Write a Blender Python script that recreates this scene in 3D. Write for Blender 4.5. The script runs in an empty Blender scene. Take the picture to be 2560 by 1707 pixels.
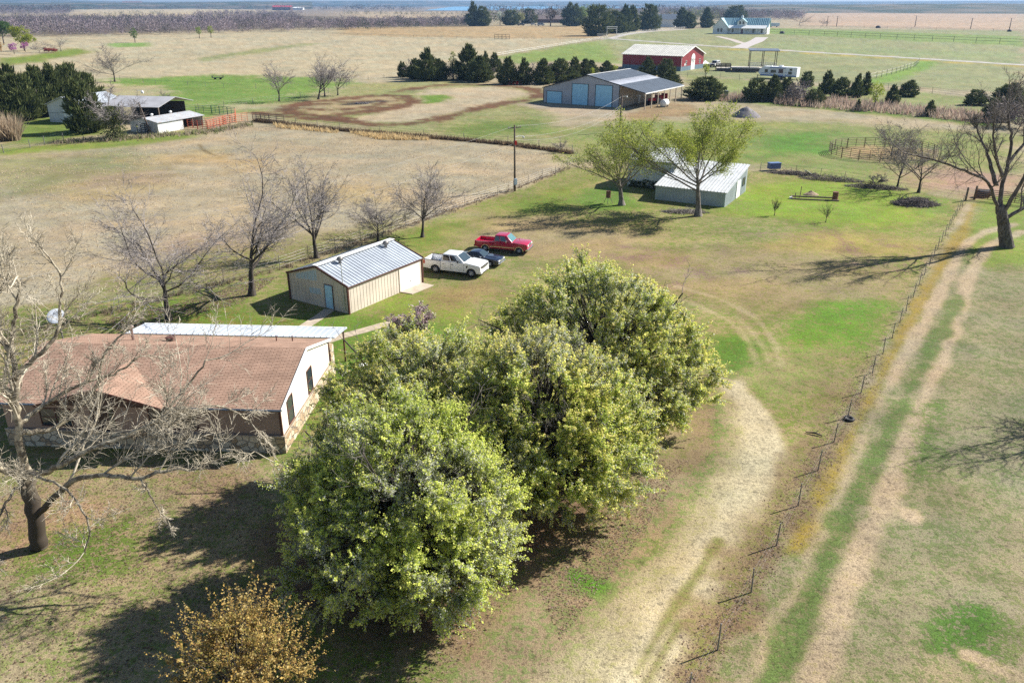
import bpy, math, random
import numpy as np
from mathutils import Vector, Matrix

# ---------------------------------------------------------------- camera, light, exposure
scene = bpy.context.scene
COL = scene.collection
CAM_H, FOC, CY, HOR = 23.5, 1991.0, 853.5, 10.0          # flying height (m), focal length and horizon of the 2560 px photograph
PITCH = math.atan((CY - HOR) / FOC)
cam_d = bpy.data.cameras.new('camera'); cam_d.lens = 28.0; cam_d.sensor_width = 36.0
cam_d.sensor_fit = 'HORIZONTAL'; cam_d.clip_start = 0.5; cam_d.clip_end = 60000
cam = bpy.data.objects.new('camera', cam_d); COL.objects.link(cam)
cam.location = (0, 0, CAM_H); cam.rotation_euler = (math.pi / 2 - PITCH, 0, 0)
scene.camera = cam

SUN_AZ, SUN_EL = math.radians(23.5), math.radians(37.0)    # azimuth counted from +X towards +Y
sun_dir = Vector((math.cos(SUN_EL) * math.cos(SUN_AZ), math.cos(SUN_EL) * math.sin(SUN_AZ), math.sin(SUN_EL)))
sun_d = bpy.data.lights.new('sun', 'SUN'); sun_d.energy = 5.0; sun_d.angle = math.radians(0.5); sun_d.color = (1.0, 0.955, 0.88)
sun = bpy.data.objects.new('sun', sun_d); COL.objects.link(sun)
sun.rotation_euler = sun_dir.to_track_quat('Z', 'Y').to_euler(); sun.location = (60, 30, 80)

world = bpy.data.worlds.new('World'); scene.world = world; world.use_nodes = True
nt = world.node_tree; nt.nodes.clear()
w_out = nt.nodes.new('ShaderNodeOutputWorld'); w_bg = nt.nodes.new('ShaderNodeBackground'); w_sky = nt.nodes.new('ShaderNodeTexSky')
w_sky.sky_type = 'NISHITA'; w_sky.sun_disc = False
w_sky.sun_elevation = SUN_EL; w_sky.sun_rotation = math.pi / 2 - SUN_AZ
w_sky.altitude = 300; w_sky.air_density = 1.0; w_sky.dust_density = 0.6; w_sky.ozone_density = 2.0
w_bg.inputs['Strength'].default_value = 0.062
nt.links.new(w_sky.outputs[0], w_bg.inputs[0]); nt.links.new(w_bg.outputs[0], w_out.inputs[0])
scene.view_settings.view_transform = 'Standard'; scene.view_settings.look = 'None'
scene.view_settings.exposure = 1.0; scene.view_settings.gamma = 1.0
scene.cycles.max_bounces = 6; scene.cycles.transparent_max_bounces = 8
scene.cycles.use_denoising = False; scene.cycles.diffuse_bounces = 3; scene.cycles.volume_bounces = 0

# ---------------------------------------------------------------- surveying: where a point of the photograph lies in the place
_c, _s = math.cos(PITCH), math.sin(PITCH)
def _ray(px, py):
    u = (px - 1280.0) / FOC; v = -(py - CY) / FOC
    return u, _c + v * _s, -_s + v * _c
def G(px, py, z=0.0):
    """ground point (height z) seen at a pixel of the photograph"""
    u, f, d = _ray(px, py); t = (z - CAM_H) / d
    return Vector((u * t, f * t, z))
def PY(px, py, y):
    """point at forward distance y seen at that pixel"""
    u, f, d = _ray(px, py); t = y / f
    return Vector((u * t, y, CAM_H + d * t))
def HT(py, P):
    """height of something standing at P whose top is at picture row py"""
    u, f, d = _ray(1280, py)
    return CAM_H + d * P[1] / f

RNG = np.random.default_rng(11)

# ---------------------------------------------------------------- objects
def tag(o, label=None, cat=None, group=None, kind=None):
    if label: o['label'] = label
    if cat: o['category'] = cat
    if group: o['group'] = group
    if kind: o['kind'] = kind
    return o
def thing(name, label, cat, loc=(0, 0, 0), rz=0.0, group=None):
    o = bpy.data.objects.new(name, None); COL.objects.link(o); o.empty_display_size = 0.3
    o.location = loc; o.rotation_euler = (0, 0, rz)
    return tag(o, label, cat, group)
def copy_tree(o, parent=None):
    c = o.copy(); COL.objects.link(c)
    if parent is not None: c.parent = parent
    for ch in o.children: copy_tree(ch, c)
    return c

def mesh_np(name, V, F, mat, parent=None, col=None, smooth=False):
    """mesh object from arrays; F is (n,3) or (n,4); col is a per-vertex colour"""
    me = bpy.data.meshes.new(name)
    V = np.ascontiguousarray(V, dtype=np.float32); F = np.ascontiguousarray(F, dtype=np.int32)
    n, k = F.shape
    me.vertices.add(len(V)); me.vertices.foreach_set('co', V.ravel())
    me.loops.add(n * k); me.loops.foreach_set('vertex_index', F.ravel())
    me.polygons.add(n); me.polygons.foreach_set('loop_start', np.arange(0, n * k, k, dtype=np.int32))
    if smooth: me.polygons.foreach_set('use_smooth', np.ones(n, dtype=bool))
    me.update(calc_edges=True)
    if col is not None:
        for an, arr in (col.items() if isinstance(col, dict) else [('tint', col)]):
            arr = np.asarray(arr, dtype=np.float32)
            if arr.ndim == 1:
                at = me.attributes.new(an, 'FLOAT', 'POINT'); at.data.foreach_set('value', arr)
            else:
                a4 = np.ones((len(V), 4), dtype=np.float32); a4[:, :3] = arr
                at = me.attributes.new(an, 'FLOAT_COLOR', 'POINT'); at.data.foreach_set('color', a4.ravel())
    me.materials.append(mat)
    o = bpy.data.objects.new(name, me); COL.objects.link(o)
    if parent is not None: o.parent = parent
    return o

class MB:
    """collects shapes for one mesh"""
    def __init__(s): s.v = []; s.f = []
    def add(s, V, F):
        b = len(s.v); s.v += [tuple(p) for p in V]; s.f += [tuple(i + b for i in f) for f in F]; return s
    def box(s, x0, x1, y0, y1, z0, z1):
        V = [(x, y, z) for z in (z0, z1) for y in (y0, y1) for x in (x0, x1)]
        return s.add(V, [(0, 2, 3, 1), (4, 5, 7, 6), (0, 1, 5, 4), (2, 6, 7, 3), (0, 4, 6, 2), (1, 3, 7, 5)])
    def beam(s, a, b, w, h):
        """box of width w and height h along a-b"""
        a = Vector(a); b = Vector(b); d = (b - a).normalized()
        up = Vector((0, 0, 1)) if abs(d.z) < .95 else Vector((0, 1, 0))
        n = d.cross(up).normalized() * (w / 2); m = d.cross(n).normalized() * (h / 2)
        V = [p + i * n + j * m for p in (a, b) for i, j in ((-1, -1), (1, -1), (1, 1), (-1, 1))]
        return s.add(V, [(0, 1, 2, 3), (7, 6, 5, 4), (0, 4, 5, 1), (1, 5, 6, 2), (2, 6, 7, 3), (3, 7, 4, 0)])
    def face(s, *P): return s.add(P, [tuple(range(len(P)))])
    def slab(s, P, t):
        """flat polygon P given a thickness t along its normal (downwards)"""
        P = [Vector(p) for p in P]; n = Vector((0, 0, 0))
        for i in range(len(P)):
            a, b = P[i], P[(i + 1) % len(P)]; n += a.cross(b)
        n.normalize()
        if n.z < -1e-6: n = -n; P = P[::-1]
        k = len(P); Q = [p - n * t for p in P]
        return s.add(P + Q, [tuple(range(k)), tuple(range(2 * k - 1, k - 1, -1))] + [(i, i + k, (i + 1) % k + k, (i + 1) % k) for i in range(k)])
    def ext(s, P2, axis, a, b):
        """2D outline extruded along an axis from a to b"""
        def m(p, t):
            if axis == 'y': return (p[0], t, p[1])
            if axis == 'x': return (t, p[0], p[1])
            return (p[0], p[1], t)
        k = len(P2)
        return s.add([m(p, a) for p in P2] + [m(p, b) for p in P2],
                     [tuple(range(k)), tuple(range(2 * k - 1, k - 1, -1))] + [(i, i + k, (i + 1) % k + k, (i + 1) % k) for i in range(k)])
    def tube(s, pts, r, n=6, cap=True):
        pts = [Vector(p) for p in pts]; m = len(pts)
        if not hasattr(r, '__len__'): r = [r] * m
        V = []; ref = None
        for i, p in enumerate(pts):
            d = (pts[min(i + 1, m - 1)] - pts[max(i - 1, 0)]).normalized()
            if ref is None: ref = Vector((1, 0, 0)) if abs(d.x) < .8 else Vector((0, 1, 0))
            a = (ref - d * ref.dot(d)).normalized(); b = d.cross(a); ref = a
            for j in range(n):
                t = 2 * math.pi * j / n; V.append(p + (a * math.cos(t) + b * math.sin(t)) * r[i])
        F = [(i * n + j, i * n + (j + 1) % n, (i + 1) * n + (j + 1) % n, (i + 1) * n + j) for i in range(m - 1) for j in range(n)]
        if cap: F += [tuple(range(n - 1, -1, -1)), tuple(range((m - 1) * n, m * n))]
        return s.add(V, F)
    def lathe(s, prof, c=(0, 0, 0), n=16, axis='z'):
        V = []; m = len(prof); c = Vector(c)
        for (r, h) in prof:
            for j in range(n):
                t = 2 * math.pi * j / n; x, y = r * math.cos(t), r * math.sin(t)
                V.append(c + (Vector((x, y, h)) if axis == 'z' else Vector((x, h, y)) if axis == 'y' else Vector((h, x, y))))
        F = [(i * n + j, i * n + (j + 1) % n, (i + 1) * n + (j + 1) % n, (i + 1) * n + j) for i in range(m - 1) for j in range(n)]
        F += [tuple(range(n - 1, -1, -1)), tuple(range((m - 1) * n, m * n))]
        return s.add(V, F)
    def build(s, name, mat, parent=None, smooth=False, bevel=0.0, seg=2):
        me = bpy.data.meshes.new(name); me.from_pydata([tuple(p) for p in s.v], [], s.f); me.update()
        import bmesh
        bm = bmesh.new(); bm.from_mesh(me); bmesh.ops.recalc_face_normals(bm, faces=bm.faces); bm.to_mesh(me); bm.free()
        if smooth:
            for p in me.polygons: p.use_smooth = True
        me.materials.append(mat)
        o = bpy.data.objects.new(name, me); COL.objects.link(o)
        if parent is not None: o.parent = parent
        if bevel > 0:
            b = o.modifiers.new('bevel', 'BEVEL'); b.width = bevel; b.segments = seg; b.limit_method = 'ANGLE'; b.angle_limit = math.radians(35)
            if smooth: b.harden_normals = False
        return o

# ---------------------------------------------------------------- materials
def srgb(r, g, b):
    f = lambda c: ((c / 255) / 12.92 if c / 255 <= .04045 else ((c / 255 + .055) / 1.055) ** 2.4)
    return (f(r), f(g), f(b))
class NT:
    def __init__(s, name):
        s.m = bpy.data.materials.new(name); s.m.use_nodes = True; s.t = s.m.node_tree; s.t.nodes.clear()
        s.out = s.n('ShaderNodeOutputMaterial')
    def n(s, typ, **kw):
        nd = s.t.nodes.new(typ)
        for k, v in kw.items(): setattr(nd, k, v)
        return nd
    def set(s, sock, v):
        if isinstance(v, bpy.types.NodeSocket): s.t.links.new(v, sock)
        elif v is not None:
            if hasattr(sock.default_value, '__len__') and not hasattr(v, '__len__'): v = (v, v, v)
            if hasattr(sock.default_value, '__len__') and len(sock.default_value) == 4 and len(v) == 3: v = (*v, 1)
            sock.default_value = v
    def pos(s, kind='Object'): return s.n('ShaderNodeTexCoord').outputs[kind]
    def attr(s, name, out='Color'): return s.n('ShaderNodeAttribute', attribute_name=name).outputs[out]
    def noise(s, vec, scale, detail=3, rough=.55, out='Fac'):
        nd = s.n('ShaderNodeTexNoise'); s.set(nd.inputs['Vector'], vec); nd.inputs['Scale'].default_value = scale
        nd.inputs['Detail'].default_value = detail; nd.inputs['Roughness'].default_value = rough; return nd.outputs[out]
    def map(s, vec, scale=(1, 1, 1), rot=(0, 0, 0), loc=(0, 0, 0)):
        nd = s.n('ShaderNodeMapping'); s.set(nd.inputs['Vector'], vec)
        nd.inputs['Scale'].default_value = scale; nd.inputs['Rotation'].default_value = rot; nd.inputs['Location'].default_value = loc
        return nd.outputs[0]
    def math(s, op, a, b=None, c=None):
        nd = s.n('ShaderNodeMath', operation=op)
        for i, x in enumerate((a, b, c)):
            if x is not None: s.set(nd.inputs[i], x)
        return nd.outputs[0]
    def ramp(s, v, lo, hi, a=0., b=1.):
        nd = s.n('ShaderNodeMapRange', interpolation_type='SMOOTHSTEP'); s.set(nd.inputs[0], v)
        for i, x in zip((1, 2, 3, 4), (lo, hi, a, b)): nd.inputs[i].default_value = x
        return nd.outputs[0]
    def mix(s, f, a, b, mode='MIX'):
        nd = s.n('ShaderNodeMix', data_type='RGBA', blend_type=mode); s.set(nd.inputs[0], f); s.set(nd.inputs[6], a); s.set(nd.inputs[7], b)
        return nd.outputs[2]
    def scale(s, col, f):
        nd = s.n('ShaderNodeVectorMath', operation='SCALE'); s.set(nd.inputs[0], col); s.set(nd.inputs['Scale'], f); return nd.outputs[0]
    def bump(s, h, strength=.3, dist=.02):
        nd = s.n('ShaderNodeBump'); nd.inputs['Strength'].default_value = strength; nd.inputs['Distance'].default_value = dist
        s.set(nd.inputs['Height'], h); return nd.outputs[0]
    def bsdf(s, col, rough=.6, metal=0., normal=None, spec=.5, coat=0.):
        p = s.n('ShaderNodeBsdfPrincipled'); s.set(p.inputs['Base Color'], col); s.set(p.inputs['Roughness'], rough)
        s.set(p.inputs['Metallic'], metal); p.inputs['Specular IOR Level'].default_value = spec
        if coat: p.inputs['Coat Weight'].default_value = coat; p.inputs['Coat Roughness'].default_value = .05
        if normal is not None: s.t.links.new(normal, p.inputs['Normal'])
        return p.outputs[0]
    def done(s, sh): s.t.links.new(sh, s.out.inputs['Surface']); return s.m

def M_plain(name, col, rough=.6, metal=0., var=.18, scale=1.5, spec=.4, bump=0., coat=0., fine=14.):
    k = NT(name); P = k.pos(); a = k.noise(P, scale, 4); b = k.noise(P, fine, 2)
    f = k.math('ADD', k.ramp(a, .25, .75, 1 - var, 1 + var), k.ramp(b, .3, .7, -var * .4, var * .4))
    return k.done(k.bsdf(k.scale(col, f), rough, metal, k.bump(b, bump, .02) if bump else None, spec, coat))
def M_siding(name, col, dirt, axis=0, pitch=.3, rough=.5, metal=0., streak=.25):
    """ribbed metal sheet: fine run marks down the sheets, faded patches"""
    k = NT(name); P = k.pos()
    st = k.noise(k.map(P, (2.2, 2.2, .12)), 1.6, 4); big = k.noise(P, .45, 3); fine = k.noise(P, 9., 2)
    f = k.math('MULTIPLY', k.ramp(st, .42, .75, 0, 1), streak * 1.6)
    c = k.mix(f, col, dirt); c = k.scale(c, k.math('ADD', k.ramp(big, .3, .7, .88, 1.08), k.ramp(fine, .3, .7, -.04, .04)))
    return k.done(k.bsdf(c, rough, metal, None, .4))
def M_leaf(name, trans=.35, hue=None, rough=.55):
    k = NT(name); c = k.attr('tint')
    d = k.bsdf(c, rough, 0, None, .06); t = k.n('ShaderNodeBsdfTranslucent'); k.set(t.inputs[0], c)
    m = k.n('ShaderNodeMixShader'); m.inputs[0].default_value = trans
    k.t.links.new(d, m.inputs[1]); k.t.links.new(t.outputs[0], m.inputs[2])
    return k.done(m.outputs[0])
def M_bark(name, c1, c2, scale=6.):
    k = NT(name); P = k.pos(); a = k.noise(k.map(P, (1, 1, .35)), scale, 4, .65); b = k.noise(P, .8, 3)
    c = k.mix(k.ramp(a, .35, .65), c1, c2); c = k.scale(c, k.ramp(b, .3, .7, .8, 1.2))
    return k.done(k.bsdf(c, .85, 0, k.bump(a, .6, .03), .2))

def vnoise(x, y, seed=0):
    xi = np.floor(x).astype(np.int64); yi = np.floor(y).astype(np.int64); fx = x - xi; fy = y - yi
    fx = fx * fx * (3 - 2 * fx); fy = fy * fy * (3 - 2 * fy)
    def h(a, b):
        n = (a * 374761393 + b * 668265263 + seed * 974711) & 0x7fffffff
        n = ((n ^ (n >> 13)) * 1274126177) & 0x7fffffff
        return ((n ^ (n >> 16)) & 0xffff) / 65535.0
    return (h(xi, yi) * (1 - fx) + h(xi + 1, yi) * fx) * (1 - fy) + (h(xi, yi + 1) * (1 - fx) + h(xi + 1, yi + 1) * fx) * fy
def fbm(x, y, seed=0, o=4):
    s = 0; a = .5; t = 0
    for i in range(o):
        s = s + a * vnoise(x * 2 ** i + 17.3 * i, y * 2 ** i - 9.1 * i, seed + i); t += a; a *= .5
    return s / t
# ---------------------------------------------------------------- the ground: one sheet to the horizon, grass, soil and wheel tracks as it grows and wears
KAL = 1.75
def pal(r, g, b):
    c = np.array(srgb(r, g, b)) / KAL; gr = max(0., min(1., (g - r) / 60. + .55)); l = c @ np.array([.3, .6, .1])
    return c + (l * np.array([1.06, 1.0, .80]) - c) * (.05 * gr + .02)
def in_poly(x, y, P):
    """signed distance to the outline, positive inside"""
    ins = np.zeros(len(x), bool); d2 = np.full(len(x), 1e18)
    n = len(P)
    for i in range(n):
        ax, ay = P[i]; bx, by = P[(i + 1) % n]
        c = (ay > y) != (by > y)
        ins ^= c & (x < (bx - ax) * (y - ay) / ((by - ay) if by != ay else 1e-9) + ax)
        ex, ey = bx - ax, by - ay; L = ex * ex + ey * ey + 1e-9
        t = np.clip(((x - ax) * ex + (y - ay) * ey) / L, 0, 1)
        d2 = np.minimum(d2, (x - ax - t * ex) ** 2 + (y - ay - t * ey) ** 2)
    d = np.sqrt(d2); return np.where(ins, d, -d)
def sst(a, b, v):
    t = np.clip((v - a) / (b - a), 0, 1); return t * t * (3 - 2 * t)

class Field:
    def __init__(s, X, Y):
        s.X, s.Y = X, Y; n = len(X); s.c1 = np.tile(pal(198, 182, 152), (n, 1)); s.c2 = np.tile(pal(168, 158, 112), (n, 1)); s.m = np.full(n, .35)
        s.R = np.hypot(X, Y)
        s.n1 = fbm(X / 9, Y / 9, 3) - .5; s.n2 = fbm(X / 2.2, Y / 2.2, 7, 3) - .5; s.n3 = fbm(X / 60, Y / 60, 5) - .5
    def put(s, idx, w, c1, c2, m):
        w = w[:, None]
        if c1 is not None: s.c1[idx] = s.c1[idx] * (1 - w) + c1 * w
        if c2 is not None: s.c2[idx] = s.c2[idx] * (1 - w) + c2 * w
        if m is not None: s.m[idx] = s.m[idx] * (1 - w[:, 0]) + m * w[:, 0]
    def area(s, px, f, c1=None, c2=None, m=None, amt=1., rag=1.2):
        P = [(g.x, g.y) for g in (G(a, b) for a, b in px)]
        xs = [p[0] for p in P]; ys = [p[1] for p in P]; e = f * 2.5 + 3
        idx = np.nonzero((s.X > min(xs) - e) & (s.X < max(xs) + e) & (s.Y > min(ys) - e) & (s.Y < max(ys) + e))[0]
        if not len(idx): return
        d = in_poly(s.X[idx], s.Y[idx], P) + (s.n1[idx] + .5 * s.n2[idx]) * f * 2 * rag
        s.put(idx, sst(-f, f, d) * amt, c1, c2, m)
    def line(s, px, wd, f, c1=None, c2=None, m=None, amt=1., rag=.6, ground=False):
        P = [(g[0], g[1]) for g in (px if ground else [G(a, b) for a, b in px])]
        xs = [p[0] for p in P]; ys = [p[1] for p in P]; e = wd + f * 2 + 2
        idx = np.nonzero((s.X > min(xs) - e) & (s.X < max(xs) + e) & (s.Y > min(ys) - e) & (s.Y < max(ys) + e))[0]
        if not len(idx): return
        x, y = s.X[idx], s.Y[idx]; d2 = np.full(len(idx), 1e18)
        # smooth the polyline
        Q = np.array(P)
        for _ in range(2):
            if len(Q) > 2: Q = np.vstack([Q[:1], np.vstack([np.stack([.75 * Q[:-1] + .25 * Q[1:], .25 * Q[:-1] + .75 * Q[1:]], 1).reshape(-1, 2)]), Q[-1:]])
        for i in range(len(Q) - 1):
            ax, ay = Q[i]; ex, ey = Q[i + 1] - Q[i]; L = ex * ex + ey * ey + 1e-9
            t = np.clip(((x - ax) * ex + (y - ay) * ey) / L, 0, 1)
            d2 = np.minimum(d2, (x - ax - t * ex) ** 2 + (y - ay - t * ey) ** 2)
        d = wd / 2 - np.sqrt(d2) + (s.n2[idx] * 1.4 + s.n1[idx] * .5) * f * 2 * rag
        s.put(idx, sst(-f, f, d) * amt, c1, c2, m)

def paint(F):
    A, L = F.area, F.line
    TAN, GOLD, GRN, BRT = pal(200, 183, 155), pal(206, 172, 116), pal(144, 158, 86), pal(128, 164, 70)
    STRAW, LAWN, BROWN, PALE = pal(190, 170, 122), pal(136, 152, 66), pal(160, 132, 104), pal(216, 202, 166)
    RED, DARK, YEL, HEN = pal(150, 106, 80), pal(104, 84, 66), pal(190, 156, 62), pal(160, 122, 122)
    far = lambda *a, **k: A(*a, **{'rag': 1.0, **k})
    # far country
    far([(0, 17), (2560, 17), (2560, 40), (1500, 46), (0, 46)], 150, pal(178, 160, 142), pal(140, 130, 110), .4)
    far([(0, 93), (860, 68), (1180, 67), (1180, 46), (700, 40), (500, 46), (0, 44)], 40, pal(135, 120, 108), pal(120, 115, 85), .4)
    far([(190, 22), (560, 24), (700, 27), (560, 40), (330, 44), (180, 38)], 40, pal(215, 195, 158), pal(200, 180, 130), .3)
    far([(850, 30), (1150, 30), (1180, 44), (880, 48)], 60, pal(205, 182, 150), pal(170, 160, 110), .3)
    far([(2000, 32), (2560, 26), (2560, 76), (2250, 70), (2000, 64)], 25, pal(214, 186, 158), pal(205, 175, 140), .4)
    far([(0, 96), (860, 76), (1500, 92), (1400, 112), (1180, 150), (960, 205), (330, 212), (0, 235)], 12, pal(208, 192, 160), pal(184, 178, 132), .35)
    far([(0, 150), (140, 128), (190, 120), (240, 132), (120, 150), (0, 168)], 6, pal(180, 165, 95), pal(140, 165, 60), .7)
    far([(270, 108), (370, 106), (380, 116), (280, 120)], 4, None, pal(130, 180, 60), .6)
    far([(480, 148), (640, 124), (760, 108), (800, 110), (640, 135), (500, 156)], 5, None, pal(150, 165, 90), .55)
    far([(850, 70), (1250, 66), (1500, 66), (1500, 97), (1200, 95), (850, 89)], 10, pal(208, 178, 132), pal(190, 168, 124), .4)
    far([(1250, 142), (1420, 112), (1530, 98), (1560, 160), (1430, 152), (1290, 160)], 5, pal(186, 178, 132), pal(148, 178, 78), .62)
    far([(1500, 100), (1560, 84), (1780, 70), (2560, 78), (2560, 238), (2300, 220), (1900, 200), (1720, 190), (1600, 180), (1560, 150)], 7, pal(186, 176, 142), pal(156, 172, 104), .5)
    far([(1900, 70), (2560, 92), (2560, 116), (2300, 104), (1900, 84)], 5, pal(178, 178, 118), pal(146, 178, 84), .6)
    far([(1880, 120), (2560, 160), (2560, 135), (2200, 120), (1960, 104)], 6, pal(186, 178, 144), pal(148, 176, 96), .5)
    L([(1700, 121), (1875, 125), (2066, 137), (2322, 153), (2560, 167)], 7, 3, pal(205, 182, 90), pal(190, 175, 80), .5)
    L([(2190, 206), (2240, 190), (2310, 165), (2320, 155)], 8, 3, pal(170, 178, 100), pal(140, 185, 70), .6)
    for px, w in (([(1500, 98), (1526, 97), (1563, 100), (1710, 111), (1780, 116), (1875, 121), (2066, 133), (2322, 148), (2700, 172)], 6.5), ([(1526, 96), (1560, 88), (1618, 80), (1710, 74)], 7)):
        L(px, w, 1.2, pal(206, 196, 182), pal(190, 180, 160), .3, .6)
    # left paddocks
    A([(290, 196), (560, 188), (860, 196), (880, 213), (720, 262), (560, 286), (345, 280), (300, 225)], 6, pal(178, 176, 110), pal(114, 164, 58), .56, 1., 1.8)
    A([(300, 216), (410, 214), (430, 236), (330, 252), (296, 240)], 4, pal(196, 180, 145), None, .3)
    A([(560, 262), (700, 258), (700, 268), (580, 278)], 3, pal(196, 180, 145), None, .35)
    A([(0, 300), (120, 290), (250, 300), (262, 332), (180, 350), (0, 366)], 4, pal(172, 168, 98), pal(130, 158, 64), .62)
    A([(250, 352), (480, 328), (510, 345), (340, 366), (110, 388), (0, 392), (0, 372)], 3, pal(176, 166, 100), pal(140, 165, 62), .6)
    # hay meadow beside the yard
    A([(0, 392), (340, 366), (500, 342), (640, 310), (850, 330), (1270, 364), (1424, 388), (1402, 428), (1320, 462), (1015, 570), (700, 680), (430, 742), (0, 765)], 2.2, pal(192, 178, 152), pal(196, 176, 132), .38)
    A([(0, 400), (330, 374), (420, 420), (250, 474), (0, 486)], 5, pal(172, 166, 132), pal(160, 162, 100), .45)
    for px in ([(310, 400), (560, 372), (620, 400), (330, 425)], [(480, 350), (580, 370), (640, 420), (520, 400)], [(140, 470), (420, 440), (400, 470), (150, 505)], [(930, 310), (1060, 330), (1180, 352), (900, 345)], [(820, 450), (960, 470), (930, 500), (800, 480)]):
        A(px, 3.5, pal(206, 182, 136), pal(204, 174, 118), .5, .6, 2.0)
    for px in ([(200, 440), (430, 420), (420, 450), (220, 470)], [(560, 560), (700, 600), (600, 650), (400, 680), (380, 620)]):
        A(px, 4, pal(182, 160, 142), pal(165, 150, 100), .4, .8)
    A([(300, 700), (700, 600), (1000, 540), (1000, 572), (700, 680), (430, 740), (250, 750)], 3, pal(176, 160, 120), pal(145, 150, 80), .5)
    L([(498, 360), (504, 372), (520, 382), (540, 390)], .8, .4, pal(140, 120, 85), None, .3)
    # the ploughed loops and the pasture round them
    A([(870, 214), (1100, 200), (1390, 228), (1370, 300), (1420, 380), (1250, 355), (900, 322), (640, 292), (720, 264)], 4, pal(196, 180, 138), pal(146, 162, 84), .5)
    A([(1060, 224), (1250, 216), (1330, 236), (1270, 256), (1140, 286), (1010, 308), (870, 302), (1000, 270)], 3, pal(206, 188, 158), pal(186, 172, 120), .3)
    A([(720, 262), (850, 240), (1000, 240), (1020, 256), (930, 282), (760, 292)], 2.5, pal(196, 172, 140), pal(160, 160, 90), .4)
    A([(1040, 240), (1110, 238), (1120, 256), (1050, 262)], 3, None, pal(125, 165, 50), .75)
    A([(1120, 312), (1340, 300), (1380, 330), (1200, 345)], 4, pal(172, 166, 108), pal(122, 152, 66), .62)
    for px, w in (([(640, 284), (720, 292), (850, 300), (923, 313), (1003, 312), (1084, 301), (1179, 276), (1270, 256), (1336, 248), (1352, 234), (1325, 220), (1252, 214), (1179, 211), (1113, 212), (1051, 219), (996, 229)], 4.5),
                  ([(850, 298), (804, 291), (722, 286), (716, 272), (768, 255), (850, 250), (923, 240), (996, 239), (1034, 249), (1012, 264), (941, 278), (860, 286)], 5.5),
                  ([(760, 262), (850, 258), (960, 250), (940, 268), (830, 276), (770, 272)], 3.5)):
        L(px, w, 1.6, pal(142, 100, 74), pal(112, 80, 60), .5, .95, 1.2)
    L([(868, 262), (905, 258), (950, 254)], 4, 1.2, pal(96, 84, 80), pal(80, 70, 66), .5)
    L([(640, 303), (850, 327), (1060, 344), (1270, 362), (1430, 384)], 1.8, .7, DARK, pal(120, 95, 70), .5)
    # round the grey barn
    A([(1280, 260), (1360, 258), (1600, 280), (1640, 292), (1580, 304), (1420, 286)], 3, pal(198, 180, 156), pal(180, 165, 120), .3)
    A([(1560, 286), (1640, 258), (1700, 262), (1770, 282), (1720, 294), (1600, 302)], 3, pal(176, 134, 102), pal(186, 168, 122), .5, .8, 2.2)
    A([(1400, 320), (1560, 302), (1900, 300), (2560, 332), (2560, 500), (2420, 500), (1900, 428), (1700, 420), (1430, 400)], 5, pal(186, 172, 122), pal(142, 164, 78), .54)
    A([(1900, 330), (2100, 335), (2080, 375), (1900, 400)], 5, pal(150, 140, 90), pal(110, 165, 55), .7)
    A([(2110, 372), (2180, 366), (2320, 372), (2330, 400), (2180, 404), (2110, 390)], 2, pal(200, 170, 130), pal(165, 165, 90), .4)
    A([(2240, 405), (2420, 420), (2560, 440), (2560, 500), (2430, 495), (2290, 470)], 4, pal(196, 160, 138), pal(170, 150, 100), .3)
    A([(1720, 190), (1900, 205), (2560, 250), (2560, 312), (2200, 285), (1900, 262), (1720, 240)], 4, pal(184, 170, 132), pal(146, 176, 78), .5)
    L([(1880, 252), (2030, 268), (2250, 290), (2450, 310)], 6, 3, pal(172, 170, 100), pal(128, 166, 58), .66)
    # the yard
    YARD = [(0, 765), (430, 742), (700, 682), (1015, 572), (1320, 464), (1420, 420), (1700, 420), (1900, 428), (2100, 452), (2420, 502), (2311, 690), (2150, 985), (1995, 1265), (1794, 1625), (1700, 1760), (0, 1760)]
    A(YARD, .8, STRAW, LAWN, .52)
    A([(0, 1160), (720, 1130), (720, 1300), (420, 1760), (0, 1760)], 2.5, pal(192, 170, 130), pal(140, 148, 80), .44)
    A([(60, 1330), (330, 1300), (300, 1420), (60, 1420)], 1.5, None, pal(110, 140, 50), .62)
    for px in ([(0, 1240), (200, 1200), (330, 1270), (120, 1330), (0, 1420)], [(350, 1180), (620, 1150), (700, 1220), (500, 1300)]):
        A(px, 1.2, pal(188, 152, 122), pal(150, 140, 84), .4, .7)
    A([(430, 742), (760, 800), (800, 840), (300, 810)], 1.5, pal(165, 145, 80), pal(120, 148, 50), .6)
    A([(640, 830), (900, 790), (1100, 800), (1150, 860), (900, 900), (840, 1000), (720, 1130), (760, 1000)], 1.5, pal(168, 160, 90), pal(118, 156, 48), .64)
    A([(880, 740), (1060, 720), (1180, 730), (1150, 800), (960, 800)], 1.6, pal(178, 162, 100), pal(146, 164, 60), .6)
    A([(1050, 720), (1250, 690), (1260, 740), (1100, 770)], 1.5, pal(172, 148, 100), pal(150, 150, 70), .35)
    A([(960, 600), (1180, 540), (1500, 430), (1420, 520), (1200, 590), (1050, 620)], 2.0, pal(168, 160, 82), pal(134, 160, 60), .58)
    A([(1180, 530), (1400, 540), (1640, 590), (1500, 640), (1330, 640), (1150, 600)], 3, pal(186, 164, 124), pal(160, 150, 88), .35)
    A([(1440, 470), (1560, 470), (1620, 520), (1500, 530), (1430, 505)], 1.5, None, pal(124, 160, 60), .7)
    A([(1840, 480), (1980, 450), (2120, 452), (2300, 480), (2320, 560), (2260, 600), (2000, 560), (1830, 540)], 3.5, pal(184, 174, 98), pal(146, 180, 48), .62)
    A([(2290, 480), (2400, 498), (2380, 540), (2300, 530)], 1.5, None, pal(134, 168, 62), .68)
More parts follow.
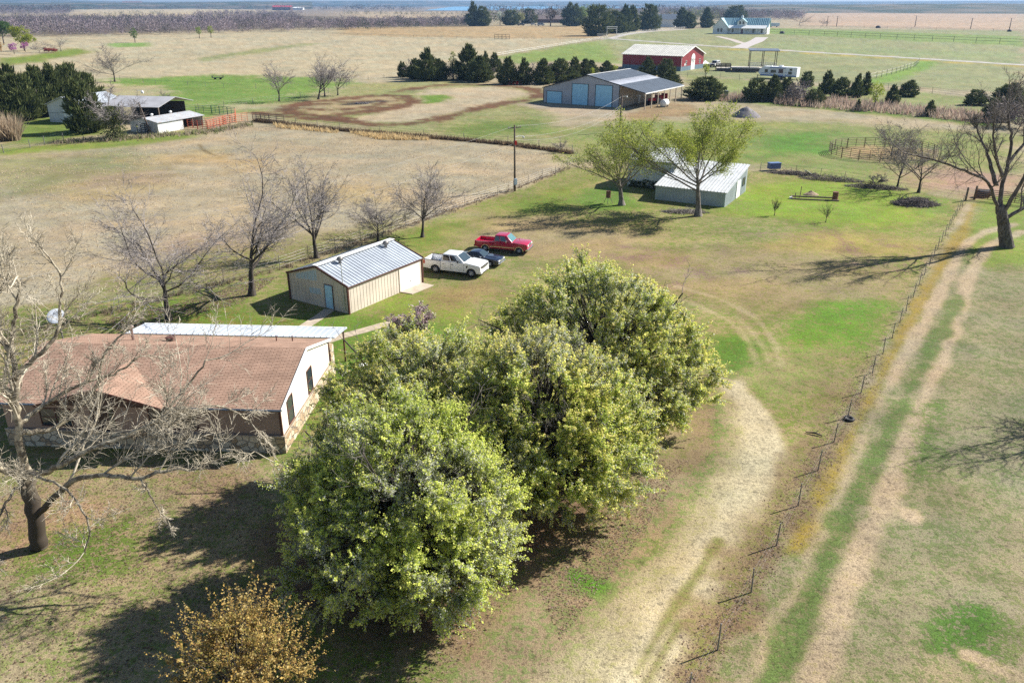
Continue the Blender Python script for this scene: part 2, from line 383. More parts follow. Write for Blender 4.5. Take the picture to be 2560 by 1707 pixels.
    A([(1880, 600), (2100, 570), (2350, 600), (2330, 650), (2100, 640), (1900, 640)], 2.5, pal(192, 174, 110), pal(160, 162, 72), .45)
    A([(1560, 640), (1900, 600), (2100, 640), (2240, 700), (2180, 790), (2000, 780), (1700, 720), (1560, 690)], 3, pal(186, 164, 124), pal(154, 148, 84), .45)
    for px, w in (([(1640, 640), (1740, 634), (1860, 640)], 2.0), ([(1880, 585), (1960, 598), (2060, 612)], 3.0), ([(2050, 575), (2130, 596)], 2.4), ([(1780, 696), (1850, 700)], 1.4), ([(2230, 650), (2330, 640)], 2.0), ([(1280, 490), (1340, 488)], 2.0), ([(1690, 668), (1600, 660)], 1.5)):
        L(px, w * 1.3, 1.8, HEN, None, None, .38, 3.0)
    A([(2004, 800), (2060, 752), (2200, 746), (2230, 770), (2150, 860), (2000, 890), (1960, 850)], 1.4, pal(174, 166, 96), pal(120, 164, 44), .64)
    A([(1780, 850), (1860, 838), (1930, 860), (1880, 935), (1800, 945)], .9, pal(160, 160, 80), pal(110, 152, 46), .7)
    A([(1800, 930), (2010, 880), (2080, 860), (2000, 990), (1920, 1060), (1890, 1000)], 1.6, pal(186, 172, 118), pal(150, 164, 84), .5)
    # wheel tracks of the turning loop and the drive
    for px in ([(1948, 912), (1944, 870), (1905, 806), (1850, 770), (1780, 740), (1690, 716)], [(1893, 912), (1880, 870), (1850, 820), (1790, 782), (1720, 756), (1660, 738)], [(1920, 900), (1900, 850), (1840, 790)]):
        L(px, .5, .35, pal(204, 188, 148), pal(180, 168, 112), .35, .62)
    A([(1310, 1440), (1400, 1380), (1640, 1150), (1720, 1140), (1760, 1020), (1800, 1010), (1780, 1140), (1690, 1310), (1540, 1500), (1430, 1760), (1040, 1760), (1180, 1620)], .9, pal(184, 158, 124), pal(140, 146, 88), .44)
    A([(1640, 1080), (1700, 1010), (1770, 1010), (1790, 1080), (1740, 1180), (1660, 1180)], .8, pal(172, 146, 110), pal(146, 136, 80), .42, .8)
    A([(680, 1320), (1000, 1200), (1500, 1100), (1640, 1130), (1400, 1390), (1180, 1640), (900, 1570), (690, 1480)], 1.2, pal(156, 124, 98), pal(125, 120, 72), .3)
    L([(1830, 1010), (1826, 1080), (1790, 1170), (1700, 1310), (1610, 1430), (1530, 1550), (1470, 1660)], 1.1, .5, None, pal(126, 150, 74), .62, .8, 1.8)
    L([(1440, 1440), (1500, 1470)], .8, .5, None, pal(110, 160, 45), .8)
    A([(1300, 1760), (1470, 1560), (1650, 1370), (1780, 1210), (1850, 1090), (1790, 960), (1850, 945), (1940, 1040), (1962, 1130), (1920, 1290), (1820, 1470), (1710, 1660), (1660, 1760)], .9, pal(206, 191, 152), pal(182, 172, 120), .34, .95, 1.2)
    for px, w in (([(1800, 952), (1862, 1000), (1893, 1060), (1890, 1150), (1838, 1270), (1740, 1430), (1630, 1590), (1540, 1740)], 1.1), ([(1840, 960), (1905, 1030), (1932, 1090), (1928, 1160), (1884, 1280), (1790, 1450), (1690, 1620), (1610, 1760)], 1.0),
                  ([(1880, 1010), (1930, 1080), (1925, 1140)], 1.4)):
        L(px, w * 1.1, .4, PALE, pal(202, 188, 146), .25, .95, 1.0)
    for px in ([(1800, 1350), (1740, 1440), (1660, 1560), (1590, 1680)], [(1700, 1560), (1640, 1660), (1600, 1740)]):
        L(px, .35, .25, pal(165, 155, 90), pal(140, 150, 70), .6, .8)
    # fence line, weeds and lane
    A([(2300, 690), (2400, 560), (2440, 505), (2620, 470), (2620, 1760), (1680, 1760), (1794, 1630), (1995, 1270), (2150, 990)], .6, pal(182, 170, 134), pal(132, 142, 88), .47)
    A([(2440, 505), (2560, 480), (2620, 640), (2500, 680), (2400, 660), (2420, 560)], 1.5, pal(178, 172, 98), pal(142, 168, 62), .62)
    A([(2340, 640), (2400, 560), (2430, 510), (2440, 510), (2420, 600), (2340, 720), (2240, 900), (2120, 1140), (2000, 1380), (1960, 1380), (2040, 1200), (2160, 990), (2260, 800)], .55, pal(196, 170, 104), pal(186, 158, 68), .6, .85, 1.6)
    L([(2115, 950), (2020, 1090), (1972, 1190), (1898, 1340), (1812, 1520), (1735, 1680)], 1.5, .8, pal(166, 142, 106), pal(142, 138, 76), .45, .85, 1.4)
    L([(2150, 985), (2045, 1178), (1941, 1363), (1830, 1560), (1740, 1720)], .7, .45, pal(146, 122, 98), pal(126, 128, 72), .4, .75, 1.4)
    for px, w in (([(2540, 560), (2480, 575), (2440, 590), (2406, 620), (2375, 680), (2340, 755), (2299, 826), (2257, 898), (2225, 960)], .85), ([(2250, 910), (2190, 1020), (2134, 1160), (2043, 1375), (1928, 1604), (1860, 1740)], .55), ([(2560, 580), (2500, 600), (2462, 620), (2430, 680), (2390, 780), (2349, 906), (2310, 1002), (2257, 1145), (2211, 1249), (2157, 1356), (2111, 1470), (2060, 1620), (2020, 1760)], 1.1)):
        L(px, w * 1.1, .32, pal(206, 184, 152), pal(188, 170, 126), .27, .92 if w > .6 else .55, 1.1)
    L([(2400, 740), (2340, 860), (2270, 980), (2200, 1110), (2130, 1260), (2060, 1410), (1990, 1570), (1930, 1700)], 1.0, .4, pal(160, 158, 108), pal(116, 142, 72), .66, .9, 1.2)
    A([(2300, 1000), (2360, 1000), (2330, 1120), (2280, 1180)], 1.0, None, pal(112, 142, 66), .68, .8, 1.8)
    for px in ([(2400, 1560), (2480, 1530), (2500, 1620), (2430, 1650), (2350, 1620)], [(2420, 1540), (2450, 1520), (2460, 1570)]):
        A(px, .7, None, pal(98, 142, 52), .68, .9, 2.4)
    for px in ([(2262, 1274), (2288, 1278), (2290, 1290), (2264, 1288)], [(2405, 1625), (2440, 1630), (2430, 1650), (2405, 1645)], [(2275, 1292), (2292, 1294), (2286, 1300)]):
        A(px, .22, pal(222, 196, 162), pal(205, 180, 140), .3, .8, 2.4)

def make_ground():
    el = np.concatenate([np.linspace(89.0, 49, 26)[:-1], np.linspace(49, 2.0, 560)[:-1]]); r = CAM_H / np.tan(np.radians(el))
    r = np.concatenate([r, np.geomspace(CAM_H / math.tan(math.radians(2.0)), 12500, 150)])
    th = np.concatenate([np.linspace(-180, -37, 30)[:-1], np.linspace(-37, 37, 700)[:-1], np.linspace(37, 180, 31)[:-1]])
    a = np.radians(th); R, A = np.meshgrid(r, a, indexing='ij'); nr, na = R.shape
    X = (R * np.sin(A)).ravel(); Y = (R * np.cos(A)).ravel()
    Z = np.zeros_like(X)
    X = np.append(X, 0); Y = np.append(Y, 0); Z = np.append(Z, 0)
    i = np.arange(nr - 1)[:, None] * na; j = np.arange(na)[None, :]; j2 = (j + 1) % na
    Fq = np.stack([i + j, i + na + j, i + na + j2, i + j2], -1).reshape(-1, 4)[:, ::-1]
    # close the middle under the drone with a fan of quads (last vertex is the centre)
    c = nr * na; jj = np.arange(0, na - 1, 2)
    fan = np.stack([np.full(len(jj), c), jj, jj + 1, (jj + 2) % na], -1)[:, ::-1]
    Fq = np.vstack([Fq, fan])
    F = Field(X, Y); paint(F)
    # broad natural variation from place to place
    pa = (fbm(X / 3.2, Y / 3.2, 41, 3) - .5)[:, None]; pb = (fbm(X / 1.1, Y / 1.1, 43, 3) - .5)[:, None]; pc = (fbm(X / 7.0 + 9, Y / 4.5, 47, 4) - .5)[:, None]
    v = (1 + .16 * F.n3[:, None] + .10 * F.n1[:, None] + .42 * pa + .34 * pb) * (1 + pc * np.array([[.30, .06, -.10]]))
    m = F.m + .12 * (fbm(X / 26, Y / 26, 21) - .5) + .14 * (fbm(X / 5.5, Y / 5.5, 31) - .5)
    k = NT('ground'); P = k.n('ShaderNodeNewGeometry').outputs['Position']
    na_, nb, nc, nd = k.noise(P, .45, 3, .6), k.noise(P, 1.5, 5, .72), k.noise(P, 5.0, 4, .72), k.noise(P, 17., 2, .6)
    s = k.math('ADD', k.attr('share', 'Fac'), k.math('MULTIPLY_ADD', nb, 1.7, -.85))
    s = k.math('ADD', s, k.math('MULTIPLY_ADD', nc, 1.7, -.85)); s = k.math('ADD', s, k.math('MULTIPLY_ADD', na_, .4, -.2))
    fr = k.ramp(s, .36, .64); col = k.mix(fr, k.attr('dry'), k.attr('fresh'))
    g = k.math('ADD', k.ramp(nd, .28, .72, .68, 1.24), k.ramp(nc, .30, .70, -.30, .28)); g = k.math('MULTIPLY', g, k.ramp(nb, .30, .70, .76, 1.18))
    g = k.math('MULTIPLY', g, k.ramp(k.noise(k.map(P, (1, 1, 1), (0, 0, 0), (37, 11, 0)), 7.5, 2, .6), .30, .42, .55, 1.0))  # painted dark specks, standing in for tiny shadows in the turf
    g = k.math('MULTIPLY', g, k.ramp(k.noise(k.map(P, (1, 1, 1), (0, 0, 0), (7, 51, 0)), 2.6, 3, .65), .32, .44, .68, 1.0))
    g = k.math('MULTIPLY', g, k.ramp(fr, 0, 1, 1.06, .88))
    col = k.scale(col, g)
    hgt = k.math('ADD', k.math('MULTIPLY', nc, .8), k.math('MULTIPLY', nd, .3))
    hgt = k.math('ADD', hgt, k.math('MULTIPLY', nb, .8))
    gm = k.done(k.bsdf(col, .95, 0, k.bump(hgt, .7, .07), .1))
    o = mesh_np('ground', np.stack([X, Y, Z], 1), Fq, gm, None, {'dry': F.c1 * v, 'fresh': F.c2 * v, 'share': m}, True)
    o['kind'] = 'structure'
    return o
ground = make_ground()

# lake, and the low wooded hills that close the view
def sheet(name, P, z, mat):
    m = MB(); m.face(*[(p[0], p[1], z) for p in P]); o = m.build(name, mat); o['kind'] = 'structure'; return o
k = NT('lake_water'); Pn = k.pos(); n_ = k.noise(Pn, .02, 3)
lake_m = k.done(k.bsdf((.10, .30, .50), .25, 0, k.bump(n_, .15, 1.0), .5))
sheet('lake', [G(1060, 27), G(1180, 28), G(1330, 24.5), G(1500, 24), G(1640, 21), G(1650, 16.5), G(1400, 15.4), G(1140, 16.5)], .6, lake_m)
def hill_range(name, R0, R1, a0, a1, hfun, mat, na=260, nr=10, col=None):
    a = np.radians(np.linspace(a0, a1, na)); t = np.linspace(0, 1, nr)
    A, T = np.meshgrid(a, t, indexing='xy'); R = R0 + (R1 - R0) * T
    X, Y = R * np.sin(A), R * np.cos(A)
    prof = np.sin(np.pi * T) ** .8
    Z = hfun(np.degrees(A), T, X, Y) * prof - .5
    i = np.arange(nr - 1)[:, None] * na; j = np.arange(na - 1)[None, :]
    Fq = np.stack([i + j, i + 1 + j, i + na + 1 + j, i + na + j], -1).reshape(-1, 4)
    o = mesh_np(name, np.stack([X.ravel(), Y.ravel(), Z.ravel()], 1), Fq, mat, None, None, True); o['kind'] = 'structure'; return o
k = NT('wooded_hill'); P = k.n('ShaderNodeNewGeometry').outputs['Position']
c = k.mix(k.ramp(k.noise(P, .006, 4), .35, .65), (.055, .065, .04), (.16, .13, .09)); c = k.mix(k.ramp(k.noise(k.map(P, (.4, .4, 2)), .02, 3), .45, .6), c, (.045, .06, .035))
hill_m = k.done(k.bsdf(c, .95, 0, None, .1))
hill_range('hills', 7200, 11000, -42, 42, lambda a, t, X, Y: 30 + 26 * fbm(X / 1500, Y / 1500, 4, 4) + 14 * np.exp(-((a + 9) / 9) ** 2) - 8 * np.exp(-((a + 22) / 5) ** 2) + 12 * np.exp(-((a + 30) / 6) ** 2) + 8 * np.exp(-((a - 32) / 9) ** 2), hill_m)
hill_range('hills', 4300, 6000, -42, -13, lambda a, t, X, Y: 13 + 26 * fbm(X / 700, Y / 700, 9, 4) + 6 * np.exp(-((a + 20) / 5) ** 2), hill_m)
hill_range('hills', 2500, 3800, 9, 42, lambda a, t, X, Y: np.clip((a - 9) / 5, 0, 1) * (14 + 14 * fbm(X / 400, Y / 400, 12, 4)), hill_m)
# ---------------------------------------------------------------- trees
def frustums(segs, k):
    """k-sided tapered segments from rows (p0, p1, r0, r1)"""
    S = np.asarray(segs, dtype=np.float64)
    p0, p1, r0, r1 = S[:, 0:3], S[:, 3:6], S[:, 6], S[:, 7]
    d = p1 - p0; d /= np.linalg.norm(d, axis=1, keepdims=True) + 1e-9
    ref = np.where(np.abs(d[:, 2:3]) < .9, np.array([[0, 0, 1.]]), np.array([[1., 0, 0]]))
    a = np.cross(d, ref); a /= np.linalg.norm(a, axis=1, keepdims=True) + 1e-9; b = np.cross(d, a)
    n = len(S); V = np.empty((n, 2 * k, 3))
    for j in range(k):
        t = 2 * math.pi * j / k; o = a * math.cos(t) + b * math.sin(t)
        V[:, j] = p0 + o * r0[:, None]; V[:, k + j] = p1 + o * r1[:, None]
    base = np.arange(n)[:, None] * 2 * k
    F = np.concatenate([np.stack([base[:, 0] + j, base[:, 0] + (j + 1) % k, base[:, 0] + k + (j + 1) % k, base[:, 0] + k + j], -1) for j in range(k)])
    return V.reshape(-1, 3), F
def join(parts):
    V, F, b = [], [], 0
    for v, f in parts: V.append(v); F.append(f + b); b += len(v)
    return np.vstack(V), np.vstack(F)

def _perp(d, rnd):
    x, y, z = rnd.gauss(0, 1), rnd.gauss(0, 1), rnd.gauss(0, 1)
    t = x * d[0] + y * d[1] + z * d[2]; x -= t * d[0]; y -= t * d[1]; z -= t * d[2]
    l = math.sqrt(x * x + y * y + z * z) + 1e-9; return x / l, y / l, z / l
def grow(rnd, p, d, L, r, lev, maxlev, prm, out):
    """one branch and all that grows on it; out[lev] gets rows (p0, p1, r0, r1)"""
    n = prm['n'][lev]; wig = prm['wig'][lev]; up = prm['up'][lev]; st = L / n; pts = [(p, d, r)]
    rend = prm.get('tip', .35)
    x, y, z = p; dx, dy, dz = d
    for i in range(n):
        a, b, c = _perp((dx, dy, dz), rnd); w = wig * rnd.random()
        dx += a * w; dy += b * w; dz += c * w + up
        l = math.sqrt(dx * dx + dy * dy + dz * dz); dx /= l; dy /= l; dz /= l
        q = (x + dx * st, y + dy * st, z + dz * st); r1 = r * (1 - (1 - rend) * (i + 1) / n)
        r0 = r * (1 - (1 - rend) * i / n)
        out[lev].append((x, y, z, q[0], q[1], q[2], r0, r1)); x, y, z = q; pts.append((q, (dx, dy, dz), r1))
    if lev >= maxlev: return
    nc = prm['kids'][lev]; nc = int(nc * (.8 + .4 * rnd.random()) + rnd.random())
    t0 = prm['t0'][lev]
    for i in range(nc):
        t = t0 + (1 - t0) * (i + rnd.random()) / nc; s = min(int(t * n), n - 1); f = t * n - s
        (a, da, ra), (b, db, rb) = pts[s], pts[s + 1]
        q = tuple(a[m] + (b[m] - a[m]) * f for m in range(3)); rr = ra + (rb - ra) * f
        pp = _perp(db, rnd); ang = prm['ang'][lev] * (.7 + .6 * rnd.random()); ca, sa = math.cos(ang), math.sin(ang)
        nd = tuple(db[m] * ca + pp[m] * sa for m in range(3))
        grow(rnd, q, nd, L * prm['len'][lev] * (.65 + .6 * rnd.random()) * (1.12 - .55 * t), max(rr * prm['rad'][lev] * (.8 + .3 * rnd.random()), prm['rmin']), lev + 1, maxlev, prm, out)
    if prm.get('lead', True):
        (q, dd, rr) = pts[-1]
        grow(rnd, q, dd, L * prm['len'][lev] * .8, max(rr * .9, prm['rmin']), lev + 1, maxlev, prm, out)

BARE = dict(n=[5, 8, 6, 5, 4], wig=[.07, .22, .30, .36, .36], up=[.0, .045, .04, .02, .0], kids=[8, 9, 6, 4], t0=[.42, .15, .10, .10], ang=[.62, .60, .68, .75],
            len=[1.75, .52, .50, .50], rad=[.62, .55, .52, .7], rmin=.016, tip=.34)
FAN = dict(BARE, kids=[6, 8, 5, 3], ang=[.55, .5, .6, .7], wig=[.07, .16, .24, .3, .3], rmin=.02)
def skeleton(seed, height, width, prm=BARE, trunk_r=.2, maxlev=4, lean=(0, 0), trunk_frac=.30, rmin=None):
    rnd = random.Random(seed); out = [[] for _ in range(6)]
    if prm is BARE: prm = dict(BARE, ang=[.34 + .34 * width / height] + BARE['ang'][1:])
    if rmin: prm = dict(prm, rmin=rmin)
    grow(rnd, (0, 0, 0), (lean[0], lean[1], 1), height * trunk_frac, trunk_r, 0, maxlev, prm, out)
    A = np.array([s for l in out for s in l]); top = A[:, 5].max(); hw = np.percentile(np.abs(A[:, 3:5] - A[:, 3:5].mean(0)), 99.4)
    fz, fx = height / top, (width / 2) / max(hw, .1)
    sc = np.array([fx, fx, fz, fx, fx, fz, 1, 1])
    return [np.array(l) * sc if l else np.zeros((0, 8)) for l in out]
def flare(S0, r):
    """root flare at the foot of the first segment"""
    S = S0.copy(); S[0, 6] *= 1.45; return S
def trunk_twigs(lv, root, tm, cm, tname='trunk', cname='crown', split=1, root_flare=True):
    t = []
    for i in range(0, split + 1):
        if len(lv[i]): t.append(frustums(flare(lv[i], 0) if i == 0 and root_flare else lv[i], 8 if i == 0 else 6))
    V, F = join(t); mesh_np(tname, V, F, tm, root, None, True)
    c = [frustums(lv[i], 4 if i == split + 1 else 3) for i in range(split + 1, 6) if len(lv[i])]
    if c: V, F = join(c); mesh_np(cname, V, F, cm, root)
def leaf_quads(rng, P, size, col, jitter=.35, aspect=.62, D=None, spread=1.0, N=None):
    """leaf-shaped quads at P with random attitude; D biases the leaf axis, N the way its face looks"""
    n = len(P); u = rng.normal(size=(n, 3)) * spread
    if N is not None:
        nn = rng.normal(size=(n, 3)) * .6 + N; nn /= np.linalg.norm(nn, axis=1, keepdims=True) + 1e-9
        u -= nn * (u * nn).sum(1, keepdims=True); u /= np.linalg.norm(u, axis=1, keepdims=True) + 1e-9; w = np.cross(nn, u)
    else:
        if D is not None: u = u * .55 + D
        u /= np.linalg.norm(u, axis=1, keepdims=True) + 1e-9
        w = rng.normal(size=(n, 3)); w -= u * (w * u).sum(1, keepdims=True); w /= np.linalg.norm(w, axis=1, keepdims=True) + 1e-9
    s = (np.asarray(size) * (1 + jitter * rng.normal(size=n)).clip(.45, 1.8))[:, None]
    V = np.stack([P - u * s * .5, P + w * s * .5 * aspect, P + u * s * .5, P - w * s * .5 * aspect], 1).reshape(-1, 3)
    F = np.arange(4 * n, dtype=np.int32).reshape(-1, 4)
    return V, F, np.repeat(col, 4, 0)

bark_dark = M_bark('dark_bark', (.035, .030, .026), (.10, .085, .072))
bark_grey = M_bark('grey_bark', (.09, .08, .07), (.24, .21, .185)); bark_mid = M_bark('mid_bark', (.06, .05, .043), (.17, .145, .125))
twig_pale = M_bark('pale_twigs', (.17, .15, .145), (.37, .335, .32), 2.)
twig_grey = M_bark('grey_twigs', (.13, .115, .105), (.29, .26, .24), 2.)
k = NT('sycamore_bark'); P = k.pos(); a = k.noise(P, 3.2, 3, .6); sx = k.n('ShaderNodeSeparateXYZ'); k.set(sx.inputs[0], P); zz = k.math('ADD', sx.outputs[2], k.math('MULTIPLY', a, 2.5))
syc_bark = k.done(k.bsdf(k.mix(k.ramp(zz, 3.4, 6.6), (.06, .047, .036), k.mix(k.ramp(a, .42, .56), (.43, .375, .27), (.17, .14, .10))), .75, 0, None, .25))
leaf_m = M_leaf('leaf', .48); needle_m = M_leaf('cedar_spray', .2, rough=.7); blossom_m = M_leaf('blossom', .4)

def bare_tree(name, label, px, py, top, width, seed, cat='tree', group=None, trunk_r=None, tm=None, cm=None, prm=BARE, maxlev=4, lean=(0, 0), frac=.30, P=None, h=None):
    P = P or G(px, py); h = h or HT(top, P)
    t = thing(name, label, cat, P, 0, group)
    lv = skeleton(seed, h, width, prm, trunk_r or h * .020, maxlev, lean, frac, .028 if P.y > 150 else None)
    trunk_twigs(lv, t, tm or bark_dark, cm or twig_pale)
    return t, lv

def spray_leaves(rng, C, shoots, per, length, size, cols_in, cols_tip, white, wcol, up=.55, spread=.5, jit=.07, tip0=.55, back=.35, nb=(.25, .1, .5), patch=2.2, seed=0):
    """leafy shoots fanning out of every clump centre C (x, y, z, outward direction)"""
    n = len(C); a = C[:, 3:6] * .8 + np.array([0, 0, up]) + rng.normal(size=(n, 3)) * .22; a /= np.linalg.norm(a, axis=1, keepdims=True)
    si = np.repeat(np.arange(n), shoots); m = len(si)
    d = a[si] + rng.normal(size=(m, 3)) * spread; d /= np.linalg.norm(d, axis=1, keepdims=True); L = length * (.45 + .9 * rng.random(m)) * (.75 + .5 * rng.random(n))[si]
    li = np.repeat(np.arange(m), per); q = len(li); t = .05 + .95 * rng.random(q) ** .85
    P = C[si[li], :3] - a[si[li]] * (length * back) + d[li] * (L[li] * t)[:, None] + rng.normal(size=(q, 3)) * jit * (1.25 - .7 * t)[:, None]
    P[:, 2] -= .10 * length * t ** 2 * (1 - a[si[li], 2]); P[:, 2] = np.maximum(P[:, 2], .06)
    ci, ct = np.array(cols_in), np.array(cols_tip); col = ci[rng.integers(0, len(ci), q)]
    warm = vnoise(P[:, 0] / patch + 50, P[:, 1] / patch + P[:, 2] / patch, seed + 1)
    tip = rng.random(q) < np.clip((t - tip0) * 2.2, 0, 1) * (.35 + .9 * warm); col = np.where(tip[:, None], ct[rng.integers(0, len(ct), q)], col)
    if white > 0:
        wz = white * (.2 + 1.6 * vnoise(P[:, 0] / 1.9 + 7, P[:, 2] / 1.9 + P[:, 1] / 2.3, seed + 2)); w = (~tip) & (rng.random(q) < wz); col = np.where(w[:, None], np.array(wcol), col)
    col = col * (.72 + .5 * rng.random((q, 1))) * (.86 + .28 * rng.random(n))[si[li], None]
    N = d[li] * .45 + np.array(nb); V, F, cc = leaf_quads(rng, P, size, col, .3, .68, None, 1., N)
    base = C[si, :3] - a[si] * (length * back); sg = np.concatenate([base, base + d * L[:, None] * .9, np.full((m, 1), .010), np.full((m, 1), .004)], 1)
    return V, F, cc, sg, a
def crown_points(rng, lumps, n_clump, per, cr, inner=.72):
    """leaf positions: clumps on the outsides of overlapping lumps (cx, cy, cz, rx, ry, rz)"""
    L = np.array(lumps); vol = (L[:, 3] * L[:, 4] + L[:, 4] * L[:, 5] + L[:, 3] * L[:, 5]); vol /= vol.sum()
    C = []; need = n_clump; tries = 0
    while sum(map(len, C)) < n_clump and tries < 30:
        tries += 1
        w = rng.choice(len(L), n_clump, p=vol); d = rng.normal(size=(n_clump, 3)); d /= np.linalg.norm(d, axis=1, keepdims=True)
        rad = inner + (1.04 - inner) * rng.random(n_clump) ** .55
        bump_ = .86 + .30 * vnoise(d[:, 0] * 2.4 + w * 7.7 + 3, d[:, 1] * 2.4 + d[:, 2] * 1.9, 5)
        p = L[w, :3] + d * L[w, 3:] * (rad * bump_)[:, None]
        q = ((p[:, None, :] - L[None, :, :3]) / L[None, :, 3:]); q2 = (q ** 2).sum(-1); q2[np.arange(n_clump), w] = 9
        ok = (q2.min(1) > inner ** 2 * .8) & (p[:, 2] > .9)
        C.append(np.concatenate([p[ok], d[ok]], 1))
    C = np.vstack(C)[:n_clump]
    r = cr * (.55 + .9 * rng.random(len(C)))
    idx = np.repeat(np.arange(len(C)), per)
    P = C[idx, :3] + rng.normal(size=(len(idx), 3)) * r[idx, None] * np.array([.55, .55, .45])
    return P, C, idx
ORD = ['first', 'second', 'third', 'fourth', 'fifth', 'sixth', 'seventh', 'eighth', 'ninth', 'tenth', 'eleventh', 'twelfth', 'thirteenth', 'fourteenth', 'fifteenth', 'sixteenth', 'seventeenth', 'eighteenth', 'nineteenth', 'twentieth']
# ---- the four blossoming pears in the yard
PEAR = dict(n=[5, 8, 6, 4], wig=[.1, .22, .35, .4], up=[.02, .05, .05, .03], kids=[7, 9, 5], t0=[.35, .2, .2], ang=[.8, .75, .8], len=[1.7, .42, .5], rad=[.55, .45, .5], rmin=.012, tip=.4, lead=False)
def pear(label, x, y, h, lumps, seed, nclump, size, mixw):
    lumps = [(a * 1.0, b * 1.0, c * .95, d * .95, e * .95, f * .91) for a, b, c, d, e, f in lumps]
    t = thing('blossoming_pear_tree', label, 'tree', (x, y, 0), 0, 'blossoming pear trees in the yard')
    R = max(abs(l[0]) + l[3] for l in lumps)
    lv = skeleton(seed, h * .93, R * 1.75, PEAR, .26, 3, (0, 0), .3)
    V, F = join([frustums(flare(lv[0], 0), 10), frustums(lv[1], 7)]); mesh_np('trunk', V, F, bark_dark, t, None, True)
    V, F = join([frustums(l, 4) for l in lv[2:4] if len(l)]); mesh_np('branches', V, F, bark_grey, t)
    rng = np.random.default_rng(seed)
    P, C, idx = crown_points(rng, lumps, int(nclump * .30), 2, .5, .48)
    V, F, cc, sg, ax = spray_leaves(rng, C, 10, 64, .95, size * .64, [(.47, .55, .11), (.54, .60, .13), (.38, .49, .10)], [(.80, .77, .21), (.74, .74, .19), (.76, .66, .28)] if mixw[2] > .04 else [(.72, .76, .17), (.60, .70, .14), (.78, .77, .24)], mixw[0] * 1.5, (.54, .55, .45), seed=seed)
    mesh_np('crown', V, F, leaf_m, t, cc)
    # limbs reaching every clump
    th = h * .26; st = np.array([0, 0, 1.]) * (th + .45 * np.clip(C[:, 2:3] - th, 0, 99)) * np.ones((1, 3)); st[:, :2] = 0; st[:, 2] = th + .40 * np.clip(C[:, 2] - th, -.5, 99); E = C[:, :3] - ax * .45
    mid = st * .45 + E * .55; mid[:, 2] -= .25; mid += rng.normal(size=mid.shape) * .2
    s2 = np.concatenate([np.concatenate([st, mid, np.full((len(C), 1), .055), np.full((len(C), 1), .035)], 1), np.concatenate([mid, E, np.full((len(C), 1), .035), np.full((len(C), 1), .016)], 1), sg])
    V, F = frustums(s2, 4); mesh_np('limbs', V, F, bark_dark, t)
    return t
pear('tall round blossoming pear tree beside the turning loop of the drive', 5.0, 42.0, 11.0,
     [(0, .3, 5.6, 5.0, 4.9, 4.7), (2.9, .6, 4.6, 4.3, 4.0, 3.7), (-3.1, 1.6, 5.4, 3.3, 3.4, 3.3), (-1.2, .4, 7.9, 3.5, 3.4, 3.0), (1.4, .2, 7.3, 3.5, 3.4, 3.0), (2.2, -2.4, 3.5, 3.6, 3.0, 2.7), (4.9, -.4, 3.6, 2.4, 3.0, 2.7), (-5.0, 2.2, 5.0, 2.0, 2.4, 2.2)], 5, 1650, .15, (.26, .16, .05))
pear('middle blossoming pear tree with tawny leaf tips, edge nearest the drive', 1.5, 34.3, 10.0,
     [(0, 0, 5.2, 4.4, 4.4, 4.2), (2.7, -.4, 4.2, 3.2, 3.2, 3.3), (-2.2, .3, 5.6, 3.2, 3.2, 3.3), (.2, .6, 7.4, 3.0, 3.0, 2.5), (1.0, -2.4, 3.4, 3.1, 2.4, 2.4), (-2.2, -2.6, 4.0, 2.9, 2.6, 3.0), (3.9, -1.2, 3.0, 2.0, 2.2, 2.2)], 6, 1450, .135, (.34, .20, .10))
pear('blossoming pear tree with tawny leaf tips reaching the gable wall of the house', -4.8, 36.0, 9.6,
     [(0, 0, 5.1, 4.2, 4.2, 4.1), (-2.3, -.3, 4.3, 2.7, 3.2, 3.0), (2.0, .6, 5.8, 3.0, 3.0, 3.0), (-.4, .6, 6.2, 3.0, 2.8, 2.2), (-3.2, -2.2, 3.0, 2.3, 2.5, 2.4), (.6, -2.4, 4.4, 3.0, 2.4, 2.6)], 7, 1350, .13, (.30, .20, .14))
pear('low spreading blossoming pear tree closest to the orange leafed tree', -4.3, 28.0, 9.8,
     [(.4, .2, 5.0, 4.0, 4.0, 4.0), (-2.7, .1, 4.1, 2.9, 3.2, 3.2), (2.1, -.2, 4.2, 2.7, 3.0, 3.0), (-.2, .8, 6.7, 3.0, 2.8, 2.5), (.9, -2.6, 3.3, 2.9, 2.3, 2.5), (-2.4, -2.1, 2.9, 2.9, 2.5, 2.3), (2.4, -2.4, 3.0, 2.0, 2.0, 2.0)], 8, 1900, .12, (.36, .15, .03))

